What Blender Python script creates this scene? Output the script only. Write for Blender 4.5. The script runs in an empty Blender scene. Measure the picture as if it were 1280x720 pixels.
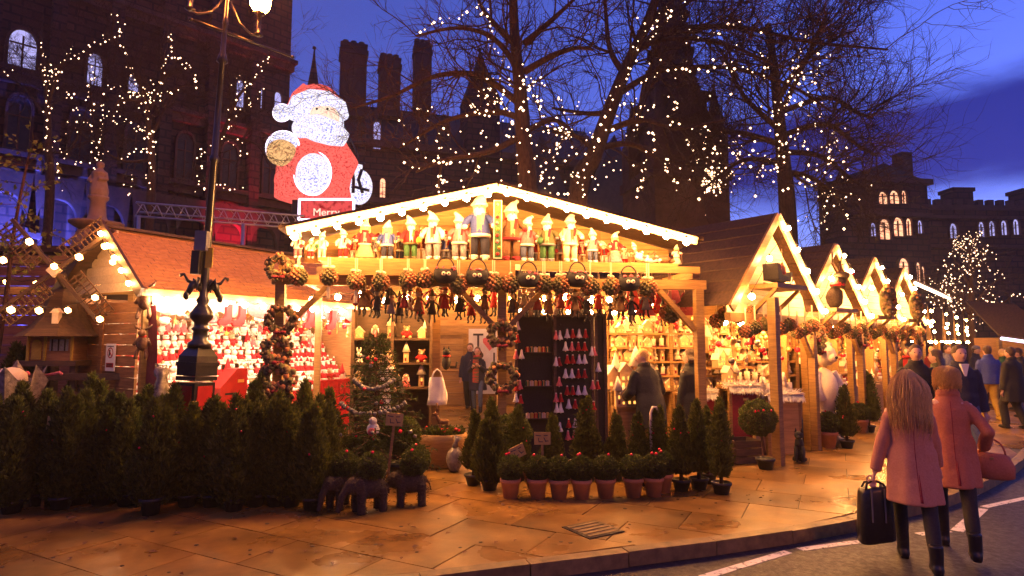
import bpy, bmesh, math, random
import numpy as np
from mathutils import Vector, Matrix
rnd = random.Random(7)
R = math.radians
S = bpy.context.scene
COL = S.collection
# ------------------------------------------------------------------ camera, sky, sun, exposure
F = 760.0
PITCH = math.atan(68 / F)
CAMZ = 1.85
cam = bpy.data.cameras.new('camera')
cam.lens = F / 1280 * 36
cam.sensor_width = 36
cam.clip_start = 0.1
cam.clip_end = 2000
camo = bpy.data.objects.new('camera', cam)
COL.objects.link(camo)
camo.location = (0, 0, CAMZ)
camo.rotation_euler = (math.pi / 2 + PITCH, 0, 0)
S.camera = camo
S.view_settings.view_transform = 'Standard'
S.view_settings.look = 'None'
S.view_settings.exposure = 0
S.view_settings.gamma = 1
SUN_EL, SUN_AZ = R(-2.0), R(62)
SKY_TINT = (4.4, 6.2, 25)       # just set, beyond the right-hand end of the street
w = bpy.data.worlds.new('World')
S.world = w
w.use_nodes = True
nt = w.node_tree
nt.nodes.clear()
N = lambda t: nt.nodes.new(t)
out = N('ShaderNodeOutputWorld'); bg = N('ShaderNodeBackground')
sky = N('ShaderNodeTexSky'); sky.sky_type = 'NISHITA'; sky.sun_disc = False
sky.sun_elevation = SUN_EL; sky.sun_rotation = SUN_AZ
tc = N('ShaderNodeTexCoord')
mp = N('ShaderNodeMapping'); mp.inputs['Scale'].default_value = (1.0, 1.0, 4.0); mp.inputs['Location'].default_value = (.3, .1, .45)
nz = N('ShaderNodeTexNoise'); nz.inputs['Scale'].default_value = 2.4; nz.inputs['Detail'].default_value = 7; nz.inputs['Roughness'].default_value = .55
sep = N('ShaderNodeSeparateXYZ')
lo = N('ShaderNodeMapRange'); lo.interpolation_type = 'SMOOTHSTEP'      # a low bank of cloud round the horizon
lo.inputs['From Min'].default_value = .165; lo.inputs['From Max'].default_value = .225
hi = N('ShaderNodeMapRange'); hi.interpolation_type = 'SMOOTHSTEP'
hi.inputs['From Min'].default_value = .305; hi.inputs['From Max'].default_value = .345; hi.inputs['To Min'].default_value = 1; hi.inputs['To Max'].default_value = 0
wob = N('ShaderNodeMath'); wob.operation = 'MULTIPLY_ADD'; wob.inputs[1].default_value = -.14; wob.inputs[2].default_value = .07
zz_ = N('ShaderNodeMath'); zz_.operation = 'ADD'
band = N('ShaderNodeMath'); band.operation = 'MULTIPLY'
tint = N('ShaderNodeMixRGB'); tint.blend_type = 'MULTIPLY'; tint.inputs[0].default_value = 1
tint.inputs[2].default_value = (*SKY_TINT, 1)
cl = N('ShaderNodeMixRGB'); cl.blend_type = 'MULTIPLY'; cl.inputs[2].default_value = (.15, .125, .27, 1)
L = nt.links.new
L(tc.outputs['Generated'], mp.inputs['Vector']); L(mp.outputs[0], nz.inputs['Vector']); L(tc.outputs['Generated'], sep.inputs[0])
L(nz.outputs['Fac'], wob.inputs[0]); L(wob.outputs[0], zz_.inputs[0]); L(sep.outputs['Z'], zz_.inputs[1])
L(zz_.outputs[0], lo.inputs['Value']); L(zz_.outputs[0], hi.inputs['Value']); L(lo.outputs[0], band.inputs[0]); L(hi.outputs[0], band.inputs[1])
L(sky.outputs[0], tint.inputs[1]); L(tint.outputs[0], cl.inputs[1]); L(band.outputs[0], cl.inputs[0])
L(cl.outputs[0], bg.inputs['Color']); bg.inputs['Strength'].default_value = 0.15
L(bg.outputs[0], out.inputs['Surface'])
sl = bpy.data.lights.new('sun', 'SUN'); sl.energy = 0.02; sl.angle = R(20); sl.color = (.55, .6, 1)
so = bpy.data.objects.new('sun', sl); COL.objects.link(so)
so.rotation_euler = (R(84), 0, -SUN_AZ + math.pi)

# ------------------------------------------------------------------ measuring helpers
def ray(u, v):
    x, z = (u - 640) / F, (360 - v) / F
    c, s = math.cos(PITCH), math.sin(PITCH)
    return Vector((x, c - s * z, s + c * z))
def at(u, v, Y):
    d = ray(u, v); k = Y / d.y
    return Vector((d.x * k, Y, CAMZ + d.z * k))
def gnd(u, v, z=0.0):
    d = ray(u, v); k = (z - CAMZ) / d.z
    return Vector((d.x * k, d.y * k, z))
class Frame:
    """a building line on the ground: s runs along the front, d goes back, z goes up"""
    def __init__(f, x, y, ang):
        f.x, f.y, f.a = x, y, ang
        f.c, f.s_ = math.cos(ang), math.sin(ang)
    def w(f, s, d, z=0.0):
        return Vector((f.x + s * f.c - d * f.s_, f.y + s * f.s_ + d * f.c, z))
    def pix(f, u, v, d=0.0):
        r = ray(u, v)
        k = (d + (-f.s_ * f.x + f.c * f.y)) / (-f.s_ * r.x + f.c * r.y)
        p = r * k
        return (p.x - f.x) * f.c + (p.y - f.y) * f.s_, CAMZ + p.z

# ------------------------------------------------------------------ materials
MATS = {}
def pmat(name, c1, c2=None, rough=.6, scale=8, stretch=(1, 1, 1), bump=.25, metal=0, vary=0.0, spec=.5, detail=4, dist=.01, rough2=None, contrast=(.32, .68), stain=0, blocks=None):
    if name in MATS: return MATS[name]
    if c2 is None: c2 = tuple(min(1, x * 1.35 + .004) for x in c1)
    m = bpy.data.materials.new(name); m.use_nodes = True
    t = m.node_tree; b = t.nodes['Principled BSDF']
    n = lambda k: t.nodes.new(k)
    co = n('ShaderNodeTexCoord'); ma = n('ShaderNodeMapping'); no = n('ShaderNodeTexNoise'); ra = n('ShaderNodeValToRGB')
    ma.inputs['Scale'].default_value = stretch
    no.inputs['Scale'].default_value = scale; no.inputs['Detail'].default_value = detail; no.inputs['Roughness'].default_value = .6
    ra.color_ramp.elements[0].position, ra.color_ramp.elements[1].position = contrast
    ra.color_ramp.elements[0].color = (*c1, 1); ra.color_ramp.elements[1].color = (*c2, 1)
    k = t.links.new
    k(co.outputs['Object'], ma.inputs[0]); k(no.outputs['Fac'], ra.inputs[0])
    if vary:
        oi = n('ShaderNodeObjectInfo'); va = n('ShaderNodeVectorMath'); va.operation = 'SCALE'
        va.inputs[0].default_value = (37, 19, 53); k(oi.outputs['Random'], va.inputs['Scale'])
        ad = n('ShaderNodeVectorMath'); k(ma.outputs[0], ad.inputs[0]); k(va.outputs[0], ad.inputs[1]); k(ad.outputs[0], no.inputs['Vector'])
        mr = n('ShaderNodeMapRange'); mr.inputs['To Min'].default_value = 1 - vary; mr.inputs['To Max'].default_value = 1 + vary
        k(oi.outputs['Random'], mr.inputs['Value'])
        mx = n('ShaderNodeMixRGB'); mx.blend_type = 'MULTIPLY'; mx.inputs[0].default_value = 1
        k(ra.outputs[0], mx.inputs[1]); k(mr.outputs[0], mx.inputs[2]); k(mx.outputs[0], b.inputs['Base Color'])
    else:
        k(ma.outputs[0], no.inputs['Vector']); k(ra.outputs[0], b.inputs['Base Color'])
    if stain or blocks:
        src = b.inputs['Base Color'].links[0].from_socket
        m2 = n('ShaderNodeMixRGB'); m2.blend_type = 'MULTIPLY'; m2.inputs[0].default_value = 1
        if stain:              # old dirt and damp patches that lie across the joints
            g2 = n('ShaderNodeNewGeometry'); s2 = n('ShaderNodeTexNoise'); s2.inputs['Scale'].default_value = .9; s2.inputs['Detail'].default_value = 9; s2.inputs['Roughness'].default_value = .68
            q2 = n('ShaderNodeMapRange'); q2.inputs['From Min'].default_value = .36; q2.inputs['From Max'].default_value = .62; q2.inputs['To Min'].default_value = 1 - stain; q2.inputs['To Max'].default_value = 1.08
            k(g2.outputs['Position'], s2.inputs['Vector']); k(s2.outputs['Fac'], q2.inputs['Value']); k(q2.outputs[0], m2.inputs[2])
        else:                  # courses of squared stone
            mb_ = n('ShaderNodeMapping'); mb_.inputs['Rotation'].default_value = (math.pi / 2, 0, 0)
            br = n('ShaderNodeTexBrick'); br.inputs['Scale'].default_value = blocks; br.inputs['Color1'].default_value = (1, 1, 1, 1); br.inputs['Color2'].default_value = (.62, .58, .56, 1); br.inputs['Mortar'].default_value = (.30, .28, .28, 1); br.inputs['Mortar Size'].default_value = .03
            k(co.outputs['Object'], mb_.inputs[0]); k(mb_.outputs[0], br.inputs['Vector']); k(br.outputs['Color'], m2.inputs[2])
        k(src, m2.inputs[1]); k(m2.outputs[0], b.inputs['Base Color'])
    b.inputs['Roughness'].default_value = rough; b.inputs['Metallic'].default_value = metal
    b.inputs['Specular IOR Level'].default_value = spec
    if rough2 is not None:
        n3 = n('ShaderNodeTexNoise'); n3.inputs['Scale'].default_value = scale * .35; n3.inputs['Detail'].default_value = 5
        geo = n('ShaderNodeNewGeometry'); k(geo.outputs['Position'], n3.inputs['Vector'])
        r3 = n('ShaderNodeMapRange'); r3.inputs['From Min'].default_value = .35; r3.inputs['From Max'].default_value = .65
        r3.inputs['To Min'].default_value = rough; r3.inputs['To Max'].default_value = rough2
        k(n3.outputs['Fac'], r3.inputs['Value']); k(r3.outputs[0], b.inputs['Roughness'])
    if bump:
        bu = n('ShaderNodeBump'); bu.inputs['Strength'].default_value = bump; bu.inputs['Distance'].default_value = dist
        k(no.outputs['Fac'], bu.inputs['Height']); k(bu.outputs[0], b.inputs['Normal'])
    MATS[name] = m
    return m
def emat(name, col, strength, sample=True, speck=None):
    if name in MATS: return MATS[name]
    m = bpy.data.materials.new(name); m.use_nodes = True
    t = m.node_tree; t.nodes.clear(); n = lambda k: t.nodes.new(k)
    o = n('ShaderNodeOutputMaterial'); e = n('ShaderNodeEmission')
    e.inputs['Color'].default_value = (*col, 1); e.inputs['Strength'].default_value = strength
    t.links.new(e.outputs[0], o.inputs[0])
    if speck:                       # a net of small lamps: uneven glow between two colours
        c2, sc = speck
        co = n('ShaderNodeTexCoord'); vo = n('ShaderNodeTexNoise'); vo.inputs['Scale'].default_value = sc; vo.inputs['Detail'].default_value = 3
        ra = n('ShaderNodeValToRGB'); ra.color_ramp.elements[0].position = .33; ra.color_ramp.elements[1].position = .51
        ra.color_ramp.elements[0].color = (*c2, 1); ra.color_ramp.elements[1].color = (*col, 1)
        t.links.new(co.outputs['Object'], vo.inputs['Vector']); t.links.new(vo.outputs['Fac'], ra.inputs[0]); t.links.new(ra.outputs[0], e.inputs['Color'])
    m.cycles.emission_sampling = 'AUTO' if sample else 'NONE'
    MATS[name] = m
    return m
WARM = (1, .43, .115)
M = dict(
    timber=pmat('timber', (.19, .10, .026), (.33, .185, .055), .6, 5, (1, 1, 9), .3, vary=.12),
    timberh=pmat('timber_along', (.21, .11, .028), (.36, .20, .06), .6, 5, (.8, 9, 9), .3, vary=.12),
    board=pmat('board', (.28, .155, .05), (.44, .26, .09), .65, 4, (.7, 8, 8), .3, vary=.16),
    cream=pmat('cream_board', (.60, .46, .28), (.74, .60, .40), .6, 4, (.7, 7, 7), .2, vary=.08),
    hutboard=pmat('hut_board', (.20, .085, .03), (.36, .17, .065), .55, 4, (.8, .8, 9), .3, vary=.22),
    shingle=pmat('shingle', (.40, .185, .05), (.58, .29, .09), .7, 9, (1, 1, 3), .4, vary=.05),
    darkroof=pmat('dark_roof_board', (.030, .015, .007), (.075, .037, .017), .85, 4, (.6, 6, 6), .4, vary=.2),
    darkwood=pmat('dark_wood', (.05, .028, .016), (.10, .055, .03), .6, 6, (1, 1, 6), .3, vary=.1),
    iron=pmat('black_iron', (.012, .010, .012), (.022, .018, .02), .28, 20, bump=.1),
    redpaint=pmat('red_paint', (.30, .002, .005), (.38, .004, .008), .4, 8, bump=.05),
    red=pmat('red_cloth', (.32, .003, .007), (.46, .010, .016), .85, 30, bump=.3),
    wine=pmat('wine_cloth', (.16, .008, .02), (.24, .015, .03), .9, 30),
    pink=pmat('pink_cloth', (.58, .10, .13), (.68, .18, .20), .85, 30),
    white=pmat('white_plush', (.74, .70, .64), (.84, .80, .76), .95, 60, bump=.6),
    creamc=pmat('cream_cloth', (.66, .54, .38), (.76, .64, .48), .9, 40),
    brown=pmat('brown_cloth', (.12, .055, .025), (.2, .10, .05), .9, 40, bump=.5),
    tan=pmat('tan_cloth', (.34, .22, .12), (.46, .32, .19), .9, 40),
    navy=pmat('navy_cloth', (.012, .014, .035), (.022, .024, .055), .85, 60, bump=.3),
    blue=pmat('blue_cloth', (.03, .05, .26), (.05, .08, .34), .85, 40),
    grey=pmat('grey_cloth', (.14, .14, .17), (.24, .24, .28), .9, 40),
    denim=pmat('denim', (.04, .055, .12), (.08, .10, .19), .85, 50),
    black=pmat('black_cloth', (.010, .009, .010), (.02, .018, .02), .8, 50, bump=.3),
    gloss=pmat('black_leather', (.010, .009, .010), (.018, .016, .018), .35, 30, bump=.2),
    olive=pmat('olive_cloth', (.07, .07, .03), (.12, .11, .05), .9, 40),
    greenc=pmat('green_cloth', (.02, .09, .03), (.05, .14, .05), .85, 40),
    mustard=pmat('mustard_cloth', (.34, .22, .03), (.46, .30, .05), .85, 40),
    skin=pmat('skin', (.56, .32, .22), (.64, .38, .27), .55, 12, bump=.05),
    salmon=pmat('salmon_wool', (.44, .185, .115), (.52, .235, .15), .95, 60, bump=.15, dist=.003),
    salmon2=pmat('rose_wool', (.40, .135, .075), (.48, .18, .105), .95, 60, bump=.15, dist=.003),
    blond=pmat('blond_hair', (.60, .36, .10), (.90, .64, .26), .5, 14, (12, 12, 1), .5, dist=.01),
    blond2=pmat('dark_blond_hair', (.55, .31, .07), (.85, .56, .18), .5, 14, (12, 12, 2), .5, dist=.01),
    brownhair=pmat('brown_hair', (.05, .025, .012), (.11, .06, .03), .5, 14, (12, 12, 2), .8, dist=.02),
    conifer=pmat('conifer_leaf', (.026, .036, .005), (.12, .125, .018), .75, 14, bump=0, vary=.25),
    fir=pmat('fir_needle', (.018, .032, .008), (.05, .065, .015), .75, 10, bump=0),
    box_=pmat('box_leaf', (.030, .045, .007), (.10, .12, .02), .6, 14, bump=0, vary=.2),
    leaf=pmat('yellow_leaf', (.16, .18, .02), (.32, .30, .04), .6, 6, bump=0),
    moss=pmat('moss', (.05, .055, .018), (.16, .12, .05), .95, 22, bump=.8, vary=.3),
    fruit=pmat('dried_fruit', (.28, .08, .03), (.42, .18, .07), .8, 16, bump=.6, vary=.3),
    cone=pmat('pine_cone', (.06, .03, .015), (.15, .08, .04), .8, 30, bump=.8),
    twig=pmat('brushwood', (.022, .013, .008), (.06, .036, .022), .9, 40, bump=.8, dist=.02),
    bark=pmat('bark', (.050, .022, .010), (.115, .052, .026), .95, 12, (2, 2, .6), .8, dist=.03),
    terra=pmat('terracotta', (.36, .15, .07), (.46, .21, .10), .8, 9, bump=.2, vary=.14),
    plastic=pmat('dark_plastic_pot', (.014, .012, .012), (.03, .026, .024), .5, 9, bump=.05),
    sack=pmat('hessian', (.22, .15, .08), (.32, .22, .12), .95, 60, bump=.7),
    ribbon=pmat('ribbon', (.60, .48, .30), (.70, .56, .36), .7, 30, bump=.1),
    berry=pmat('red_berry', (.60, .012, .03), (.75, .03, .06), .25, 10, bump=0),
    gold=pmat('gold', (.70, .42, .12), (.85, .55, .2), .35, 20, metal=.8, bump=.1),
    silver=pmat('tinsel', (.10, .095, .09), (.26, .25, .24), .4, 60, metal=.6, bump=.6),
    stone=pmat('dark_sandstone', (.075, .027, .015), (.145, .055, .030), .9, 1.1, bump=.4, dist=.05, detail=8, blocks=.55),
    stone2=pmat('sandstone_trim', (.09, .038, .022), (.15, .066, .040), .9, 2, bump=.3, dist=.03),
    stone3=pmat('monument_stone', (.075, .028, .015), (.13, .052, .03), .9, 2, bump=.4, dist=.03),
    plinth=pmat('statue_stone', (.30, .19, .09), (.42, .28, .15), .85, 4, bump=.4, dist=.02),
    slate=pmat('slate', (.03, .022, .022), (.055, .042, .04), .7, 3, bump=.3, dist=.03),
    brick=pmat('red_brick', (.05, .022, .016), (.10, .045, .03), .9, 1.2, bump=.3, dist=.03, detail=8),
    steel=pmat('truss_steel', (.42, .40, .38), (.55, .52, .5), .4, 9, metal=.7, bump=.05),
    greybox=pmat('grey_box', (.10, .10, .11), (.15, .15, .16), .5, 9, bump=.05),
    yellow=pmat('yellow_print', (.6, .42, .02), (.7, .5, .04), .6, 9, bump=0),
    paper=pmat('paper', (.70, .68, .64), (.78, .76, .72), .7, 9, bump=0),
    ink=pmat('ink', (.03, .025, .03), (.05, .04, .05), .7, 9, bump=0),
    card=pmat('price_card', (.40, .26, .07), (.50, .34, .10), .8, 9, bump=.05),
    bag=pmat('white_bag', (.66, .64, .62), (.80, .78, .76), .45, 5, bump=.6, dist=.02),
    glassy=pmat('cellophane', (.14, .12, .10), (.34, .29, .24), .22, 12, bump=.8, dist=.03),
    house=pmat('toy_house_wood', (.46, .30, .14), (.60, .42, .22), .7, 12, bump=.2, vary=.3),
    houseroof=pmat('toy_house_roof', (.70, .60, .46), (.80, .72, .58), .8, 12, bump=.2, vary=.15),
    asphalt=pmat('asphalt', (.012, .009, .011), (.040, .030, .034), .48, 60, bump=.9, dist=.008, detail=8, rough2=.7),
    paint=pmat('road_paint_and_gleam', (.07, .062, .06), (.66, .62, .58), .6, 22, bump=.3, contrast=(.36, .46), detail=8),
    slab=pmat('york_stone', (.17, .085, .020), (.35, .19, .042), .20, 2.2, bump=.6, vary=.16, dist=.012, detail=10, rough2=.50, stain=.5),
    kerb=pmat('granite_kerb', (.12, .078, .03), (.25, .165, .06), .45, 9, bump=.3, vary=.15, rough2=.7),
    grime=pmat('joint_grime', (.03, .026, .022), (.06, .05, .042), .8, 9, bump=.2),
    globe=pmat('grey_globe', (.2, .2, .2), None, .4, 9, bump=0),
    bulb=emat('lit_bulb', WARM, 740),
    bulbfar=emat('lit_bulb_far', WARM, 260),
    fairy=emat('fairy_bulb', (1, .60, .34), 7.5, False),
    bulbwhite=emat('lit_bulb_white', (1, .64, .37), 560),
    sail=pmat('sail_wood', (.055, .028, .012), (.12, .062, .028), .7, 6, (1, 1, 6), .3),
    bulbdim=emat('lit_bulb_dim', WARM, 34),
    lantern=emat('lit_lantern', (1, .25, .04), 420),
    lantern2=emat('lit_lantern_across_the_road', (1, .25, .042), 640),
    winb=emat('lit_window_cool', (.50, .46, .95), 1.1, False, ((.06, .05, .16), 2.5)),
    winw=emat('lit_window_warm', (1, .48, .26), 1.9, False, ((.5, .06, .03), 2.2)),
    swred=emat('sculpture_red_lights', (1, .15, .12), 1.2, True, ((.6, .015, .02), 9.0)),
    swwhite=emat('sculpture_white_lights', (.98, .90, .95), 1.25, True, ((.16, .2, .8), 11.0)),
    swface=emat('sculpture_face_lights', (1, .78, .58), 1.25, True, ((.95, .5, .4), 6.0)),
    swgold=emat('sculpture_gold_lights', (1, .55, .22), 1.1, True, ((.35, .10, .04), 7.0)),
    tube=emat('white_light_tube', (.9, .75, 1), 3.0, False),
    tubewarm=emat('warm_light_tube', (1, .68, .46), 6.0, False),
    winglow=emat('toy_house_window', (1, .42, .08), 2.2, False),
)

for k_ in ('conifer', 'fir', 'box_', 'leaf'):          # thin leaves let some light through
    t_ = M[k_].node_tree; b_ = t_.nodes['Principled BSDF']; o_ = next(n for n in t_.nodes if n.type == 'OUTPUT_MATERIAL')
    tr_ = t_.nodes.new('ShaderNodeBsdfTranslucent'); mx_ = t_.nodes.new('ShaderNodeMixShader'); mx_.inputs[0].default_value = .42
    t_.links.new(b_.inputs['Base Color'].links[0].from_socket, tr_.inputs['Color'])
    t_.links.new(b_.outputs[0], mx_.inputs[1]); t_.links.new(tr_.outputs[0], mx_.inputs[2]); t_.links.new(mx_.outputs[0], o_.inputs['Surface'])
# ------------------------------------------------------------------ mesh builder
_ICO = {}
def ico(sub):
    if sub not in _ICO:
        b = bmesh.new(); bmesh.ops.create_icosphere(b, subdivisions=sub, radius=1)
        _ICO[sub] = ([v.co.copy() for v in b.verts], [[v.index for v in f.verts] for f in b.faces]); b.free()
    return _ICO[sub]
class MB:
    def __init__(s): s.v, s.f, s.mi, s.sm = [], [], [], []
    def add(s, vs, fs, m=0, sm=False):
        o = len(s.v); s.v += [tuple(v) for v in vs]
        for f in fs: s.f.append(tuple(i + o for i in f)); s.mi.append(m); s.sm.append(sm)
        return s
    def box(s, c, size, m=0, rx=0, ry=0, rz=0):
        q = Matrix.Rotation(rz, 3, 'Z') @ Matrix.Rotation(ry, 3, 'Y') @ Matrix.Rotation(rx, 3, 'X')
        c = Vector(c); x, y, z = size[0] / 2, size[1] / 2, size[2] / 2
        vs = [c + q @ Vector((a * x, b * y, d * z)) for d in (-1, 1) for a, b in ((-1, -1), (1, -1), (1, 1), (-1, 1))]
        return s.add(vs, [(3, 2, 1, 0), (4, 5, 6, 7), (0, 1, 5, 4), (1, 2, 6, 5), (2, 3, 7, 6), (3, 0, 4, 7)], m)
    def beam(s, p, q, wd, ht, m=0, up=(0, 0, 1)):
        p, q = Vector(p), Vector(q); d = (q - p).normalized(); u = Vector(up)
        x = d.cross(u)
        if x.length < 1e-4: x = d.cross(Vector((0, 1, 0)))
        x.normalize(); u = x.cross(d)
        vs = [e + x * (a * wd / 2) + u * (b * ht / 2) for e in (p, q) for a, b in ((-1, -1), (1, -1), (1, 1), (-1, 1))]
        return s.add(vs, [(3, 2, 1, 0), (4, 5, 6, 7), (0, 1, 5, 4), (1, 2, 6, 5), (2, 3, 7, 6), (3, 0, 4, 7)], m)
    def tube(s, pts, r, n=8, m=0, sm=True, cap=True, flat=1.0):
        pts = [Vector(p) for p in pts]; k = len(pts)
        rs = [r] * k if isinstance(r, (int, float)) else r
        d0 = (pts[1] - pts[0]).normalized()
        x = d0.cross(Vector((0, 0, 1)))
        if x.length < .05: x = d0.cross(Vector((0, 1, 0)))
        x.normalize(); vs = []; fs = []
        for i, p in enumerate(pts):
            d = (pts[min(i + 1, k - 1)] - pts[max(i - 1, 0)])
            if d.length > 1e-9: d.normalize()
            else: d = d0
            x = (x - d * x.dot(d))
            if x.length < 1e-5: x = d.orthogonal()
            x.normalize(); y = d.cross(x)
            for j in range(n):
                a = 2 * math.pi * j / n
                vs.append(p + (x * math.cos(a) + y * (math.sin(a) * flat)) * rs[i])
        for i in range(k - 1):
            for j in range(n):
                a, b = i * n + j, i * n + (j + 1) % n
                fs.append((a, b, b + n, a + n))
        if cap: fs.append(tuple(range(n - 1, -1, -1))); fs.append(tuple(range((k - 1) * n, k * n)))
        return s.add(vs, fs, m, sm)
    def lathe(s, prof, n=12, c=(0, 0, 0), m=0, sm=True, sx=1, sy=1, ph=0):
        cx, cy, cz = c; vs = []; fs = []
        for r, z in prof:
            for j in range(n):
                a = 2 * math.pi * j / n + ph
                vs.append((cx + r * sx * math.cos(a), cy + r * sy * math.sin(a), cz + z))
        for i in range(len(prof) - 1):
            for j in range(n):
                a, b = i * n + j, i * n + (j + 1) % n
                fs.append((a, b, b + n, a + n))
        fs.append(tuple(range(n - 1, -1, -1))); k = len(prof)
        fs.append(tuple(range((k - 1) * n, k * n)))
        return s.add(vs, fs, m, sm)
    def ball(s, c, r, m=0, sub=2, sm=True, sq=(1, 1, 1), rx=0, rz=0, noise=0, seed=0):
        vs, fs = ico(sub); c = Vector(c)
        q = Matrix.Rotation(rz, 3, 'Z') @ Matrix.Rotation(rx, 3, 'X')
        g = random.Random(seed)
        return s.add([c + q @ Vector((v.x * sq[0], v.y * sq[1], v.z * sq[2])) * (r * (1 + (g.random() - .5) * noise)) for v in vs], fs, m, sm)
    def prism(s, poly, y0, y1, m=0, sm=False):
        """poly in (x, z), extruded along y"""
        n = len(poly)
        vs = [(x, y0, z) for x, z in poly] + [(x, y1, z) for x, z in poly]
        fs = [tuple(range(n)), tuple(range(2 * n - 1, n - 1, -1))] + [(i, i + n, (i + 1) % n + n, (i + 1) % n) for i in range(n)]
        return s.add(vs, fs, m, sm)
    def slab(s, poly, z0, z1, m=0):
        n = len(poly)
        vs = [(x, y, z0) for x, y in poly] + [(x, y, z1) for x, y in poly]
        fs = [tuple(range(n - 1, -1, -1)), tuple(range(n, 2 * n))] + [(i, (i + 1) % n, (i + 1) % n + n, i + n) for i in range(n)]
        return s.add(vs, fs, m)
    def mesh(s, name, mats):
        me = bpy.data.meshes.new(name); me.from_pydata(s.v, [], s.f)
        for m in (mats if isinstance(mats, (list, tuple)) else [mats]): me.materials.append(M[m] if isinstance(m, str) else m)
        me.polygons.foreach_set('material_index', s.mi); me.polygons.foreach_set('use_smooth', s.sm)
        me.update(); return me
    def obj(s, name, mats, parent=None, loc=(0, 0, 0), rz=0):
        return link(name, s.mesh(name, mats), parent, loc, rz)
KIDS = {}
def link(name, me, parent=None, loc=(0, 0, 0), rz=0, sc=1):
    o = bpy.data.objects.new(name, me); COL.objects.link(o)
    if parent is not None: KIDS.setdefault(parent.name, []).append(o)
    o.parent = parent; o.location = loc; o.rotation_euler = (0, 0, rz)
    if sc != 1: o.scale = (sc,) * 3 if isinstance(sc, (int, float)) else sc
    return o
def tag(o, label=None, cat=None, group=None, kind=None):
    if label: o['label'] = label
    if cat: o['category'] = cat
    if group: o['group'] = group
    if kind: o['kind'] = kind
    return o
def thing(name, label, cat, loc=(0, 0, 0), rz=0, group=None, sc=1):
    o = bpy.data.objects.new(name, None); COL.objects.link(o)
    o.empty_display_size = .1
    o.location = loc; o.rotation_euler = (0, 0, rz)
    if sc != 1: o.scale = (sc,) * 3
    return tag(o, label, cat, group)
def dup(root, loc, rz=None, label=None, group=None, sc=None):
    def cp(o, p):
        c = o.copy(); COL.objects.link(c); c.parent = p
        if p is not None: KIDS.setdefault(p.name, []).append(c)
        for ch in KIDS.get(o.name, ()): cp(ch, c)
        return c
    c = cp(root, None); c.location = loc
    if rz is not None: c.rotation_euler = (0, 0, rz)
    if sc is not None: c.scale = (sc,) * 3 if isinstance(sc, (int, float)) else sc
    if label: c['label'] = label
    if group: c['group'] = group
    return c
def remesh(mb, name, mats, voxel, smooth=3, parent=None, loc=(0, 0, 0)):
    """one continuous skin from overlapping lofts"""
    tmp = mb.obj('tmp', mats)
    md = tmp.modifiers.new('r', 'REMESH'); md.mode = 'VOXEL'; md.voxel_size = voxel; md.use_smooth_shade = True
    if smooth:
        sm = tmp.modifiers.new('s', 'SMOOTH'); sm.factor = .5; sm.iterations = smooth
    dg = bpy.context.evaluated_depsgraph_get()
    me = bpy.data.meshes.new_from_object(tmp.evaluated_get(dg)); me.name = name
    old = tmp.data
    bpy.data.objects.remove(tmp); bpy.data.meshes.remove(old)
    me.materials.clear()
    for m in (mats if isinstance(mats, (list, tuple)) else [mats]): me.materials.append(M[m])
    return link(name, me, parent, loc)
def text_mesh(txt, size, mat, extrude=.004):
    cu = bpy.data.curves.new('t', 'FONT'); cu.body = txt; cu.size = size; cu.extrude = extrude; cu.align_x = 'CENTER'
    o = bpy.data.objects.new('t', cu); COL.objects.link(o)
    me = bpy.data.meshes.new_from_object(o.evaluated_get(bpy.context.evaluated_depsgraph_get()))
    bpy.data.objects.remove(o); bpy.data.curves.remove(cu)
    me.materials.clear(); me.materials.append(M[mat]); return me
def leaf_cloud(name, mat, pos, dirs, ln, wd, seed=0):
    """many small pointed leaves: pos, dirs are n x 3"""
    g = np.random.default_rng(seed); n = len(pos)
    d = dirs / (np.linalg.norm(dirs, axis=1, keepdims=True) + 1e-9)
    a = g.normal(size=(n, 3)); sx = np.cross(d, a); sx /= (np.linalg.norm(sx, axis=1, keepdims=True) + 1e-9)
    l = (ln * g.uniform(.6, 1.3, n))[:, None]; wv = (wd * g.uniform(.7, 1.3, n))[:, None]
    nr = np.cross(sx, d)
    v = np.stack([pos, pos + d * l * .5 + sx * wv + nr * wv * .3, pos + d * l, pos + d * l * .5 - sx * wv + nr * wv * .3], 1).reshape(-1, 3)
    me = bpy.data.meshes.new(name)
    me.from_pydata(v.tolist(), [], np.arange(n * 4).reshape(-1, 4).tolist())
    me.materials.append(M[mat]); me.update(); return me
# ------------------------------------------------------------------ the ground, road, kerb and pavement
tag(MB().slab([(-400, -400), (400, -400), (400, 900), (-400, 900)], -.6, -.14).obj('ground', 'asphalt'), kind='structure')
tag(MB().slab([(-60, -30), (60, -30), (60, 60), (-60, 60)], -.139, -.12).obj('road', 'asphalt'), kind='structure')
kpx = [(565, 720), (640, 709.6), (800, 690), (960, 670), (1075, 649), (1130, 634), (1200, 618), (1262, 588), (1282, 572)]
KERB = [Vector((-30, 3.3, 0)), Vector((-8, 4.0, 0)), Vector((-3, 4.45, 0))] + [gnd(u, v) for u, v in kpx] + [Vector((12.5, 14.2, 0)), Vector((21, 23, 0)), Vector((45, 47, 0))]
def kerb_y(x):
    for a, b in zip(KERB, KERB[1:]):
        if a.x <= x <= b.x: return a.y + (b.y - a.y) * (x - a.x) / (b.x - a.x)
    return 99
def walk(pts, step):
    """points every step metres along a polyline, with direction"""
    res = []; carry = 0.0
    for a, b in zip(pts, pts[1:]):
        d = b - a; l = d.length; t = carry
        while t < l:
            res.append((a + d * (t / l), d / l)); t += step
        carry = t - l
    return res
kerb = tag(thing('kerb', None, None), kind='structure')
kerb_pts = [p for p in KERB if -9 < p.x < 30]
KW = .13
kw = walk(kerb_pts, .92)
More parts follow.
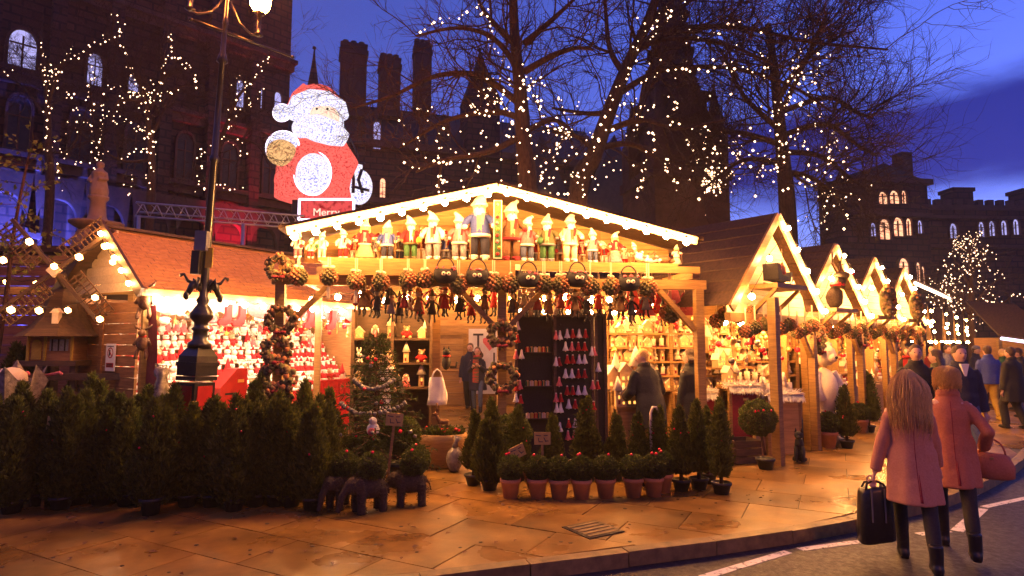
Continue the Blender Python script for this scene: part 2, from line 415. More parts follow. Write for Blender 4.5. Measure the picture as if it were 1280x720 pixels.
for (a, d), (b, _) in zip(kw, kw[1:]):
    n = Vector((-d.y, d.x, 0)); l = (b - a).length
    dd = (b - a).normalized(); n = Vector((-dd.y, dd.x, 0))
    o = MB().box((0, 0, -.055), (l - .012, KW, .13)).obj('kerb_stone', 'kerb', kerb, (a + b) / 2 + n * KW / 2 + Vector((0, 0, rnd.uniform(-.008, .004))), math.atan2(dd.y, dd.x) + rnd.uniform(-.008, .008))
PAVE = [(p.x - 0, p.y + .1) for p in KERB] + [(45, 110), (-60, 110), (-60, 3.4)]
pavement = tag(MB().slab(PAVE, -.13, -.012).obj('pavement', 'grime'), kind='structure')
SA = R(-28); SL, SW = 1.02, .68
def clip(poly, p, n):
    outp = []
    for i, a in enumerate(poly):
        b = poly[(i + 1) % len(poly)]
        da, db = (Vector(a) - p).dot(n), (Vector(b) - p).dot(n)
        if da >= 0: outp.append(a)
        if da * db < 0:
            t = da / (da - db); outp.append((a[0] + (b[0] - a[0]) * t, a[1] + (b[1] - a[1]) * t))
    return outp
slab_me = MB().slab([(-SL / 2 + .005, -SW / 2 + .005), (SL / 2 - .005, -SW / 2 + .005), (SL / 2 - .005, SW / 2 - .005), (-SL / 2 + .005, SW / 2 - .005)], -.03, 0).mesh('paving_slab', 'slab')
ca, sa = math.cos(SA), math.sin(SA)
far = MB(); nslab = 0
for i in range(-40, 60):
    for j in range(-40, 70):
        lx, ly = i * SL + (j % 2) * SL * .5, j * SW
        x, y = 2 + lx * ca - ly * sa, 8 + lx * sa + ly * ca
        if y < 3.6 or y > 30 or abs(x) > .9 * y + 1.5: continue
        corners = [(x + px * ca - py * sa, y + px * sa + py * ca) for px, py in ((-SL / 2 + .006, -SW / 2 + .006), (SL / 2 - .006, -SW / 2 + .006), (SL / 2 - .006, SW / 2 - .006), (-SL / 2 + .006, SW / 2 - .006))]
        poly = corners
        for (a, b) in zip(KERB[1:], KERB[2:]):
            d = (b - a).normalized(); n = Vector((-d.y, d.x, 0))
            if (Vector((x, y, 0)) - (a + b) / 2).length < (b - a).length / 2 + 1.6:
                poly = clip(poly, Vector((a.x, a.y)) + Vector((n.x, n.y)) * (KW + .012), Vector((n.x, n.y)))
                if len(poly) < 3: break
        if len(poly) < 3 or y < kerb_y(x) - .3: continue
        dz = rnd.uniform(-.0035, .0015)
        if y < 12.5:
            nslab += 1
            if poly is corners or len(poly) == 4 and poly == corners:
                link('paving_slab', slab_me, pavement, (x, y, dz), SA)
            else:
                MB().slab([(px - x, py - y) for px, py in poly], -.03, 0).obj('paving_slab', 'slab', pavement, (x, y, dz))
        else:
            far.slab(poly, -.011, dz)
tag(far.obj('far_paving', 'slab', pavement), kind='stuff')
def strip(pts, wd, z0=-.116, name='road_marking_and_gleam', mat='paint'):
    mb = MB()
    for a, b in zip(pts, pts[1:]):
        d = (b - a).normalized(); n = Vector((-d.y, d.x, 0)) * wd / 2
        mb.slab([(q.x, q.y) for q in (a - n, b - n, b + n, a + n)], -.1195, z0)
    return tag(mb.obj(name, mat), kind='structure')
Z = -.12
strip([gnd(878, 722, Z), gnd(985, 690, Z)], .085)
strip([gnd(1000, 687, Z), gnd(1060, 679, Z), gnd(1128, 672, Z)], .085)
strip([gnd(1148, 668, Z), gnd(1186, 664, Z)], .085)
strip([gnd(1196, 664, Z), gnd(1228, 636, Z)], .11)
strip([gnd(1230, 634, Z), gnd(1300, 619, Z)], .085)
strip([gnd(1203, 627, Z), gnd(1238, 608, Z), gnd(1264, 591, Z), gnd(1290, 569, Z)], .07)  # no marking: white stripe painted as the gleam off the wet kerb
# iron drain cover let into the pavement
t = thing('drain_cover', 'square iron drain cover set in the paving before the potted box balls', 'drain cover', gnd(741, 662, .002), R(32))
MB().box((0, 0, .003), (.44, .44, .010)).obj('cover_frame', 'iron', t)
mb = MB()
for k in range(5): mb.box((0, -.16 + k * .08, .010), (.38, .05, .006))
tag(mb.obj('tread', 'kerb', t), kind='stuff')

# ------------------------------------------------------------------ stone buildings
def arch(wd, ht, n=7):
    """pointed arch outline in (x, z), z from 0 to ht"""
    sp = ht - wd * .75; pts = [(-wd / 2, 0), (wd / 2, 0), (wd / 2, sp)]
    for k in range(1, n):
        t = k / n; pts.append((wd / 2 * math.cos(t * math.pi / 2) ** .8, sp + wd * .75 * math.sin(t * math.pi / 2)))
    pts.append((0, ht))
    for k in range(n - 1, 0, -1):
        t = k / n; pts.append((-wd / 2 * math.cos(t * math.pi / 2) ** .8, sp + wd * .75 * math.sin(t * math.pi / 2)))
    pts.append((-wd / 2, sp)); return pts
def window(par, s, z, wd, ht, pane='winb', d=0.0, lights=2, name='window'):
    """stone surround proud of the wall, mullions, a pane set back in it"""
    f = MB(); o = arch(wd * 1.28, ht * 1.10); i = arch(wd, ht)
    o = [(x, zz - ht * .05) for x, zz in o]
    n = len(o)
    vs = [(x, -.22, zz) for x, zz in o] + [(x, -.22, zz) for x, zz in i] + [(x, .05, zz) for x, zz in o] + [(x, .05, zz) for x, zz in i]
    fs = []
    for k in range(n):
        q = (k + 1) % n
        fs += [(k, q, q + n, k + n), (k + 2 * n, q + 2 * n, q, k), (k + n, q + n, q + 3 * n, k + 3 * n)]
    f.add(vs, fs)
    for k in range(1, lights):
        x = -wd / 2 + wd * k / lights
        f.box((x, -.10, ht * .42), (wd * .07, .12, ht * .84))
    f.box((0, -.10, ht * .62), (wd * .96, .11, wd * .06))
    fr = f.obj(name, 'stone2', par, (s, d, z))
    p = MB(); p.prism(i, -.06, -.01); p.obj('pane', pane, fr)
    return fr
TH = Frame(-25.3, 30, R(45.8))
th = thing('town_hall', 'huge dark gothic stone hall with blue lit arcade rising behind the left stall', 'building', (TH.x, TH.y, 0), TH.a)
MB().box((3.6, 3.0, 15), (21.6, 6, 30)).obj('wall', 'stone', th)
def thpix(u, v): return TH.pix(u, v, 0)
cor = MB()
for z in (10.9, 15.2, 20.5): cor.box((3.6, -.2, z), (21.8, .5, .45)); cor.box((3.6, -.35, z + .35), (22, .8, .25))
cor.obj('cornice', 'stone2', th)
for k in range(10):
    s_ = -5.6 + k * 2.15
    c = MB(); c.box((0, 0, .4), (.75, .75, .8)); c.lathe([(.3, .8), (.22, 1.0), (.2, 6.4), (.24, 6.5), (.36, 7.0)], 10); c.box((0, 0, 7.15), (.8, .8, .3))
    c.obj('column', 'stone2', th, (s_, -.75, 0))
for k in range(9):
    a = MB(); wd = 2.15
    o = arch(1.75, 2.0); o = [(x, z) for x, z in o][1:] + [(-.875, 0)]
    # spandrel block over the arch
    pts = arch(1.7, 1.9); up = [p for p in pts[1:]]
    vs = []; fs = []
    top = [(-wd / 2 + wd * i / (len(up) - 1), 3.0) for i in range(len(up))][::-1]
    for (x, z), (tx, tz) in zip(up, top): vs += [(x, 0, z), (tx, 0, tz), (x, .45, z), (tx, .45, tz)]
    for i in range(len(up) - 1):
        q = 4 * i; fs += [(q, q + 4, q + 5, q + 1), (q + 2, q + 6, q + 4, q)]
    a.add(vs, fs)
    a.obj('arch', 'stone2', th, (-5.6 + (k + .5) * 2.15, -.95, 7.3))
for u, v, wpx, hpx in ((28, 62, 30, 50), (118, 88, 17, 42), (166, 105, 7, 22), (299, 118, 9, 36), (346, 132, 8, 34), (322, 122, 8, 30)):
    s_, z0 = TH.pix(u, v, 0); Y = TH.w(s_, 0).y; k = Y / F
    window(th, s_, z0 - hpx * k / 2, max(.5, wpx * k * .95), hpx * k, 'winb', 0, 2 if wpx > 10 else 1)
for k in range(8):                    # unlit upper windows and buttresses
    window(th, -5 + k * 2.6, 11.6, .9, 2.8, 'slate', 0, 2)
    b = MB(); b.box((0, -.3, 12), (.6, .7, 24)); b.box((0, -.5, 8), (.6, .7, 16)); b.lathe([(.45, 24), (.02, 26)], 4, (0, -.3, 0), sm=False)
    b.obj('buttress', 'stone', th, (-6.3 + k * 2.6, 0, 0))
def spot(name, label, p, tgt, col, en, ang, grp=None):
    t = thing(name, label, 'floodlight', p, 0, grp)
    d = (Vector(tgt) - Vector(p)).normalized()
    rot = d.to_track_quat('-Z', 'Y')
    mb = MB(); mb.box((0, 0, -.09), (.3, .24, .18)); mb.box((0, 0, -.3), (.06, .06, .3)); mb.obj('lamp_case', 'iron', t)
    l = bpy.data.lights.new('flood_beam', 'SPOT'); l.energy = en; l.color = col; l.spot_size = R(ang); l.spot_blend = .7; l.shadow_soft_size = .1
    o = bpy.data.objects.new('flood_beam', l); COL.objects.link(o); o.parent = t; o.location = d * .3 + Vector((0, 0, .05)); o.rotation_euler = rot.to_euler()
    return t
for k, (s_, e) in enumerate(((-3.6, 42000), (-.2, 36000), (2.8, 12000))):
    spot('floodlight', ('blue floodlight at the foot of the arcade behind the windmill', 'blue floodlight below the arcade left of the stone column', 'blue floodlight below the arcade nearest the left stall gable')[k],
         TH.w(s_, -3.6, .8), TH.w(s_ + .3, 0, 5.2), (.05, .09, 1), e * 2.4, 58, 'blue floodlights of the hall')
spot('floodlight', 'red floodlight on the hall wall behind the roof truss', TH.w(10.2, -2.2, 4.2), TH.w(10.6, 0, 8.8), (1, .02, .12), 9000, 55)

WG = Frame(-15.6, 42, R(18))
wg = thing('hall_wing', 'dark gothic wing with three big chimneys behind the glowing Santa', 'building', (WG.x, WG.y, 0), WG.a)
MB().box((12, 4, 8.3), (25, 8, 16.6)).obj('wall', 'stone', wg)
rf = MB(); rf.prism([(0, 0), (8.6, 0), (4.3, 4.2)], 0, 25.4)
o = rf.obj('roof', 'slate', wg, (-.7, 8.3, 16.5)); o.rotation_euler = (0, 0, -math.pi / 2)
rg = MB()
for k in range(64): rg.box((k * .39, 4.0, 20.9), (.07, .07, .45))
rg.box((12, 4.0, 20.72), (25, .12, .1)); tag(rg.obj('ridge_cresting', 'iron', wg), kind='stuff')
for u, v0, v1, wpx in ((442, 50, 118, 36), (487, 66, 118, 29), (528, 48, 112, 24)):
    s_, zt = WG.pix(u, v0 + 13, 2.4); s2, zb = WG.pix(u, v1, 2.4); k = WG.w(s_, 2.4).y / F; wd = wpx * k
    c = MB(); c.box((0, 0, (zt + zb) / 2 - 1), (wd * .9, wd * .8, zt - zb + 2)); c.box((0, 0, zt - .5), (wd * 1.0, wd * .9, .35)); c.box((0, 0, zt + .05), (wd * .94, wd * .84, .3))
    for q in (-1, 0, 1): c.lathe([(.28, 0), (.24, .5)], 8, (q * wd * .28, 0, zt + .2))
    c.obj('chimney', 'brick', wg, (s_, 2.4, 0))
for u, v0, v1, wpx in ((393, 60, 120, 16), (600, 62, 130, 42)):
    s_, zt = WG.pix(u, v0, .5); _, zb = WG.pix(u, v1, .5); k = WG.w(s_, .5).y / F; wd = wpx * k
    c = MB(); c.box((0, 0, zb - 2), (wd, wd, 4.5)); c.lathe([(wd * .74, zb), (wd * .2, zb + (zt - zb) * .7), (.04, zt)], 4, sm=False, ph=math.pi / 4); c.ball((0, 0, zt), .16, 0, 1)
    c.obj('pinnacle', 'stone', wg, (s_, .5, 0))
for u, v, wpx, hpx, p in ((471, 170, 8, 36, 'winb'), (478, 238, 6, 30, 'winw'), (526, 180, 9, 30, 'slate'), (555, 160, 10, 30, 'slate'), (452, 170, 8, 36, 'slate'), (585, 190, 10, 34, 'slate'), (430, 200, 9, 34, 'slate')):
    s_, z0 = WG.pix(u, v, 0); k = WG.w(s_, 0).y / F
    window(wg, s_, z0 - hpx * k / 2, wpx * k * 1.1, hpx * k, p, 0, 2)
b = MB(); b.box((12, -.15, 12.2), (25, .4, .4)); b.box((12, -.2, 16.4), (25.2, .6, .5)); b.obj('cornice', 'stone2', wg)

# spired monument behind the trees
mp_ = at(842, 250, 25)
mo = thing('spired_monument', 'tall dark stone monument spire with corner pinnacles behind the bare trees', 'monument', (mp_.x, 25, 0), R(12))
z230 = at(842, 232, 25).z; z120 = at(842, 130, 25).z; ztop = at(838, -60, 25).z
MB().box((0, 0, z230 / 2), (3.2, 3.2, z230)).obj('base', 'stone3', mo)
m_ = MB(); m_.box((0, 0, (z230 + z120) / 2), (2.1, 2.1, z120 - z230)); m_.box((0, 0, z230 + .1), (3.4, 3.4, .4)); m_.box((0, 0, z120), (2.4, 2.4, .35)); m_.obj('canopy', 'stone3', mo)
for a in range(4):
    g = MB(); g.prism([(-1.0, 0), (1.0, 0), (0, 2.0)], -1.28, -1.05); gg = g.obj('gable', 'stone3', mo, (0, 0, z120 - 1.0), a * math.pi / 2)
m_ = MB(); m_.lathe([(1.2, z120), (.78, z120 + 2.9), (.38, ztop - 2), (.05, ztop)], 8, sm=False)
for q in range(9): m_.lathe([(1.25 - q * .10, 0), (1.25 - q * .10, .10)], 8, (0, 0, z120 + .4 + q * .85), sm=False)
m_.obj('spire', 'stone3', mo)
for a, b in ((-1, -1), (1, -1), (1, 1), (-1, 1)):
    p = MB(); p.box((0, 0, z230 + 1.0), (.7, .7, 2.0)); p.lathe([(.42, z230 + 2.0), (.03, z230 + 3.9)], 4, sm=False, ph=math.pi / 4); p.ball((0, 0, z230 + 3.9), .1, 0, 1)
    p.obj('pinnacle', 'stone3', mo, (a * 1.25, b * 1.25, 0))
# steep roofed block between the trees
bk = Frame(-1.5, 46, R(4))
bb = thing('gabled_block', 'dark steep roofed stone block glimpsed between the two bare trees', 'building', (bk.x, bk.y, 0), bk.a)
MB().box((6, 4, 6), (16, 8, 12)).obj('wall', 'stone', bb)
g = MB()
for x in (3.8, 9.6): g.prism([(x - 2.6, 12), (x + 2.6, 12), (x, 18.2)], 0, 5)
g.obj('roof', 'slate', bb)
for x in (2.6, 5, 8.4, 10.8): window(bb, x, 8, .9, 2.4, 'slate', 0, 2)
# right-hand buildings
RB = Frame(*at(1078, 400, 44).xy, R(10))
rb = thing('gothic_terrace', 'dark stone terrace with rows of warm lit windows above the stall roofs', 'building', (RB.x, RB.y, 0), RB.a)
zt = RB.pix(1100, 226)[1]
MB().box((2.4, 1.2, zt / 2), (7.4, 2.4, zt)).obj('wall', 'stone', rb)
r_ = MB(); r_.prism([(-1.4, zt), (6.2, zt), (2.4, zt + 1.3)], -.2, 2.5); r_.obj('roof', 'slate', rb)
MB().box((5.2, 1.2, zt + 1.2), (.9, 1.0, 2.8)).obj('chimney', 'brick', rb)
b = MB(); b.box((2.4, -.15, RB.pix(1110, 268)[1]), (7.5, .4, .3)); b.box((2.4, -.2, zt), (7.6, .6, .4)); b.obj('cornice', 'stone2', rb)
for u, v, wpx, hpx, p in ((1102, 248, 13, 16, 'winw'), (1116, 247, 14, 17, 'winw'), (1128, 247, 7, 17, 'winw'), (1104, 287, 15, 26, 'winw'), (1121, 284, 14, 24, 'winw'), (1134, 284, 8, 22, 'winw'), (1090, 287, 8, 18, 'winb'), (1148, 284, 7, 17, 'winb'), (1128, 336, 14, 26, 'winw'), (1146, 340, 6, 24, 'winw'), (1152, 345, 5, 24, 'winw')):
    s_, z0 = RB.pix(u, v, 0); k = RB.w(s_, 0).y / F
    window(rb, s_, z0 - hpx * k / 2, wpx * k * 1.08, hpx * k, p, 0, 2)
RC = Frame(*at(1158, 400, 47).xy, R(3))
rc = thing('castellated_building', 'dark battlemented stone building with arched blue white windows at the end of the street', 'building', (RC.x, RC.y, 0), RC.a)
zt = RC.pix(1200, 262)[1]
MB().box((9, 5, zt / 2), (19, 10, zt)).obj('wall', 'stone', rc)
cr_ = MB()
for k in range(22): cr_.box((-.2 + k * .86, .1, zt + .55), (.46, .4, .5))
cr_.box((9, .1, zt + .15), (19, .5, .4)); tag(cr_.obj('battlement', 'stone2', rc), kind='stuff')
b = MB()
for z in (RC.pix(1200, 308)[1], RC.pix(1200, 272)[1]): b.box((9, -.12, z), (19.1, .35, .25))
b.obj('cornice', 'stone2', rc)
for u, wz in ((1196, 1.6), (1284, 1.9)):
    s_, _ = RC.pix(u, 250, .6)
    t_ = MB(); t_.box((0, 0, zt + .6), (wz, 1.4, 1.8)); t_.box((0, 0, zt + 1.6), (wz * 1.15, 1.6, .3)); t_.obj('turret', 'stone', rc, (s_, .6, 0))
for u, v, wpx, hpx in ((1190, 289, 12, 19), (1225, 287, 10, 19), (1238, 286, 10, 19), (1253, 285, 10, 19), (1268, 284, 10, 20)):
    s_, z0 = RC.pix(u, v, 0); k = RC.w(s_, 0).y / F
    window(rc, s_, z0 - hpx * k / 2, wpx * k * .85, hpx * k, 'winb', 0, 2)
for k in range(7): window(rc, 1 + k * 2.6, 3.2, 1.0, 2.6, 'slate', 0, 2)

# a few fallen leaves and scraps on the paving
g = random.Random(12); lv = MB()
for _ in range(110):
    x, y = g.uniform(-6, 6), g.uniform(4.4, 7.6)
    if y < kerb_y(x) + .3: continue
    a = g.uniform(0, 6.28); l = g.uniform(.02, .05); c, s_ = math.cos(a) * l, math.sin(a) * l
    lv.add([(x - c, y - s_, .006), (x + s_ * .5, y - c * .5, .012 + g.uniform(0, .01)), (x + c, y + s_, .007), (x - s_ * .5, y + c * .5, .014)], [(0, 1, 2, 3)])
tag(lv.obj('fallen_leaves', 'brown'), kind='stuff')

gm = MB()
for _ in range(260):
    x, y = g.uniform(-5, 7), g.uniform(4.4, 9.0); r_ = g.uniform(.008, .02)
    if y < kerb_y(x) + .25: continue
    gm.slab([(x + r_ * math.cos(a) * 1.2, y + r_ * math.sin(a)) for a in (0, 1.05, 2.1, 3.14, 4.2, 5.2)], .0, .0035)
tag(gm.obj('gum_spots', 'grime'), kind='stuff')
# patches and a gully in the road
pt = MB()
for cx, cy, w_, h_, a in ((2.2, 4.3, 1.3, .6, .2), (5.6, 5.2, .9, 1.6, .5), (-.9, 3.9, 1.6, .5, .1)):
    c, s_ = math.cos(a), math.sin(a)
    pt.slab([(cx + px * c - py * s_, cy + px * s_ + py * c) for px, py in ((-w_ / 2, -h_ / 2), (w_ / 2, -h_ / 2), (w_ / 2, h_ / 2), (-w_ / 2, h_ / 2))], -.1195, -.1172)
tag(pt.obj('road_patch', pmat('patch_asphalt', (.010, .009, .010), (.03, .027, .028), .55, 70, bump=.8, dist=.008, detail=8)), kind='structure')
# ------------------------------------------------------------------ bare trees and their fairy lights
def smooth(pts, n=4):
    res = []
    for i in range(len(pts) - 1):
        p0, p1, p2, p3 = pts[max(i - 1, 0)], pts[i], pts[i + 1], pts[min(i + 2, len(pts) - 1)]
        for k in range(n):
            t = k / n
            res.append(.5 * ((2 * p1) + (p2 - p0) * t + (2 * p0 - 5 * p1 + 4 * p2 - p3) * t * t + (3 * p1 - p0 - 3 * p2 + p3) * t ** 3))
    return res + [pts[-1]]
def rvec(g): 
    while True:
        v = Vector((g.uniform(-1, 1), g.uniform(-1, 1), g.uniform(-1, 1)))
        if .1 < v.length < 1: return v.normalized()
TWIGS = []; OFF = [Vector((0, 0, 0))]
def proj(p):
    q = Vector(p) - Vector((0, 0, CAMZ)); c, s = math.cos(PITCH), math.sin(PITCH)
    y = q.y * c + q.z * s; z = -q.y * s + q.z * c
    return 640 + F * q.x / y, 360 - F * z / y
def twig_lights(n, ok, seed=1):
    g = random.Random(seed); c = [p for p in TWIGS if ok(*proj(p))]
    return [c[g.randrange(len(c))] + rvec(g) * .05 for _ in range(n)] if c else []
def sprout(mb, p, d, ln, r, lvl, mx, g, nch, droop=.03):
    pts = [p]; n = 5 if lvl < 2 else 4
    for i in range(n):
        d = (d + rvec(g) * .26 + Vector((0, 0, droop))).normalized(); pts.append(pts[-1] + d * (ln / n))
    mb.tube(pts, [r * (1 - .65 * i / n) for i in range(n + 1)], 4 if lvl == 0 else 3, cap=False)
    if lvl < 2: TWIGS.extend(OFF[0] + q for q in pts)
    if lvl < mx:
        for k in range(nch[lvl]):
            t = g.uniform(.2, 1) * n; i = min(int(t), n - 1); q = pts[i].lerp(pts[i + 1], t - i)
            a = (pts[i + 1] - pts[i]).normalized(); side = rvec(g); side = (side - a * side.dot(a)).normalized()
            sprout(mb, q, (a * g.uniform(.5, 1) + side * g.uniform(.5, 1)).normalized(), ln * g.uniform(.42, .68), max(r * .52, .006), lvl + 1, mx, g, nch, droop)
def bare_tree(label, Y, trunk, limbs, r0, seed, nside=11, side_len=2.2, nch=(6, 5, 4), mx=2, droop=.03, lift=.25):
    g = random.Random(seed)
    tp = [at(u, v, Y) for u, v in trunk]
    base = Vector((tp[0].x, Y, 0))
    t = thing('bare_tree', label, 'tree', base, 0); TWIGS.clear(); OFF[0] = base
    tr = MB(); cr = MB()
    path = smooth([base + Vector((0, 0, -.1))] + tp, 5); path = [p - base for p in path]
    k = len(path); tr.tube(path, [r0 * (1.25 - .9 * i / k) * (1 + (.35 if i == 0 else 0)) for i in range(k)], 10)
    lights = []
    lp = []
    for li, lm in enumerate(limbs):
        dy = g.uniform(-.10, .10) * Y * .5
        pts = [at(u, v, Y + dy * (j / max(1, len(lm) - 1))) - base for j, (u, v) in enumerate(lm)]
        pts = smooth(pts, 5); n = len(pts)
        rr = r0 * .42
        tr.tube(pts, [rr * (1 - .75 * i / n) for i in range(n)], 6)
        lp.append((pts, rr))
    lp.append((path[len(path) // 2:], r0 * .5))
    for pts, rr in lp:
        n = len(pts)
        ltot = sum((b - a).length for a, b in zip(pts, pts[1:]))
        for q in range(max(5, int(nside * ltot / 4))):
            f = g.uniform(.12, 1) * (n - 1); i = min(int(f), n - 2); p = pts[i].lerp(pts[i + 1], f - i)
            a = (pts[i + 1] - pts[i]).normalized(); side = rvec(g); side = (side - a * side.dot(a)).normalized()
            sprout(cr, p, (a * .5 + side + Vector((0, 0, lift))).normalized(), side_len * g.uniform(.5, 1.2), rr * .34 * (1 - .5 * f / n), 0, mx, g, nch, droop)
    tr.obj('trunk', 'bark', t); cr.obj('crown', 'bark', t)
    return t, base, lp
OCT = [Vector(v) for v in ((1, 0, 0), (-1, 0, 0), (0, 1, 0), (0, -1, 0), (0, 0, 1), (0, 0, -1))]
OCF = [(0, 2, 4), (2, 1, 4), (1, 3, 4), (3, 0, 4), (2, 0, 5), (1, 2, 5), (3, 1, 5), (0, 3, 5)]
def fairy(label, pts, r, strings=()):
    b = pts[0]
    t = thing('fairy_lights', label, 'fairy lights', b, 0, 'fairy lights in the trees')
    mb = MB()
    for p in pts:
        q = r * rnd.choice([.55, .75, .9, 1.0, 1.1, 1.45]); mb.add([p - b + v * q for v in OCT], OCF)
    tag(mb.obj('tiny_bulb', 'fairy', t), kind='stuff')
    c = MB()
    for sp in strings:
        sp = [p - b for p in sp]
        if len(sp) > 1: c.tube(sp, .006, 3, cap=False)
    if strings: c.obj('wire', 'black', t)
    return t
def along(pixlist, Y, step, jit=2.2):
    """points down a lit string given in measured positions"""
    res = []
    for a, b in zip(pixlist, pixlist[1:]):
        l = math.hypot(b[0] - a[0], b[1] - a[1]); n = max(1, int(l / step))
        for k in range(n):
            f = (k + rnd.random() * .8) / n
            res.append(at(a[0] + (b[0] - a[0]) * f + rnd.gauss(0, jit), a[1] + (b[1] - a[1]) * f + rnd.gauss(0, jit), Y + rnd.uniform(-.25, .05)))
    return res
YA = 14.5
limA = [[(652, 110), (640, 75), (612, 45), (570, 35), (520, 45)], [(648, 60), (618, 30), (600, 5), (590, -30)], [(655, 55), (690, 25), (722, -5)],
        [(650, 130), (600, 95), (545, 95), (490, 120), (440, 135)], [(655, 150), (620, 140), (560, 150), (500, 185)], [(655, 90), (690, 70), (720, 60), (742, 62)], [(652, 170), (610, 190), (555, 200), (520, 215)], [(655, 165), (690, 150), (712, 160)]]
bare_tree('bare tree behind the big stall gable with lights draped over its straight trunk', YA, [(660, 250), (655, 180), (650, 110), (643, 40), (640, -60)], limA, .22, 3, 14, 1.9)
pA, stA = twig_lights(170, lambda u, v: 95 < v < 250 and -18 - (v - 60) * .55 < u - 648 < 18 + (v - 60) * .42, 2) + twig_lights(30, lambda u, v: 500 < u < 600 and 130 < v < 240, 3), []
for k in range(7):
    f = k / 6
    e = (575 + 150 * f, 248 - 18 * abs(f - .5)); m = (640 + 34 * (f - .5) * 2, 150)
    ln = [(652 - 4 + 8 * f, 95), m, e]
    pA += along(ln, YA - .6, 12, 7); stA.append([at(u, v, YA - .5) for u, v in ln])
pA += along([(520, 40), (560, 25), (600, 15), (610, 25), (612, 60), (640, 90)], YA - .3, 7, 3) + along([(598, 14), (606, 22)], YA - .3, 2, 5)
fairy('warm fairy lights draped like a skirt on the tree behind the big stall gable', pA, .026, stA)
YB = 17
limB = [[(780, 92), (762, 60), (756, 0), (750, -40)], [(762, 125), (810, 95), (850, 85), (920, 86), (990, 108), (1040, 140)], [(800, 58), (855, 36), (930, 35), (1010, 52), (1110, 62)],
        [(765, 140), (735, 142), (690, 135)], [(745, 190), (720, 170), (690, 165)], [(790, 70), (850, 10), (900, -20)], [(756, 165), (800, 150), (850, 160), (905, 150)], [(770, 110), (800, 60), (860, 48), (920, 60), (975, 85)], [(748, 185), (790, 180), (830, 200), (870, 205)]]
bare_tree('bare leaning tree with long limbs spreading right behind the big stall', YB, [(722, 250), (742, 195), (765, 130), (785, 80), (812, 20), (835, -50)], limB, .25, 5, 15, 2.3)
pB = twig_lights(110, lambda u, v: 690 < u < 850 and 120 < v < 250, 4) + twig_lights(40, lambda u, v: 760 < u < 960 and 10 < v < 120, 5) + along([(835, 5), (800, 50), (785, 90), (760, 130), (740, 185), (722, 230)], YB - .4, 7, 4) + along([(785, 115), (830, 90), (900, 85), (960, 88)], YB - .4, 9, 3) + along([(800, 60), (835, 20), (855, 0)], YB - .4, 7, 4)
pB += along([(735, 170), (765, 165), (815, 160), (820, 175)], YB - .4, 9, 6) + along([(720, 240), (760, 215), (770, 190)], YB - .4, 6, 8) + along([(690, 245), (745, 225), (735, 215)], YB - .4, 8, 5) + along([(860, 135), (905, 170), (890, 210), (960, 190)], YB - .4, 13, 12)
fairy('warm fairy lights strung along the leaning tree and its long right limb', pB, .030)
YC = 20
limC = [[(972, 150), (998, 95), (1022, 45), (1034, 15)], [(975, 140), (1035, 122), (1070, 140), (1092, 148)], [(977, 170), (1030, 155), (1070, 180), (1096, 195)], [(978, 190), (1025, 195), (1062, 222), (1088, 240)],
        [(972, 160), (930, 120), (900, 60)], [(974, 180), (920, 165), (880, 175)], [(975, 120), (1005, 75), (1045, 48), (1070, 38)], [(978, 205), (930, 200), (880, 235)], [(980, 215), (1020, 225), (1060, 262)]]
bare_tree('wide bare tree with dense twigs above the row of gabled stalls', YC, [(985, 275), (980, 210), (974, 150), (968, 90), (960, 30)], limC, .26, 9, 22, 2.6, (7, 6, 5))
pC = twig_lights(170, lambda u, v: 860 < u < 1060 and 160 < v < 290, 6) + twig_lights(50, lambda u, v: 950 < u < 1040 and 60 < v < 180, 7) + along([(1012, 38), (995, 75), (985, 110), (970, 160), (975, 200)], YC - .4, 6, 4) + along([(985, 105), (1010, 95), (1020, 105)], YC - .4, 4, 3) + along([(960, 140), (990, 130), (1015, 128), (1030, 138)], YC - .4, 5, 5)
pC += along([(960, 210), (1000, 190), (1040, 175)], YC - .4, 9, 9) + along([(962, 235), (1030, 215), (1050, 190)], YC - .4, 9, 11) + along([(860, 205), (900, 220), (960, 215)], YC - .4, 9, 12) + along([(1090, 235), (1060, 260), (1085, 300)], YC - .4, 12, 10)
fairy('warm fairy lights scattered through the wide tree above the gabled stalls', pC, .034)
fairy('tight bright knot of fairy lights at the back of the spired monument', [at(rnd.gauss(890, 6), rnd.gauss(228, 10), 22) for _ in range(60)], .05)
YD = 19
strD = [[(57, 180), (60, 130), (55, 90), (52, 55)], [(60, 90), (82, 72), (92, 60), (95, 72), (112, 60)], [(110, 60), (125, 48), (140, 46), (160, 75)], [(142, 20), (155, 30), (148, 50)], [(57, 180), (80, 195), (100, 205)],
        [(118, 230), (116, 170), (110, 110), (112, 80)], [(185, 235), (190, 180), (180, 120), (160, 78)], [(182, 125), (205, 85), (214, 65), (209, 38)], [(180, 118), (150, 125), (138, 150), (150, 150), (185, 165)], [(185, 125), (222, 112)],
        [(214, 68), (235, 80), (248, 108)], [(85, 170), (98, 150), (86, 110)], [(130, 240), (125, 180), (128, 125)], [(150, 200), (185, 180), (190, 160)], [(75, 110), (58, 85), (80, 98)], [(8, 97), (20, 92)], [(160, 245), (163, 220)], [(70, 200), (72, 235)], [(130, 110), (170, 118), (185, 118)]]
lim = [[(60, 130), (80, 75), (95, 60)], [(60, 150), (30, 110), (5, 95)], [(58, 190), (90, 185), (110, 130)]]
bare_tree('leafless young tree left of the stone column before the blue arcade', YD, [(62, 250), (60, 180), (60, 130), (55, 90), (50, 40)], lim, .12, 21, 20, 1.5, (7, 6, 4))
fairy('warm fairy lights outlining the leafless young tree left of the stone column', sum((along(s_, YD - .2, 4.0, 3.4) for s_ in strD[:5] + strD[11:12] + strD[14:16] + strD[17:18]), []), .023)
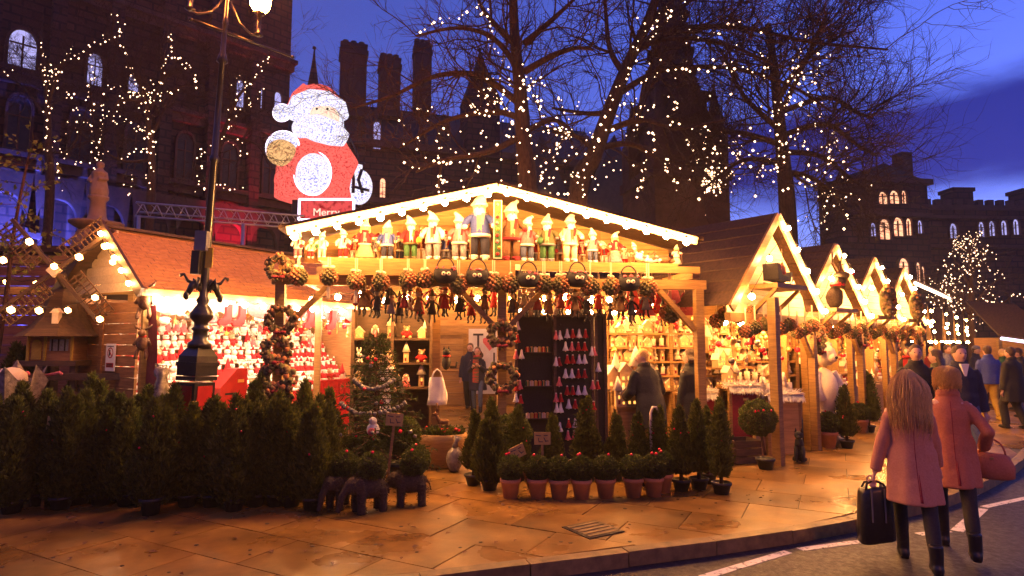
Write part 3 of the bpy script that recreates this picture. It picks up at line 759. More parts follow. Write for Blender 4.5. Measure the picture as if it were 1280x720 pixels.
lim = [[(186, 140), (205, 85), (210, 40)], [(184, 130), (150, 125), (138, 150)], [(182, 120), (160, 78), (140, 45), (145, 18)], [(190, 170), (220, 112), (248, 108)], [(188, 200), (150, 200), (120, 170), (112, 90)]]
bare_tree('leafless young tree between the stone column and the lamp post', YD, [(188, 260), (190, 200), (184, 140), (180, 110)], lim, .13, 22, 20, 1.5, (7, 6, 4))
fairy('warm fairy lights outlining the leafless tree between column and lamp post', sum((along(s_, YD - .2, 3.8, 3.4) for s_ in strD[5:11] + strD[12:14] + strD[16:17] + strD[18:]), []), .023)
strE = [[(243, 225), (247, 200), (258, 178)], [(262, 180), (285, 172), (300, 180), (312, 195)], [(280, 165), (290, 148), (298, 120), (295, 90)], [(298, 120), (318, 95), (338, 66)], [(300, 140), (330, 110)], [(245, 240), (270, 230), (300, 235)]]
bare_tree('leafless young tree right of the lamp post below the lit hall windows', YD + 1, [(262, 260), (266, 210), (280, 165), (298, 120)], [[(298, 120), (318, 95), (340, 62)], [(270, 200), (248, 190), (240, 225)], [(282, 170), (320, 180), (335, 205)], [(290, 150), (285, 90), (270, 50)]], .12, 23, 20, 1.5, (7, 6, 4))
fairy('warm fairy lights outlining the leafless tree right of the lamp post', sum((along(s_, YD + .8, 4.4, 3.4) for s_ in strE), []), .025)
# young tree that still holds some leaves, at the left edge
yl = thing('young_tree', 'young tree with a few yellow green leaves at the left edge of the market', 'tree', (-8.4, 9.9, 0))
g = random.Random(4); mb = MB(); tips = []
path = smooth([Vector((0, 0, 0)), Vector((.05, 0, 1.4)), Vector((.1, .05, 2.6)), Vector((.2, 0, 3.8)), Vector((.35, 0, 5.0))], 4); mb.tube(path, [.05 * (1 - .7 * i / len(path)) for i in range(len(path))], 7); mb.obj('trunk', 'bark', yl)
mb = MB()
for k in range(34):
    f = g.uniform(.55, 1) * (len(path) - 1); p = path[int(f)]
    d = Vector((g.uniform(-1, 1), g.uniform(-.6, .6), g.uniform(0, .6))).normalized(); pts = [p]
    for i in range(4): d = (d + rvec(g) * .3 - Vector((0, 0, .08))).normalized(); pts.append(pts[-1] + d * g.uniform(.12, .26)); tips.append((pts[-1], d))
    mb.tube(pts, .006, 3, cap=False)
pos = np.array([list(t[0] + rvec(g) * .06) for t in tips for _ in range(3)]); dr = np.array([list(t[1] + rvec(g) * .8 - Vector((0, 0, .5))) for t in tips for _ in range(3)])
mb.obj('crown', 'bark', yl)
link('foliage', leaf_cloud('foliage', 'leaf', pos, dr, .10, .035, 3), yl)
# the lit tree far down the street
YF = 30
limF = [[(1214, 395), (1195, 370), (1175, 355)], [(1214, 385), (1235, 360), (1255, 345)], [(1214, 360), (1200, 335), (1190, 320)], [(1213, 345), (1228, 325), (1236, 308)], [(1214, 400), (1185, 395), (1165, 372)], [(1214, 395), (1245, 385), (1265, 370)], [(1214, 330), (1212, 310), (1213, 296)]]
bare_tree('bare tree wound with hundreds of white lights far down the street', YF, [(1214, 410), (1214, 370), (1213, 330), (1213, 296)], limF, .16, 31, 16, 1.5)
g = random.Random(8); pl = twig_lights(260, lambda u, v: 288 < v < 418 and abs(u - 1214) < 12 + (v - 285) * .62, 9)
for _ in range(200):
    v = 296 + 118 * g.random() ** .8; u = 1214 + g.gauss(0, .42) * (14 + (v - 290) * .52) + 6 * math.sin(v * .21)
    pl.append(at(u, v, YF + g.uniform(-1.4, 1.0)))
fairy('hundreds of white lights wound over the bare tree far down the street', pl, .028)

# ------------------------------------------------------------------ light sculpture of Father Christmas
SY = 36.0; sk = SY / F
sc0 = at(405, 252, SY)
sn = thing('light_sculpture', 'giant round Father Christmas figure made of red and white lights above the stalls', 'light sculpture', (sc0.x, SY, sc0.z))
def sp(u, v, y=0): return Vector(((u - 405) * sk, y, (252 - v) * sk))
b = MB(); b.ball(sp(392, 212), 46 * sk, 0, 4, sq=(1.04, .8, .92)); b.ball(sp(380, 226), 38 * sk, 0, 3, sq=(1.0, .85, .75)); b.ball(sp(418, 226), 30 * sk, 0, 3, sq=(.85, .9, .9)); b.ball(sp(398, 182), 36 * sk, 0, 3, sq=(1, .7, .6)); b.tube([sp(372, 236), sp(370, 252)], [1.4, 1.3], 14); b.tube([sp(414, 236), sp(416, 252)], [1.3, 1.25], 14)
b.tube([sp(422, 190, -.4), sp(438, 208, -.9), sp(432, 232, -1.2)], [.8, .7, .55], 10); remesh(b, 'coat', 'swred', .10, 4, sn)
b = MB(); b.ball(sp(400, 224, -1.25), 24 * sk, 0, 3, sq=(.92, .8, 1.12)); b.obj('belly_fur', 'swwhite', sn)
b = MB(); b.ball(sp(397, 150), 30 * sk, 0, 4, sq=(1, .9, .95)); hd_ = b.obj('head', 'swwhite', sn)
b = MB(); b.ball(sp(408, 148, -.85), 19 * sk, 0, 3, sq=(1, .8, .8)); b.obj('face', 'swface', hd_)
b = MB(); b.tube([sp(366, 141, -.6), sp(378, 133, -1.2), sp(396, 129, -1.5), sp(414, 128, -1.2), sp(425, 131, -.6)], [9 * sk, 11 * sk, 11 * sk, 10 * sk, 8 * sk], 12); b.tube([sp(425, 131, -.6), sp(420, 130, .9), sp(396, 130, 1.4), sp(372, 136, .9), sp(366, 141, -.6)], 9 * sk, 10); b.obj('hat_band', 'swwhite', sn)
b = MB(); b.ball(sp(394, 124), 29 * sk, 0, 3, sq=(1, .9, .86)); b.ball(sp(384, 118), 22 * sk, 0, 3, sq=(1, .9, .8)); b.tube([sp(384, 112), sp(368, 120), sp(358, 132), sp(354, 138)], [17 * sk, 12 * sk, 6 * sk, 3 * sk], 12); remesh(b, 'hat', 'swred', .08, 4, sn)
b = MB(); b.ball(sp(352, 140, -.5), 11 * sk, 0, 3); b.obj('pompom', 'swwhite', sn)
b = MB(); b.ball(sp(386, 163, -.9), 18 * sk, 0, 3, sq=(1, .7, .8)); b.tube([sp(382, 162, -1.2), sp(404, 168, -1.6), sp(424, 174, -1.5), sp(438, 180, -1.1)], [12 * sk, 17 * sk, 16 * sk, 9 * sk], 14); remesh(b, 'beard', 'swwhite', .08, 4, sn)
b = MB(); b.ball(sp(414, 150, -1.65), 4 * sk, 0, 2); b.obj('nose', 'swface', hd_)
for u in (403, 416): MB().ball(sp(u, 143, -1.5), 1.8 * sk, 0, 1).obj('eye', 'iron', hd_)
b = MB(); b.ball(sp(361, 190, -1.1), 21 * sk, 0, 3, sq=(.95, .7, 1.0)); b.obj('cuff', 'swwhite', sn)
b = MB(); b.ball(sp(361, 198, -1.45), 17.5 * sk, 0, 3, sq=(1.05, .8, .95)); b.obj('mitten', 'swgold', sn)
b = MB(); b.ball(sp(448, 232, .2), 20 * sk, 0, 3, sq=(.85, .8, 1.15)); b.tube([sp(440, 214, .2), sp(444, 206, .2), sp(450, 208, .2)], [.4, .3, .25], 8); sk_ = b.obj('sack', 'swwhite', sn)
b = MB()
for x0, x1 in ((443, 446), (455, 452)): b.tube([sp(x0, 214, -.55), sp(x1, 228, -.72), sp(x0 + 2, 244, -.6)], .10, 5)
b.tube([sp(444, 236, -.7), sp(452, 238, -.7), sp(464, 240, -.4)], .09, 5); b.obj('sack_strap', 'navy', sk_)
b = MB(); ring = lambda cu, cv, ru, rv, y: b.tube([sp(cu + ru * math.cos(a), cv + rv * math.sin(a), y) for a in [k * math.pi / 14 for k in range(29)]], .055, 5, cap=False)
ring(400, 224, 22.5, 27, -1.5); ring(361, 191, 20.5, 21, -1.35); ring(352, 140, 11, 11, -.55); b.obj('outline_tube', 'tube', sn)
b = MB()
for k in range(6): b.tube([sp(350 + k * 18, 250, 2.0), sp(352 + k * 17, 180, 1.9), sp(372 + k * 9, 135, 1.3)], .06, 5)
for v in (240, 215, 190, 160): b.tube([sp(350, v, 1.9), sp(400, v, 2.2), sp(446, v, 1.9)], .06, 5)
b.obj('back_frame', 'iron', sn)
b = MB(); b.box(sp(405, 262, .6), (70 * sk, 2.6, 18 * sk)); b.box(sp(405, 330, .6), (66 * sk, 2.2, 125 * sk)); b.obj('plinth', 'iron', sn)
sg = thing('lit_sign', 'small glowing red sign with a white outline under the light figure', 'sign', at(408, 262, SY - 1.6), 0)
MB().box((0, .08, 0), (66 * sk, .1, 24 * sk)).obj('panel', emat('sign_red', (1, .10, .10), .9, False, ((.35, .005, .01), 3.0)), sg)
b = MB()
for x in (-33, 33): b.box((x * sk, 0, 0), (.12, .12, 25 * sk))
for z in (-12.5, 12.5): b.box((0, 0, z * sk), (67 * sk, .12, .12))
b.obj('light_frame', 'tube', sg)
o = link('lettering', text_mesh('Merry', .62, 'swface', .03), sg, (0, -.02, -.36)); o.rotation_euler = (math.pi / 2, 0, 0)
# roof truss
tp, tq = at(170, 253, 15.5), at(380, 270, 17.0)
tr = thing('lighting_truss', 'silver lattice truss standing behind the shingled stall roof', 'truss', tp)
D = tq - tp; b = MB(); dn = Vector((0, 0, -.36)); bk_ = Vector((-.1, .34, -.18)); nn = 13
for off in (Vector((0, 0, 0)), dn, bk_): b.tube([off, D + off], .028, 6)
b.obj('chord', 'steel', tr); b = MB()
for k in range(nn):
    a, c = D * (k / nn), D * ((k + 1) / nn)
    b.tube([a + dn, (a + c) / 2], .014, 5); b.tube([(a + c) / 2, c + dn], .014, 5); b.tube([a, (a + c) / 2 + bk_], .012, 4)
tag(b.obj('lacing', 'steel', tr), kind='stuff')
for f in (.02, .62): 
    q = D * f; MB().tube([q + dn, Vector((q.x, q.y, -tp.z))], .05, 6).obj('leg', 'steel', tr)
# statue column
sc_ = at(118, 330, 13); k = 13 / F
st = thing('statue_column', 'weathered stone statue on a moulded column behind the windmill', 'monument', (sc_.x, 13, 0))
zz = lambda v: CAMZ + (428 - v) * k
b = MB(); b.lathe([(.75, 0), (.75, .3), (.55, .5), (.50, zz(330)), (.42, zz(300)), (.34, zz(288))], 8, sm=False); b.obj('pedestal', 'plinth', st)
b = MB(); b.lathe([(.25, zz(288)), (.40, zz(284)), (.52, zz(279)), (.52, zz(277)), (.2, zz(274)), (.17, zz(268)), (.145, zz(250)), (.2, zz(246)), (.2, zz(243))], 16); b.obj('basin', 'plinth', st)
b = MB(); b.lathe([(.17, 0), (.19, .12), (.13, .4), (.16, .52), (.07, .60), (.05, .63)], 10, (0, 0, zz(243))); b.ball((0, 0, zz(243) + .70), .085, 0, 2); b.tube([(-.13, 0, zz(243) + .52), (-.2, -.05, zz(243) + .34), (-.08, -.14, zz(243) + .3)], .045, 6); b.tube([(.13, 0, zz(243) + .52), (.19, -.04, zz(243) + .36), (.07, -.15, zz(243) + .36)], .045, 6)
remesh(b, 'figure', 'plinth', .02, 2, st)

# ------------------------------------------------------------------ lamp posts
def lamp_post(label, loc, rz, tilt=0, lit='lantern'):
    t = thing('lamp_post', label, 'lamp post', loc, rz); t.rotation_euler = (0, tilt, rz)
    b = MB(); b.box((0, 0, .14), (.56, .56, .28)); b.box((0, 0, .32), (.48, .48, .08)); b.box((0, 0, .85), (.40, .40, 1.0)); b.box((0, 0, 1.40), (.44, .44, .05)); b.box((0, 0, 1.50), (.43, .43, .13)); b.box((0, 0, 1.58), (.46, .46, .05))
    b.lathe([(.30, 1.60), (.29, 1.68), (.20, 1.77), (.155, 1.80)], 4, sm=False, ph=math.pi / 4)
    b.obj('pedestal', 'iron', t)
    for a in range(4):
        p = MB(); p.box((0, -.205, .92), (.29, .012, .78)); p.obj('panel', 'redpaint' if a in (0, 1) else 'iron', t, (0, 0, 0), a * math.pi / 2)
    b = MB(); b.lathe([(.17, 1.79), (.17, 1.84), (.11, 1.88), (.10, 1.99), (.135, 2.02), (.10, 2.05), (.10, 2.10), (.165, 2.16), (.17, 2.22), (.12, 2.29), (.075, 2.34), (.10, 2.38), (.062, 2.44), (.06, 2.6), (.052, 4.2), (.07, 4.22), (.07, 4.27), (.048, 4.3), (.042, 5.55), (.085, 5.58), (.06, 5.66), (.04, 5.72), (.036, 6.1), (.05, 6.12), (.03, 6.2), (.03, 6.75), (.01, 6.95)], 16)
    b.obj('shaft', 'iron', t)
    for a in (0, 1):              # winged scroll beasts on the collar
        q = MB(); sgn = 1 if a else -1
        q.tube([(.04 * sgn, 0, 2.52), (.14 * sgn, 0, 2.60), (.24 * sgn, 0, 2.56), (.30 * sgn, 0, 2.46)], [.05, .07, .065, .05], 8); q.ball((.33 * sgn, 0, 2.43), .06, 0, 2)
        q.tube([(.20 * sgn, 0, 2.60), (.32 * sgn, 0, 2.62), (.40 * sgn, 0, 2.70), (.47 * sgn, 0, 2.68)], [.02, .025, .018, .03], 6)
        for w_ in (-1, 1): q.tube([(.08 * sgn, .03 * w_, 2.56), (.16 * sgn, .10 * w_, 2.64), (.2 * sgn, .14 * w_, 2.5)], [.02, .045, .01], 5)
        q.obj('scroll_beast', 'iron', t).scale = (.62, .8, 1)
    b = MB(); b.tube([(-.42, 0, 6.0), (.95, 0, 6.0)], .018, 8)
    for x in (-.42, .95): b.ball((x, 0, 6.0), .03, 0, 1)
    b.obj('ladder_bar', 'iron', t)
    for sx in (-.44, .44):
        b = MB(); b.tube([(.04 * (1 if sx > 0 else -1), 0, 6.45), (sx * .4, 0, 6.2), (sx * .8, 0, 6.1), (sx, 0, 6.12)], .014, 6); b.lathe([(.02, 6.10), (.07, 6.13), (.03, 6.16), (.03, 6.42), (.08, 6.45)], 10, (sx, 0, 0)); br = b.obj('bracket', 'iron', t)
        l = MB(); l.lathe([(.07, 6.46), (.13, 6.55), (.145, 6.70), (.10, 6.82)], 12, (sx, 0, 0)); l.obj('lamp_glass', lit, br)
        c = MB(); c.lathe([(.16, 6.84), (.11, 6.94), (.03, 7.0), (.02, 7.1)], 12, (sx, 0, 0)); c.obj('lamp_hood', 'iron', br)
    return t
lp1 = lamp_post('black cast iron lamp post with red panels standing among the conifers', (-4.03, 7.75, 0), R(45), 0)
lamp_post('lamp post across the road behind the viewer', (6.2, -5.2, -.12), R(20), 0, 'lantern2')
lp1.rotation_euler = (R(.8), R(1.6), R(45))
for ch in KIDS[lp1.name]:
    if ch.name.startswith('shaft'): ch.scale = (.84, .84, 1)
    if ch.name.startswith(('pedestal', 'panel')): ch.scale = (.76, .76, 1)
    if ch.name.startswith(('pedestal', 'panel')): ch.rotation_euler = (0, 0, ch.rotation_euler[2] - R(45) - R(22))
b = MB(); b.box((-.02, -.10, 3.14), (.15, .10, .25)); o = b.obj('control_box', 'greybox', lp1); o.rotation_euler = (0, 0, -R(45))
b = MB(); b.box((-.07, -.10, 2.86), (.10, .09, .30)); o = b.obj('control_box', 'iron', lp1); o.rotation_euler = (0, 0, -R(45))
b = MB(); b.box((.075, -.075, 2.93), (.09, .012, .26)); o = b.obj('warning_label', 'yellow', lp1); o.rotation_euler = (0, 0, -R(45))
b = MB(); b.lathe([(.226, 0), (.226, .012)], 4, (0, 0, 1.12), sm=False, ph=math.pi / 4 - R(22) - R(45)); b.obj('wire_tie', 'gold', lp1)
# ------------------------------------------------------------------ strings of bulbs
bb_ = MB(); bb_.ball((0, 0, -.035), .046, 0, 2); bb_.lathe([(.016, .0), (.016, .05)], 6, m=1); BULB = bb_.mesh('bulb', ['bulb', 'black'])
bb_ = MB(); bb_.ball((0, 0, -.035), .05, 0, 1); BULBF = bb_.mesh('bulb', ['bulbfar'])
bb_ = MB(); bb_.ball((0, 0, -.035), .046, 0, 2); BULBW = bb_.mesh('bulb', ['bulbwhite'])
bb_ = MB(); bb_.ball((0, 0, -.035), .05, 0, 1); BULBD = bb_.mesh('bulb', ['bulbdim'])
def string_lights(label, pts, group=None, sc=1.0, far=False, sag=.05):
    t = thing('string_lights', label, 'string lights', pts[0], 0, group)
    b0 = Vector(pts[0]); cab = []
    for a, b in zip(pts, pts[1:]):
        a, b = Vector(a) - b0, Vector(b) - b0
        cab += [a, (a + b) / 2 - Vector((0, 0, sag))]
    cab.append(Vector(pts[-1]) - b0)
    c = MB(); c.tube([p + Vector((0, 0, .04 * sc)) for p in cab], .006, 4, cap=False); c.obj('cable', 'black', t)
    for p in pts:
        link('bulb', far if not isinstance(far, bool) else BULBF if far else BULB, t, Vector(p) - b0, 0, sc * rnd.uniform(.88, 1.1))
    return t
def boards_in_gable(par, s0, s1, z0, zap, zl, zr, d, mat='board', bh=.15, th=.03, sap=None, name='wall_board'):
    """horizontal boards that fill a gable; each is its own piece"""
    sap = (s0 + s1) / 2 if sap is None else sap
    z = z0; k = 0
    while z < zap - .04:
        zt = min(z + bh, zap)
        def xs(zz): 
            l = s0 if zz <= zl else s0 + (sap - s0) * (zz - zl) / (zap - zl)
            r = s1 if zz <= zr else s1 - (s1 - sap) * (zz - zr) / (zap - zr)
            return l, r
        l0, r0 = xs(z); l1, r1 = xs(zt - .008)
        if r1 - l1 < .02: r1 = l1 + .02
        b = MB(); c = (l0 + r0) / 2; b.prism([(l0 - c, 0), (r0 - c, 0), (r1 - c, zt - .008 - z), (l1 - c, zt - .008 - z)], 0, th)
        b.obj(name, mat, par, (c, d + rnd.uniform(-.004, .004), z)); z += bh; k += 1
# ------------------------------------------------------------------ the big open stall
B = Frame(-3.08, 8.43, R(7.56))
bs = thing('market_stall', 'big open timber market stall with a wide lit gable full of dolls', 'market stall', (B.x, B.y, 0), B.a)
DO = -.35
sL, zL = B.pix(360, 284, DO); sA, zA = B.pix(622, 231, DO); sR, zR = B.pix(869, 298, DO)
def slope(par, p0, p1, d0, d1, th, mat, name):
    b = MB(); (s0, z0), (s1, z1) = p0, p1
    b.prism([(s0, z0), (s1, z1), (s1, z1 + th), (s0, z0 + th)], d0, d1); return b.obj(name, mat, par)
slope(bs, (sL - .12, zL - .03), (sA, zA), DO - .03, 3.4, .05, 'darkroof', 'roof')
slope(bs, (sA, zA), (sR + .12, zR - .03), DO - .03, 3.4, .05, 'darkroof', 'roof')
for (p, q) in (((sL, zL), (sA, zA)), ((sA, zA), (sR, zR))):
    b = MB(); b.beam((p[0], DO - .055, p[1] - .06), (q[0], DO - .055, q[1] - .05), .04, .11); b.obj('barge_board', 'cream', bs)
s425, zsh = B.pix(425, 318, .1); s640, zsh2 = B.pix(640, 329, .1); s860, zsh3 = B.pix(862, 335, .1)
zsh = (zsh + zsh2 + zsh3) / 3
gl = zL + (sL * 0) ; GD = .62
tslope = lambda s_: (zL + (zA - zL) * (s_ - sL) / (sA - sL)) if s_ < sA else (zR + (zA - zR) * (sR - s_) / (sR - sA))
boards_in_gable(bs, sL + .02, sR - .02, zsh, zA - .02, max(zsh + .01, zL - .02), max(zsh + .01, zR - .02), GD, 'board', .155, .03, sA)
b = MB(); b.box(((sL + sR) / 2 + .1, .32, zsh - .025), (sR - sL - .5, .74, .05)); b.obj('doll_shelf', 'timberh', bs)
bz = zsh - .05
b = MB(); b.box(((s425 + s640) / 2 - .03, -.085, bz - .09), (s640 - s425 + .1, .07, .22)); b.obj('fascia_beam', 'timberh', bs)
sp0 = B.pix(350, 400)[0]; sp1 = B.pix(627, 420)[0]; sp2 = B.pix(874, 420)[0]
b = MB(); b.box(((sp0 + sp2) / 2, .02, bz - .27), (sp2 - sp0 + .24, .12, .14)); b.obj('tie_beam', 'timberh', bs)
b = MB(); b.box(((s640 + sp2) / 2 + .05, -.07, bz - .05), (sp2 - s640 - .1, .05, .10)); b.obj('fascia_beam', 'timberh', bs)
for s_, top in ((sp0, bz - .20), (sp1, bz - .20), (sp2, bz - .20)):
    b = MB(); b.box((s_, .02, top / 2), (.125, .125, top)) if False else b.box((s_, -.005, (top - .135) / 2), (.125, .125, top - .135)); b.obj('post', 'timber', bs)
for s_ in (sp0 - .05, 1.55, sp2 + .1):
    b = MB(); h_ = tslope(s_) - .06; b.box((s_, 3.2, h_ / 2), (.11, .11, h_)); b.obj('post', 'timber', bs)
b = MB(); b.box((sA, .45, (zsh + zA) / 2 - .05), (.11, .11, zA - zsh - .12)); b.obj('king_post', 'timber', bs)
for s_ in (1.55, 4.55):
    b = MB(); h_ = tslope(s_) - zsh - .06; b.box((s_, .56, zsh + h_ / 2), (.09, .07, h_)); b.obj('stud', 'timber', bs)
for s_, dr in ((sp0, 1), (sp1, -1), (sp1, 1), (sp2, -1)):
    b = MB(); b.beam((s_ + .07 * dr, .0, bz - .95), (s_ + .62 * dr, .0, bz - .36), .07, .09, up=(0, 1, 0)); b.obj('brace', 'timber', bs)
for s_ in (sp0, sp2):
    b = MB(); b.box((s_, 1.6, bz - .10), (.11, 3.1, .13)); b.obj('side_rail', 'timber', bs)
b = MB(); b.box(((sp0 + sp2) / 2, 3.28, bz + .05), (sp2 - sp0 + .2, .08, .12)); b.obj('back_rail', 'timberh', bs)
# bulbs along the verge, under the shelf and inside
def rake(u0, v0, u1, v1, n, d): return [B.w(s_, d, z_) for s_, z_ in (B.pix(u0 + (u1 - u0) * k / (n - 1), v0 + (v1 - v0) * k / (n - 1), d) for k in range(n))]
string_lights('bulbs under the left verge of the big stall gable', rake(368, 292, 610, 239, 10, DO - .17), 'bulbs along the big stall gable')
string_lights('bulbs under the right verge of the big stall gable', rake(634, 238, 858, 299, 10, DO - .17), 'bulbs along the big stall gable')
ins = [B.w(.15 + k * .36, .75 + .12 * (k % 2), 2.53 + .05 * (k % 3)) for k in range(17)]
string_lights('row of bulbs hung inside the big stall behind the hanging balls', ins, None, 1.0)
ins2 = [B.w(3.5 + k * .42, 1.75, 2.42) for k in range(6)]
string_lights('short row of bulbs over the wooden toy houses at the back of the big stall', ins2, None, .95)
# ------------------------------------------------------------------ shingled stall on the left
LF = Frame(-5.62, 9.2, R(59.3)); LL = 4.7
hs = thing('wooden_stall', 'long wooden stall with orange shingle roof and shelves of soft toys on the left', 'market stall', (LF.x, LF.y, 0), LF.a)
ez = LF.pix(180, 361, -.32)[1]; sR0, rz_ = LF.pix(155, 276, .55)
rz_ = ez + 1.02; RD = .85
LD = 2.0
# shingles: overlapping rows on the front slope
sh = MB(); rows = 17
for side in (0, 1):
    for r_ in range(rows):
        f0, f1 = r_ / rows, (r_ + 1.25) / rows
        if side == 0: da, db = -.36 + (RD + .36) * f0, -.36 + (RD + .36) * min(f1, 1)
        else: da, db = LD + .30 - (LD + .30 - RD) * f0, LD + .30 - (LD + .30 - RD) * min(f1, 1)
        za, zb = ez + (rz_ - ez) * f0 + .012, ez + (rz_ - ez) * min(f1, 1)
        s_ = -.22 - (r_ % 2) * .08
        if side == 1:
            sh.add([(-.22, da, za), (LL + .2, da, za), (LL + .2, db, zb), (-.22, db, zb)], [(0, 1, 2, 3)]); continue
        while s_ < LL + .2:
            wd = rnd.uniform(.13, .21); e = min(s_ + wd - .006, LL + .2); a0 = max(s_, -.22); j = rnd.uniform(-.004, .006)
            if e - a0 > .02:
                sh.add([(a0, da, za + j), (e, da, za + j), (e, db, zb), (a0, db, zb), (a0, da, za + j - .016), (e, da, za + j - .016)], [(0, 1, 2, 3), (4, 5, 1, 0)])
            s_ += wd
tag(sh.obj('roof_shingle', 'shingle', hs), kind='stuff')
b = MB(); b.prism([(-.36, ez - .04), (RD, rz_ - .05), (LD + .3, ez - .04), (LD + .3, ez - .06), (RD, rz_ - .09), (-.36, ez - .07)], -.20, LL + .18)
o = b.obj('roof_deck', 'darkwood', hs); o.rotation_euler = (0, 0, math.pi / 2); o.scale = (1, -1, 1)
for sg_ in (0, 1):
    b = MB(); p0 = (-.235, -.42, ez - .07) if sg_ == 0 else (-.235, LD + .34, ez - .06)
    b.beam(p0, (-.235, RD, rz_ + .04), .05, .17); b.obj('barge_board', 'darkwood', hs)
b = MB(); b.box((LL / 2, RD, rz_ + .03), (LL + .4, .16, .04)); b.obj('ridge_board', 'darkwood', hs)
b = MB(); b.box((LL / 2, -.37, ez - .05), (LL + .4, .03, .10)); b.obj('eave_board', 'timberh', hs)
for k in range(15):                      # end wall planks
    z = k * .165
    if z > ez - .02: break
    for q in (0, 1):
        b = MB(); b.box((0, 0, .08), (.04, LD / 2 - .006, .157)); b.obj('plank', 'hutboard', hs, (-.02 + rnd.uniform(-.005, .005), LD * (.25 + .5 * q), z))
b = MB(); b.box((-.05, LD * .5, ez / 2), (.03, .10, ez - .1)); b.obj('batten', 'hutboard', hs)
z = 15 * .165 if 15 * .165 < ez else ez
k = 0; z = (math.floor((ez - .02) / .165) + 1) * .165
while z < rz_ - .1:
    f = max(0, (z - ez) / (rz_ - ez)); a = f * RD; c = LD - f * (LD - RD)
    b = MB(); b.box((0, (a + c) / 2, .07), (.035, max(.05, c - a - .1), .135)); b.obj('gable_plank', 'cream', hs, (-.02, 0, z)); z += .142
b = MB(); b.box((LL / 2, LD, 1.3), (LL, .04, 2.6)); b.box((LL, LD / 2, 1.3), (.04, LD - .05, 2.6)); b.obj('back_wall', 'hutboard', hs)
b = MB(); b.box((LL / 2, .25, .45), (LL - .1, .05, .9)); b.obj('counter_front', 'red', hs)
LSH = [(.95, .42), (1.22, .72), (1.49, 1.0), (1.76, 1.28), (2.03, 1.52)]
for z, d in LSH:
    b = MB(); b.box((LL / 2, d, z - .02), (LL - .12, .34, .035)); b.obj('shelf', 'white', hs)
# scalloped valance
for (s0, s1, mt, nm) in ((.1, 1.75, 'white', 'valance'), (1.75, 4.6, 'pink', 'valance')):
    b = MB(); n = 40; vs = []; fs = []
    for k in range(n + 1):
        s_ = s0 + (s1 - s0) * k / n; lo = ez - .26 - .10 * abs(math.sin(math.pi * (s_ - s0) / .56)); y = -.10 + .02 * math.sin(k * 1.3)
        vs += [(s_, y, ez - .06), (s_, y - .01, lo), (s_, y + .012, ez - .06), (s_, y + .004, lo)]
    for k in range(n):
        q = 4 * k; fs += [(q, q + 1, q + 5, q + 4), (q + 2, q + 6, q + 7, q + 3), (q + 1, q + 3, q + 7, q + 5)]
    b.add(vs, fs, 0, True); b.obj(nm, mt, hs)
b = MB(); b.box((-.01, -.16, ez / 2), (.10, .05, ez - .12)); b.obj('corner_post', 'timber', hs)
string_lights('bulbs along the eave of the shingled stall', [LF.w(.0 + k * .36, -.46, ez - .13) for k in range(13)], 'bulbs of the shingled stall', 1.0, BULBW)
string_lights('bulbs down the front gable edge of the shingled stall', [LF.w(-.30, -.2 + k * .22, ez - .02 + (rz_ - ez) * (.12 + .2 * k)) for k in range(5)], 'bulbs of the shingled stall', .9, True)
string_lights('bulbs hung inside the shingled stall over the soft toys', [LF.w(.3 + k * .5, .25, 2.42) for k in range(9)], 'bulbs of the shingled stall', 1.0, BULBW)
# poster on the end wall
p_ = LF.w(-.075, LD * .32, 1.62)
po = thing('poster', 'white notice with a red ring on the plank end wall of the shingled stall', 'notice', p_, LF.a - math.pi / 2)
MB().box((0, 0, 0), (.27, .012, .42)).obj('sheet', 'paper', po)
b = MB()
for k in range(20):
    a0, a1 = k * math.pi / 10, (k + 1) * math.pi / 10
    b.add([(.085 * math.cos(a0), -.008, .07 + .085 * math.sin(a0)), (.085 * math.cos(a1), -.008, .07 + .085 * math.sin(a1)), (.066 * math.cos(a1), -.008, .07 + .066 * math.sin(a1)), (.066 * math.cos(a0), -.008, .07 + .066 * math.sin(a0))], [(0, 1, 2, 3)])
b.box((0, -.0085, .07), (.13, .003, .02), 0, 0, R(45)); b.box((0, -.0085, -.12), (.21, .003, .07)); b.obj('red_print', 'redpaint', po)
b = MB(); b.box((-.02, -.0085, .07), (.04, .003, .09)); b.box((.0, -.0085, .17), (.18, .003, .012)); b.box((0, -.0105, -.11), (.16, .003, .012)); b.box((0, -.0105, -.135), (.13, .003, .010)); b.obj('black_print', 'ink', po)

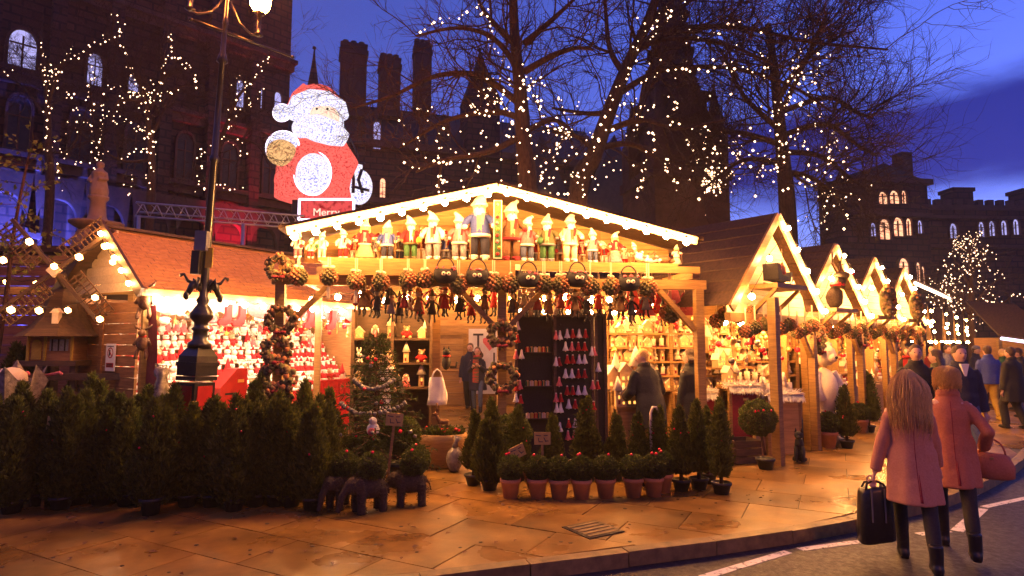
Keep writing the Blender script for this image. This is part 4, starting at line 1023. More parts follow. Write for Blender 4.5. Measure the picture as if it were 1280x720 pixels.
# ------------------------------------------------------------------ row of gabled stalls on the right
RF = Frame(4.32, 10.1, R(45.4)); RFA = R(39)
def chalet(k, label, s, hw=1.22, zap=3.75, zev=2.55, depth=2.4, far=False, bd=.16, smin=None):
    sm = -hw + .08 if smin is None else smin
    o = RF.w(s, 0); cf = Frame(o.x, o.y, RFA)
    t = thing('gabled_stall', label + (' in the row right of the big stall' if k > 1 else ' right of the big stall'), 'market stall', o, RFA)
    boards_in_gable(t, -hw, hw, zev - .25, zap - .05, zev, zev, 0, 'cream', bd, .03, name='gable_board')
    n = 8
    for sd in (-1, 1):
        for q in range(n):
            f0, f1 = q / n, (q + 1.12) / n
            x0, x1 = sd * (hw + .22) * (1 - f0), sd * (hw + .22) * max(0, 1 - f1)
            z0, z1 = zev - .18 + (zap + .02 - zev + .18) * f0, zev - .18 + (zap + .02 - zev + .18) * min(1, f1)
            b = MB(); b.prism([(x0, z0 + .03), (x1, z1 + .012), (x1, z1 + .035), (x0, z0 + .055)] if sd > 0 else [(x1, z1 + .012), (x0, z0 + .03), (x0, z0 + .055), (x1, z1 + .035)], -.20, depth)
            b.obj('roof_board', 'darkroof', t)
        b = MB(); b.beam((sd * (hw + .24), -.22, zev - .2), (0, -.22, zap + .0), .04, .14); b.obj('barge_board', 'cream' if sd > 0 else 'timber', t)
    for sx in (-hw, hw):
        if smin is not None and sx < 0: continue
        b = MB(); b.box((sx, -.10, (zev - .27) / 2), (.12, .12, zev - .27)); b.obj('post', 'timber', t)
        b = MB(); b.beam((sx - math.copysign(.07, sx), -.10, zev - .95), (sx - math.copysign(.5, sx), -.10, zev - .38), .06, .08, up=(0, 1, 0)); b.obj('brace', 'timber', t)
    b = MB(); b.box((0, -.10, zev - .32), (2 * hw + .3, .10, .13)); b.obj('beam', 'timberh', t)
    b = MB(); b.box(((sm + hw) / 2, depth - .1, 1.25), (hw - sm, .04, 2.5)); b.obj('back_wall', 'board', t)
    for sx in ((-hw, hw) if smin is None else (hw,)): b = MB(); b.box((sx, depth / 2 + .1, 1.25), (.035, depth - .5, 2.5)); b.obj('side_wall', 'board', t)
    b = MB(); b.box(((sm + hw) / 2, .22, .42), (hw - sm - .08, .05, .84)); b.obj('counter', 'board', t)
    for z, d in ((.86, .38), (1.14, .66), (1.42, .92), (1.70, 1.18)):
        b = MB(); b.box(((sm + hw) / 2, d, z - .02), (hw - sm - .08, .34, .035)); b.obj('shelf', 'timberh', t)
    string_lights('bulbs on the gable of the ' + label.split(' with')[0], [cf.w(x, -.34, z) for x, z in [(-hw * f, zap - .12 - (zap - zev) * f) for f in (.9, .45)] + [(hw * f, zap - .10 - (zap - zev) * f) for f in (.06, .3, .54, .78, 1.02)]], 'bulbs on the gabled stalls', .95 if not far else 1.15, far)
    string_lights('bulbs inside the ' + label.split(' with')[0], [cf.w(x, .25, 2.2) for x in (-.9, -.45, 0, .45, .9)], 'bulbs inside the gabled stalls', 1.0, far)
    return t
SPC = 2.72
ROWN = ['first gabled stall with a sleigh on its ledge', 'second gabled stall with a reindeer bust', 'third gabled stall', 'fourth gabled stall']
CH = [chalet(k, ROWN[k], k * SPC + (.05 if k else -.12), 1.22 if k else 1.25, 3.92 if k == 0 else 3.75, smin=-.25 if k == 0 else None) for k in range(4)]
b = MB(); b.box((-.55, -.36, 1.27), (.13, .13, 2.54)); b.obj('post', 'timber', CH[0])
# far stalls beyond, turned further down the street
def far_stall(u, vtop, Y, label):
    k = Y / F; p = at(u, 430, Y); zap = CAMZ + (428 - vtop) * k
    t = thing('gabled_stall', label + (' in the row right of the big stall' if k > 1 else ' right of the big stall'), 'market stall', (p.x, Y, 0), R(52))
    b = MB(); b.prism([(-1.1, 2.0), (1.1, 2.0), (0, zap)], 0, .04); b.obj('gable', 'cream', t)
    b = MB()
    for sd in (-1, 1): b.prism([(sd * 1.3, 1.9), (0, zap + .03), (0, zap + .1), (sd * 1.3, 1.97)][::sd], -.25, 2.2)
    b.obj('roof', 'darkroof', t)
    b = MB(); b.box((0, .1, .45), (2.2, .05, .9)); b.box((0, 1.6, 1.1), (2.2, .05, 2.2)); b.box((0, .5, 1.2), (2.1, .3, .03)); b.obj('counter', 'board', t)
    for sx in (-1.1, 1.1): MB().box((sx, 0, 1.0), (.1, .1, 2.0)).obj('post', 'timber', t)
    fw = Frame(p.x, Y, R(52))
    string_lights('bulbs on the ' + label, [fw.w(x, -.35, z) for x, z in [(0, zap - .1)] + [(1.15 * f, zap - .1 - (zap - 2.0) * f) for f in (.33, .66, 1)] + [(-1.15 * f, zap - .1 - (zap - 2.0) * f) for f in (.5, 1)]], 'bulbs on the far gabled stalls', 1.1, True, .02)
    string_lights('bulbs inside the ' + label.split(' with')[0], [fw.w(x, .2, 1.95) for x in (-.5, .5)], 'bulbs on the far gabled stalls', 1.1, True, .02)
for u, v, Y, lb in ((1151, 384, 20.5, 'nearest of the four small far gabled stalls'), (1171, 389, 23, 'second of the four small far gabled stalls'), (1185, 393, 25.5, 'third of the four small far gabled stalls'), (1198, 397, 28, 'farthest of the four small far gabled stalls')):
    far_stall(u, v, Y, lb)
# canopy with a tube of light over the far stalls, and a stall at the right edge
p, q = at(1144, 354, 24), at(1189, 374, 30)
cn = thing('light_tube', 'slanting bright light tube on a canopy edge above the far stalls', 'light tube', p)
MB().tube([Vector((0, 0, 0)), q - p], .07, 8).obj('glowing_tube', 'tubewarm', cn)
MB().beam(Vector((0, .12, .1)), q - p + Vector((0, .12, .1)), .14, .12).obj('canopy_edge', 'timber', cn)
for f in (.02, .98): v_ = (q - p) * f + Vector((0, .12, 0)); MB().tube([v_, Vector((v_.x, v_.y, -p.z - (0)))], .05, 6).obj('leg', 'darkwood', cn)
p, q = at(1252, 423, 19), at(1330, 434, 17)
cs = thing('canopy_stall', 'dark market stall with a bright light tube under its roof edge at the right', 'market stall', (p.x, p.y, 0))
d_ = q - p; b = MB(); b.tube([Vector((0, 0, p.z)), Vector((0, 0, p.z)) + d_], .05, 8); b.obj('light_tube', 'tube', cs)
b = MB(); b.add([Vector((0, .1, p.z + .06)), Vector((0, .1, p.z + .06)) + d_, Vector((.9, 2.6, p.z + 1.3)) + d_, Vector((.9, 2.6, p.z + 1.3))] + [Vector((0, .1, p.z + .12)), Vector((0, .1, p.z + .12)) + d_, Vector((.9, 2.6, p.z + 1.36)) + d_, Vector((.9, 2.6, p.z + 1.36))], [(0, 1, 2, 3), (7, 6, 5, 4), (0, 4, 5, 1), (1, 5, 6, 2), (2, 6, 7, 3), (3, 7, 4, 0)]); b.obj('roof', 'darkroof', cs)
b = MB(); b.beam(Vector((.3, 1.5, 1.0)), Vector((.3, 1.5, 1.0)) + Vector((d_.x, d_.y, 0)), .06, 2.0); b.beam(Vector((.2, .8, .5)), Vector((.2, .8, .5)) + Vector((d_.x, d_.y, 0)), .06, .9); b.obj('counter', 'hutboard', cs)
for f in (0.02, .95): MB().box((d_.x * f, d_.y * f + .15, p.z / 2), (.1, .1, p.z)).obj('post', 'timber', cs)
# wooden hut seen through the gap in the big stall
HF = Frame(*at(516, 440, 18.2).xy, R(3))
hu = thing('wooden_hut', 'yellow plank hut seen through the gap in the big stall', 'hut', (HF.x, HF.y, 0), HF.a)
for k in range(20):
    b = MB(); b.box((0, 0, .09), (7.5, .04, .172)); b.obj('plank', 'board', hu, (2.6, rnd.uniform(-.006, .006), k * .18))
b = MB(); b.box((2.6, 1.2, 3.7), (8, 3, .2)); b.obj('roof', 'darkroof', hu)
b = MB(); b.box((1.55, -.04, 1.05), (.10, .05, 2.1)); b.box((.55, -.04, 1.05), (.10, .05, 2.1)); b.box((1.05, -.04, 2.12), (1.1, .05, .1)); b.obj('door_frame', 'timber', hu)
string_lights('bulbs along the top of the plank hut behind the big stall', [HF.w(-.3 + k * .8, -.5, 3.2) for k in range(9)], None, 1.5, True)
# ------------------------------------------------------------------ big dolls on the gable shelf
def doll(label, u, vt, vb, coat, leg, hat, style='trousers', extra=None, beard='white', face='skin', d=.16, zb=None):
    s_, z0 = B.pix(u, vb, d); z0 = zsh if zb is None else zb
    h = max(.25, B.pix(u, vt, d)[1] - z0)
    t = thing('doll', label, 'doll', B.w(s_, d, z0), B.a + rnd.uniform(-.25, .25), 'dolls on the gable shelf')
    m = MB()
    if style == 'skirt':
        m.lathe([(.21 * h, .04 * h), (.205 * h, .07 * h), (.15 * h, .25 * h), (.09 * h, .42 * h)], 14, sy=.8); m.obj('skirt', leg, t)
        m = MB()
        for x in (-.07, .07): m.ball((x * h, -.05 * h, .035 * h), .05 * h, 0, 1, sq=(.8, 1.4, .7))
        m.obj('shoe', 'creamc', t)
    else:
        for x in (-1, 1):
            m = MB(); m.tube([(x * .07 * h, 0, .06 * h), (x * .075 * h, 0, .2 * h), (x * .06 * h, 0, .42 * h)], [.052 * h, .055 * h, .07 * h], 8); m.obj('leg', leg, t)
            m = MB(); m.ball((x * .075 * h, -.035 * h, .035 * h), .05 * h, 0, 1, sq=(.85, 1.5, .75)); m.lathe([(.06 * h, .055 * h), (.06 * h, .09 * h)], 8, (x * .07 * h, 0, 0)); m.obj('boot', extra or 'white', t)
    m = MB(); m.lathe([(.13 * h, .34 * h), (.14 * h, .40 * h), (.115 * h, .55 * h), (.10 * h, .64 * h), (.05 * h, .69 * h)], 12, sy=.78); m.obj('coat', coat, t)
    m = MB(); m.lathe([(.138 * h, .335 * h), (.15 * h, .355 * h), (.14 * h, .38 * h)], 12, sy=.8); m.obj('trim', extra or 'white', t)
    for x in (-1, 1):
        dy = -.10 * h * (1 if rnd.random() < .6 else .2); lift = rnd.uniform(0, .12) * h
        m = MB(); m.tube([(x * .09 * h, 0, .62 * h), (x * .17 * h, dy * .4, .52 * h + lift * .4), (x * .18 * h, dy, .42 * h + lift)], [.05 * h, .048 * h, .042 * h], 8); m.obj('sleeve', coat, t)
        m = MB(); m.ball((x * .18 * h, dy, .40 * h + lift), .042 * h, 0, 1); m.obj('mitten', extra or 'white', t)
    m = MB(); m.ball((0, 0, .745 * h), .088 * h, 0, 2); m.ball((0, -.088 * h, .74 * h), .018 * h, 0, 1); hd = m.obj('head', face, t)
    m = MB()
    for x in (-.03, .03): m.ball((x * h, -.08 * h, .765 * h), .010 * h, 0, 1)
    m.obj('eye', 'black', hd)
    if beard:
        m = MB(); m.ball((0, -.045 * h, .685 * h), .075 * h, 0, 2, sq=(1, .7, 1.25), noise=.12); m.obj('beard', beard, t)
    else:
        m = MB(); m.ball((0, .02 * h, .755 * h), .097 * h, 0, 2, sq=(1, .9, 1)); m.tube([(.08 * h, -.02 * h, .75 * h), (.09 * h, -.03 * h, .62 * h)], .025 * h, 6); m.tube([(-.08 * h, -.02 * h, .75 * h), (-.09 * h, -.03 * h, .62 * h)], .025 * h, 6); m.obj('hair', 'blond', t)
    m = MB(); bx = rnd.choice([-1, 1]) * rnd.uniform(.02, .11) * h; m.tube([(0, 0, .785 * h), (bx * .1, 0, .84 * h), (bx * .45, 0, .91 * h), (bx, -.01 * h, .955 * h)], [.098 * h, .085 * h, .05 * h, .02 * h], 10); ht = m.obj('hat', hat, t)
    m = MB(); m.lathe([(.10 * h, .775 * h), (.112 * h, .79 * h), (.10 * h, .815 * h)], 10); m.obj('hat_trim', 'white', ht); m = MB(); m.ball((bx, -.01 * h, .95 * h), .034 * h, 0, 1, noise=.3); m.obj('bobble', 'white', ht)
    m = MB(); m.lathe([(.085 * h, .655 * h), (.105 * h, .67 * h), (.085 * h, .695 * h)], 10, sy=.85); m.box((.04 * h, -.095 * h, .58 * h), (.045 * h, .02 * h, .16 * h), ry=.15); m.obj('scarf', rnd.choice(['red', 'greenc', 'grey', 'tan', 'wine']), t)
    m = MB(); m.box((0, -.088 * h, .50 * h), (.06 * h, .03 * h, .26 * h)); m.obj('coat_front', rnd.choice(['creamc', 'olive', 'tan', 'white', 'grey']), t)
    if rnd.random() < .5: hx = rnd.choice([-1, 1]); m = MB(); m.tube([(hx * .19 * h, -.13 * h, .02 * h), (hx * .185 * h, -.10 * h, .42 * h), (hx * .18 * h, -.10 * h, .66 * h)], .010 * h, 5); m.obj('staff', 'timber', t)
    else: m = MB(); m.ball((rnd.choice([-1, 1]) * .13 * h, -.15 * h, .42 * h), .07 * h, 0, 1, sq=(.9, .8, 1.2), noise=.3); m.obj('parcel', rnd.choice(['sack', 'wine', 'mustard', 'greenc']), t)
    t.scale = (1.1, 1.08, 1.0); return t
PN0 = dict(red='red', white='white', brown='brown', wine='wine red', blue='blue', grey='grey')
doll('small doll in white coat and red trousers at the left of the gable shelf', 429, 284, 317, 'white', 'red', 'white')
doll('girl doll in a tan skirt with red sleeves and white bonnet', 456, 272, 318, 'wine', 'tan', 'creamc', 'skirt', 'creamc', None)
doll('boy doll in a blue jumper and dark trousers beside the tan skirt doll', 484, 274, 318, 'blue', 'navy', 'white', beard=None)
doll('doll with open red coat over a green waistcoat on the left half of the shelf', 513, 268, 320, 'red', 'greenc', 'white', extra='olive')
doll('cream furry doll holding a staff beside the red coated doll', 541, 262, 321, 'white', 'grey', 'white')
doll('doll in white jumper, red waistcoat and pale jeans beside the tallest doll', 574, 264, 323, 'pink', 'grey', 'white')
doll('tallest Father Christmas doll in striped blue jumper left of the king post', 599, 238, 324, 'blue', 'navy', 'white', extra='white')
doll('brown robed Father Christmas doll with red scarf right of the king post', 639, 248, 325, 'brown', 'brown', 'white', extra='wine')
doll('doll in pink and white jumper with grey jeans right of the king post', 659, 268, 326, 'pink', 'denim', 'white')
doll('grey green hunter doll with a drooping coat on the right half of the shelf', 684, 266, 326, 'olive', 'greenc', 'creamc', extra='grey')
doll('cream coated doll glowing under the bulbs on the right half of the shelf', 713, 264, 327, 'creamc', 'creamc', 'white', extra='white')
doll('doll in a grey jacket and jeans beside the cream coated doll', 741, 284, 328, 'grey', 'denim', 'white')
doll('girl doll in a grey bell skirt and wine bodice near the right end', 769, 288, 330, 'wine', 'grey', 'white', 'skirt', 'creamc', None)
doll('tiny brown bear doll in a white bobble hat near the right end of the shelf', 793, 302, 331, 'brown', 'brown', 'white', extra='creamc')
doll('white angel doll with pink scarf at the right end of the gable shelf', 846, 305, 334, 'white', 'creamc', 'white', 'skirt', 'pink', None)
for k, (u, vt, c, l) in enumerate(((372, 288, 'white', 'pink'), (388, 296, 'creamc', 'red'), (402, 288, 'white', 'creamc'))):
    doll(('white plush snowman doll at the far left end of the gable shelf', 'cream plush doll with red legs at the left end of the gable shelf', 'white plush doll with cream legs left of the fascia beam')[k], u, vt, 330, c, l, 'white', d=.12)
for k, (u, vt, c, l, hh) in enumerate(((443, 292, 'red', 'white', 'red'), (470, 290, 'white', 'tan', 'wine'), (499, 288, 'brown', 'navy', 'red'), (527, 284, 'wine', 'white', 'wine'), (558, 286, 'blue', 'grey', 'red'), (586, 284, 'red', 'black', 'red'), (672, 292, 'red', 'grey', 'red'), (699, 292, 'grey', 'brown', 'wine'), (727, 296, 'wine', 'tan', 'red'), (755, 300, 'red', 'white', 'white'), (781, 306, 'white', 'red', 'red'))):
    doll(f'small {PN0[c]} coated doll tucked at the back of the shelf, {("first", "second", "third", "fourth", "fifth", "sixth", "seventh", "eighth", "ninth", "tenth", "last")[k]} from the left', u, vt, 322, c, l, hh, d=.36)
def lying_plush(label, u, v, c1, c2):
    s_, z_ = B.pix(u, v, .08); t = thing('plush_toy', label, 'plush toy', B.w(s_, .08, zsh), B.a)
    m = MB(); m.ball((0, 0, .07), .085, 0, 2, sq=(1.7, 1, .85)); m.ball((-.17, -.03, .10), .07, 0, 2); m.ball((-.22, -.06, .09), .03, 0, 1)
    m.ball((-.19, .03, .17), .025, 0, 1); m.ball((-.13, -.05, .17), .025, 0, 1)
    for x in (-.08, .12): m.ball((x, -.11, .04), .045, 0, 1, sq=(.8, 1.5, .8))
    m.obj('body', c1, t); m = MB(); m.lathe([(.075, 0), (.075, .04)], 10, (-.13, -.02, .08)); o = m.obj('scarf', c2, t)
lying_plush('white and brown plush dog lying near the right end of the shelf', 812, 332, 'white', 'pink')
lying_plush('brown plush dog lying with a pink scarf beside the white one', 828, 333, 'brown', 'pink')
s_, z_ = B.pix(622, 322, -.13)
hg = thing('ribbon_banner', 'narrow leafy banner with red flowers hung on the king post', 'banner', B.w(s_, -.13, zsh + .02), B.a)
m = MB(); m.box((.0, 0, .42), (.10, .02, .84)); m.obj('backing', 'greenc', hg)
m = MB()
for x in (-.055, .055): m.box((x, 0, .42), (.012, .03, .84))
for z in (0, .84): m.box((0, 0, z), (.12, .03, .012))
m.obj('frame', 'creamc', hg)
for k in range(9): MB().ball((rnd.uniform(-.02, .02), -.015, .06 + .09 * k), .028, 0, 1, noise=.3).obj('flower', ('red', 'mustard', 'pink')[k % 3], hg)

# ------------------------------------------------------------------ scented balls, owl bags and puppets hung from the beam
def orb_mesh(seed, n=70, r=.115):
    g = random.Random(seed); m = MB(); m.ball((0, 0, 0), r * .9, 0, 2)
    for k in range(n):
        z = 1 - 2 * (k + .5) / n; a = k * 2.39996; q = math.sqrt(1 - z * z)
        sect = int((a % 6.283) / 1.571)
        m.ball((q * math.cos(a) * r * .92, q * math.sin(a) * r * .92, z * r * .92), r * g.uniform(.14, .22), (1 if sect % 2 else 0), 1)
    return m.mesh('ball', ['moss', 'fruit'])
ORBS = [orb_mesh(k) for k in range(3)]
def bow(t, z, mat='ribbon', r=.05):
    m = MB()
    for x in (-1, 1): m.ball((x * r * .9, 0, z), r, 0, 1, sq=(1, .45, .6), rx=.3)
    m.ball((0, -.01, z), r * .35, 0, 1); return m.obj('bow', mat, t)
def orb(label, u, v, d=-.20, rpx=11, hang=None, tail=False):
    s_, z_ = B.pix(u, v, d); p = B.w(s_, d, z_); sc = rpx * p.y / F / .115
    t = thing('hanging_ball', label, 'hanging ball', p, rnd.uniform(0, 6), 'scented balls hung along the beam')
    link('ball', ORBS[rnd.randrange(3)], t, (0, 0, 0), rnd.uniform(0, 6), sc)
    h = (hang if hang else bz - .02 - z_)
    m = MB()
    for x in (-.012, .012): m.box((x * 1.2, 0, .05 + h / 2), (.016, .006, h)) 
    m.obj('ribbon', 'ribbon', t); bow(t, .125 * sc)
    if tail: m = MB(); m.lathe([(.018, -.125 * sc), (.026, -.17 * sc), (.022, -.26 * sc), (.03, -.28 * sc)], 7); m.obj('tassel', 'ribbon', t)
    return t
OB = [(373, 346, 'leftmost on the left brace', 0), (411, 346, 'pale orange with a white tassel', 1), (445, 351, 'fourth', 1), (476, 353, 'fifth', 0), (510, 350, 'between fifth and striped', 0), (531, 349, 'beside the left owl bag', 0), (573, 357, 'between the two left owl bags', 0),
      (617, 354, 'just left of the middle post', 0), (638, 355, 'just right of the middle post', 0), (680, 356, 'right of the third owl bag', 0), (701, 356, 'left of the fourth owl bag', 0), (738, 358, 'right of the fourth owl bag', 0), (764, 358, 'left of the fifth owl bag', 0), (810, 360, 'right of the fifth owl bag', 0)]
OBL = ['mossy scented ball hung on the left brace', 'pale scented ball with a white tassel right of the left brace', 'green scented ball with a white tail below the skirted doll', 'brown scented ball below the boy doll in blue', 'striped scented ball below the red coated doll', 'scented ball touching the first owl bag from the left', 'green scented ball between the two left owl bags', 'scented ball just left of the middle post', 'scented ball just right of the middle post', 'scented ball right of the third owl bag', 'scented ball left of the fourth owl bag', 'scented ball right of the fourth owl bag', 'scented ball left of the fifth owl bag', 'scented ball right of the fifth owl bag']
for (u, v, _, tl), lb in zip(OB, OBL): orb(lb, u, v, -.2 + rnd.uniform(-.03, .03), 11.5, None, tl)
orb('large gold scented ball hung alone near the right post', 838, 391, .25, 13)
for k, (u, v) in enumerate(((907, 392), (922, 396), (937, 391), (949, 402), (896, 401))):
    orb(('scented ball hung right of the right post', 'second scented ball right of the right post', 'third scented ball right of the right post', 'low scented ball before the corner post', 'low scented ball right behind the right post')[k], u, v, .3, 9, .3)
def owl_bag(label, u, v):
    s_, z_ = B.pix(u, v, -.24); t = thing('owl_bag', label, 'bag', B.w(s_, -.24, z_), B.a + rnd.uniform(-.15, .15), 'owl bags on the beam')
    m = MB(); m.lathe([(.03, -.13), (.12, -.115), (.165, -.05), (.17, .02), (.15, .07), (.13, .075)], 16, sy=.55, c=(0, 0, 0)); 
    for x in (-.12, .12): m.lathe([(.045, .05), (.02, .10), (.002, .13)], 7, (x, 0, 0))
    m.obj('pouch', 'black', t)
    m = MB(); m.tube([(.125 * math.cos(a), 0, .07 + .17 * math.sin(a)) for a in [k * math.pi / 10 for k in range(11)]], .012, 6); m.obj('handle', 'black', t)
    for x in (-.035, .035):
        m = MB(); m.lathe([(.03, 0), (.03, .012), (.012, .014)], 10); e = m.obj('eye', 'creamc', t, (x, -.093, .0)); e.rotation_euler = (math.pi / 2 - .1, 0, 0)
        m = MB(); m.lathe([(.012, .013), (.01, .02)], 8); m.obj('pupil', 'black', e)
    for k in range(5): m = MB(); m.ball((rnd.uniform(-.13, .13), -.07, .06 + rnd.uniform(0, .04)), .02, 0, 1); m.obj('flower', 'pink', t)
for k, (u, v) in enumerate(((557, 343), (597, 345), (661, 348), (722, 348), (786, 353))):
    owl_bag('black owl faced bag, ' + ('first', 'second', 'third', 'fourth', 'fifth')[k] + ' from the left along the beam', u, v)
def puppet(label, pos, h, dress, skin_, hat, rz=0, grp=None):
    t = thing('hanging_puppet', label, 'puppet', pos, rz, grp)
    m = MB(); m.lathe([(.16 * h, .22 * h), (.13 * h, .3 * h), (.07 * h, .55 * h), (.05 * h, .66 * h)], 9, sy=.7); m.obj('dress', dress, t)
    m = MB(); m.ball((0, 0, .73 * h), .085 * h, 0, 2); m.ball((0, -.09 * h, .73 * h), .025 * h, 0, 1); m.obj('head', skin_, t)
    m = MB(); m.lathe([(.16 * h, .78 * h), (.085 * h, .80 * h), (.05 * h, .9 * h), (.01 * h, 1.0 * h)], 9); m.obj('hat', hat, t)
    m = MB(); sw = rnd.uniform(-.05, .05)
    for x in (-1, 1): m.tube([(x * .05 * h, 0, .62 * h), (x * .16 * h, -.02, .52 * h), (x * (.2 + sw) * h, -.03, .40 * h)], .028 * h, 5)
    m.obj('sleeve', dress, t)
    m = MB()
    for x in (-1, 1): m.tube([(x * .06 * h, 0, .26 * h), (x * (.07 + sw) * h, 0, .12 * h), (x * .08 * h, -.02 * h, .02 * h), (x * .08 * h, -.08 * h, 0)], .03 * h, 5)
    m.obj('leg', 'black', t)
    m = MB(); m.tube([(0, 0, .99 * h), (0, 0, 1.5 * h)], .004, 3); m.obj('cord', 'ribbon', t)
    return t
PD = [('brown', 'tan', 'black'), ('black', 'creamc', 'black'), ('wine', 'tan', 'brown'), ('navy', 'creamc', 'black'), ('red', 'skin', 'wine'), ('brown', 'creamc', 'brown'), ('grey', 'skin', 'black')]
PN = dict(brown='brown', black='black', wine='wine red', navy='navy', red='red', grey='grey')
for k, u in enumerate((453, 470, 488, 505, 522, 540, 556, 574, 590, 606, 641, 657, 672, 688, 704, 719, 735, 752, 776, 792, 812)):
    c = PD[(k * 3 + k // 7) % 7]; v = 398 + (k * 37 % 11) - 5
    s_, z_ = B.pix(u, v, .12); z2 = B.pix(u, v - 42, .12)[1]
    puppet(f'hanging {PN[c[0]]} cloth puppet with a {"pale" if c[1] == "creamc" else "tan"} face under the {"left" if u < 627 else "right"} beam', B.w(s_, .12 + .08 * (k % 3), z_), z2 - z_, *c, rz=rnd.uniform(-.5, .5), grp=f'{c[0]} puppets under the {"left" if u < 627 else "right"} beam')
for k in range(30):
    u = 446 + k * 13.2
    if 620 < u < 634: continue
    c = PD[(k * 5 + 2) % 7]; v = rnd.uniform(384, 408); d = .32 + .1 * (k % 3); s_, z_ = B.pix(u, v, d)
    puppet(f'{PN[c[0]]} cloth puppet in the back row under the {"left" if u < 627 else "right"} beam', B.w(s_, d, z_), rnd.uniform(.34, .58), *c, rz=rnd.uniform(-.8, .8), grp=f'{c[0]} back row puppets under the {"left" if u < 627 else "right"} beam')
# pink and white felt hearts, bells and stockings in the right bay
def felt(name, label, cat, poly, pos, th, mat, trim=None, rz=0, grp=None):
    t = thing(name, label, cat, pos, rz, grp); m = MB(); m.prism(poly, -th / 2, th / 2); m.obj('felt', mat, t)
    if trim: m = MB(); zt_ = max(z for x, z in poly); xs_ = [x for x, z in poly if z > zt_ - .02]; m.box(((min(xs_) + max(xs_)) / 2, 0, zt_), (max(xs_) - min(xs_) + .04, th + .03, .06)); m.obj('cuff', trim, t)
    m = MB(); m.box((sum(x for x, z in poly) / len(poly), 0, max(z for x, z in poly) + .08), (.01, .006, .2)); m.obj('loop', 'ribbon', t)
    return t
STK = [(-.06, 0), (-.055, -.18), (-.10, -.26), (-.17, -.27), (-.21, -.32), (-.18, -.37), (-.06, -.38), (.04, -.33), (.07, -.22), (.07, 0)]
BELL = [(-.02, .1), (-.06, .06), (-.09, -.05), (-.15, -.13), (.15, -.13), (.09, -.05), (.06, .06), (.02, .1)]
for k, (u, v, d) in enumerate(((790, 372, .5), (806, 378, .45), (826, 376, .6), (842, 372, .55), (856, 378, .6))):
    s_, z_ = B.pix(u, v, d)
    felt('felt_bell', ('pale pink felt bell under the fifth owl bag', 'pink felt bell with white stripe left of the gold ball', 'rose felt bell behind the gold ball', 'striped pink felt bell right of the gold ball', 'pink felt bell beside the right post')[k], 'felt bell', [(x * 1.3, z * 1.6) for x, z in BELL], B.w(s_, d, z_), .04, ('pink', 'pink', 'red', 'pink', 'wine')[k], None, B.a + rnd.uniform(-.3, .3))
for k, (u, v) in enumerate(((285, 378), (302, 380), (388, 385), (396, 384), (416, 388))):
    s_, z_ = LF.pix(u, v, -.16)
    felt('stocking', ('long red stocking hung left on the shingled stall eave', 'second red stocking hung beside the long one', 'short red stocking with gold bell on the shingled stall', 'short red stocking beside the gold belled one', 'big red felt stocking next to the christmas tree')[k], 'stocking', [(x * .9, z * 1.05) for x, z in STK], LF.w(s_, -.18, z_), .06, 'red', 'white' if k != 4 else None, LF.a)

# ------------------------------------------------------------------ soft toys on the shelves of the shingled stall
def toy_mesh(kind, seed):
    g = random.Random(seed); m = MB()
    if kind == 0:        # little Father Christmas: cone coat, white trim, pointed hat
        m.lathe([(.075, 0), (.07, .05), (.04, .15)], 9, m=0); m.lathe([(.08, 0), (.083, .02), (.076, .035)], 9, m=1); m.ball((0, 0, .175), .042, 2, 1); m.ball((0, -.025, .155), .038, 1, 1, sq=(1, .7, 1.2)); m.lathe([(.045, .195), (.03, .23), (.006, .29)], 8, m=0); m.lathe([(.048, .185), (.05, .20), (.044, .21)], 8, m=1); m.ball((.01, 0, .29), .018, 1, 1)
        for x in (-1, 1): m.tube([(x * .04, 0, .14), (x * .08, -.03, .08)], .02, 5, 0)
        return m.mesh('santa_toy', ['red', 'white', 'skin'])
    if kind == 1:        # plush snowman
        m.ball((0, 0, .07), .078, 0, 2, noise=.05); m.ball((0, 0, .175), .055, 0, 2, noise=.05); m.lathe([(.055, .125), (.055, .145)], 9, m=1); m.lathe([(.04, .215), (.03, .25), (.004, .29)], 8, m=1)
        for x in (-.02, .02): m.ball((x, -.05, .185), .007, 2, 1)
        return m.mesh('snowman_toy', ['white', 'red', 'black'])
    if kind == 2:        # plush bear in a jumper
        m.ball((0, 0, .07), .07, 1, 2); m.ball((0, 0, .165), .058, 0, 2); m.ball((0, -.05, .15), .025, 3, 1)
        for x in (-1, 1): m.ball((x * .045, 0, .215), .022, 0, 1); m.ball((x * .06, -.05, .02), .032, 0, 1); m.tube([(x * .05, 0, .12), (x * .09, -.04, .07)], .022, 5, 1)
        return m.mesh('bear_toy', ['tan', 'red', 'black', 'creamc'])
    if kind == 3:        # rag girl: wide skirt, long plaits
        m.lathe([(.085, 0), (.06, .06), (.03, .14)], 9, m=0); m.ball((0, 0, .175), .045, 2, 2); m.ball((0, .012, .182), .05, 1, 1); m.tube([(.045, 0, .17), (.055, -.01, .09)], .013, 5, 1); m.tube([(-.045, 0, .17), (-.055, -.01, .09)], .013, 5, 1)
        return m.mesh('rag_doll', ['pink', 'white', 'skin'])
    if kind == 4:        # gnome: tall hat, white beard
        m.lathe([(.06, 0), (.065, .05), (.045, .1)], 9, m=1); m.lathe([(.068, .10), (.05, .16), (.02, .26), (.004, .32)], 9, m=0); m.ball((0, -.045, .085), .045, 1, 1, sq=(.9, .6, 1.4)); m.ball((0, -.06, .115), .016, 2, 1)
        return m.mesh('gnome_toy', ['red', 'white', 'skin'])
    m.ball((0, 0, .06), .065, 0, 2); m.ball((0, -.03, .15), .05, 0, 2)      # sheep or rabbit
    for x in (-1, 1): m.tube([(x * .02, 0, .19), (x * .035, 0, .27)], .016, 5, 0); m.ball((x * .04, -.06, .02), .025, 0, 1)
    return m.mesh('rabbit_toy', ['white'])
TOYS = [toy_mesh(k, k) for k in range(6)]
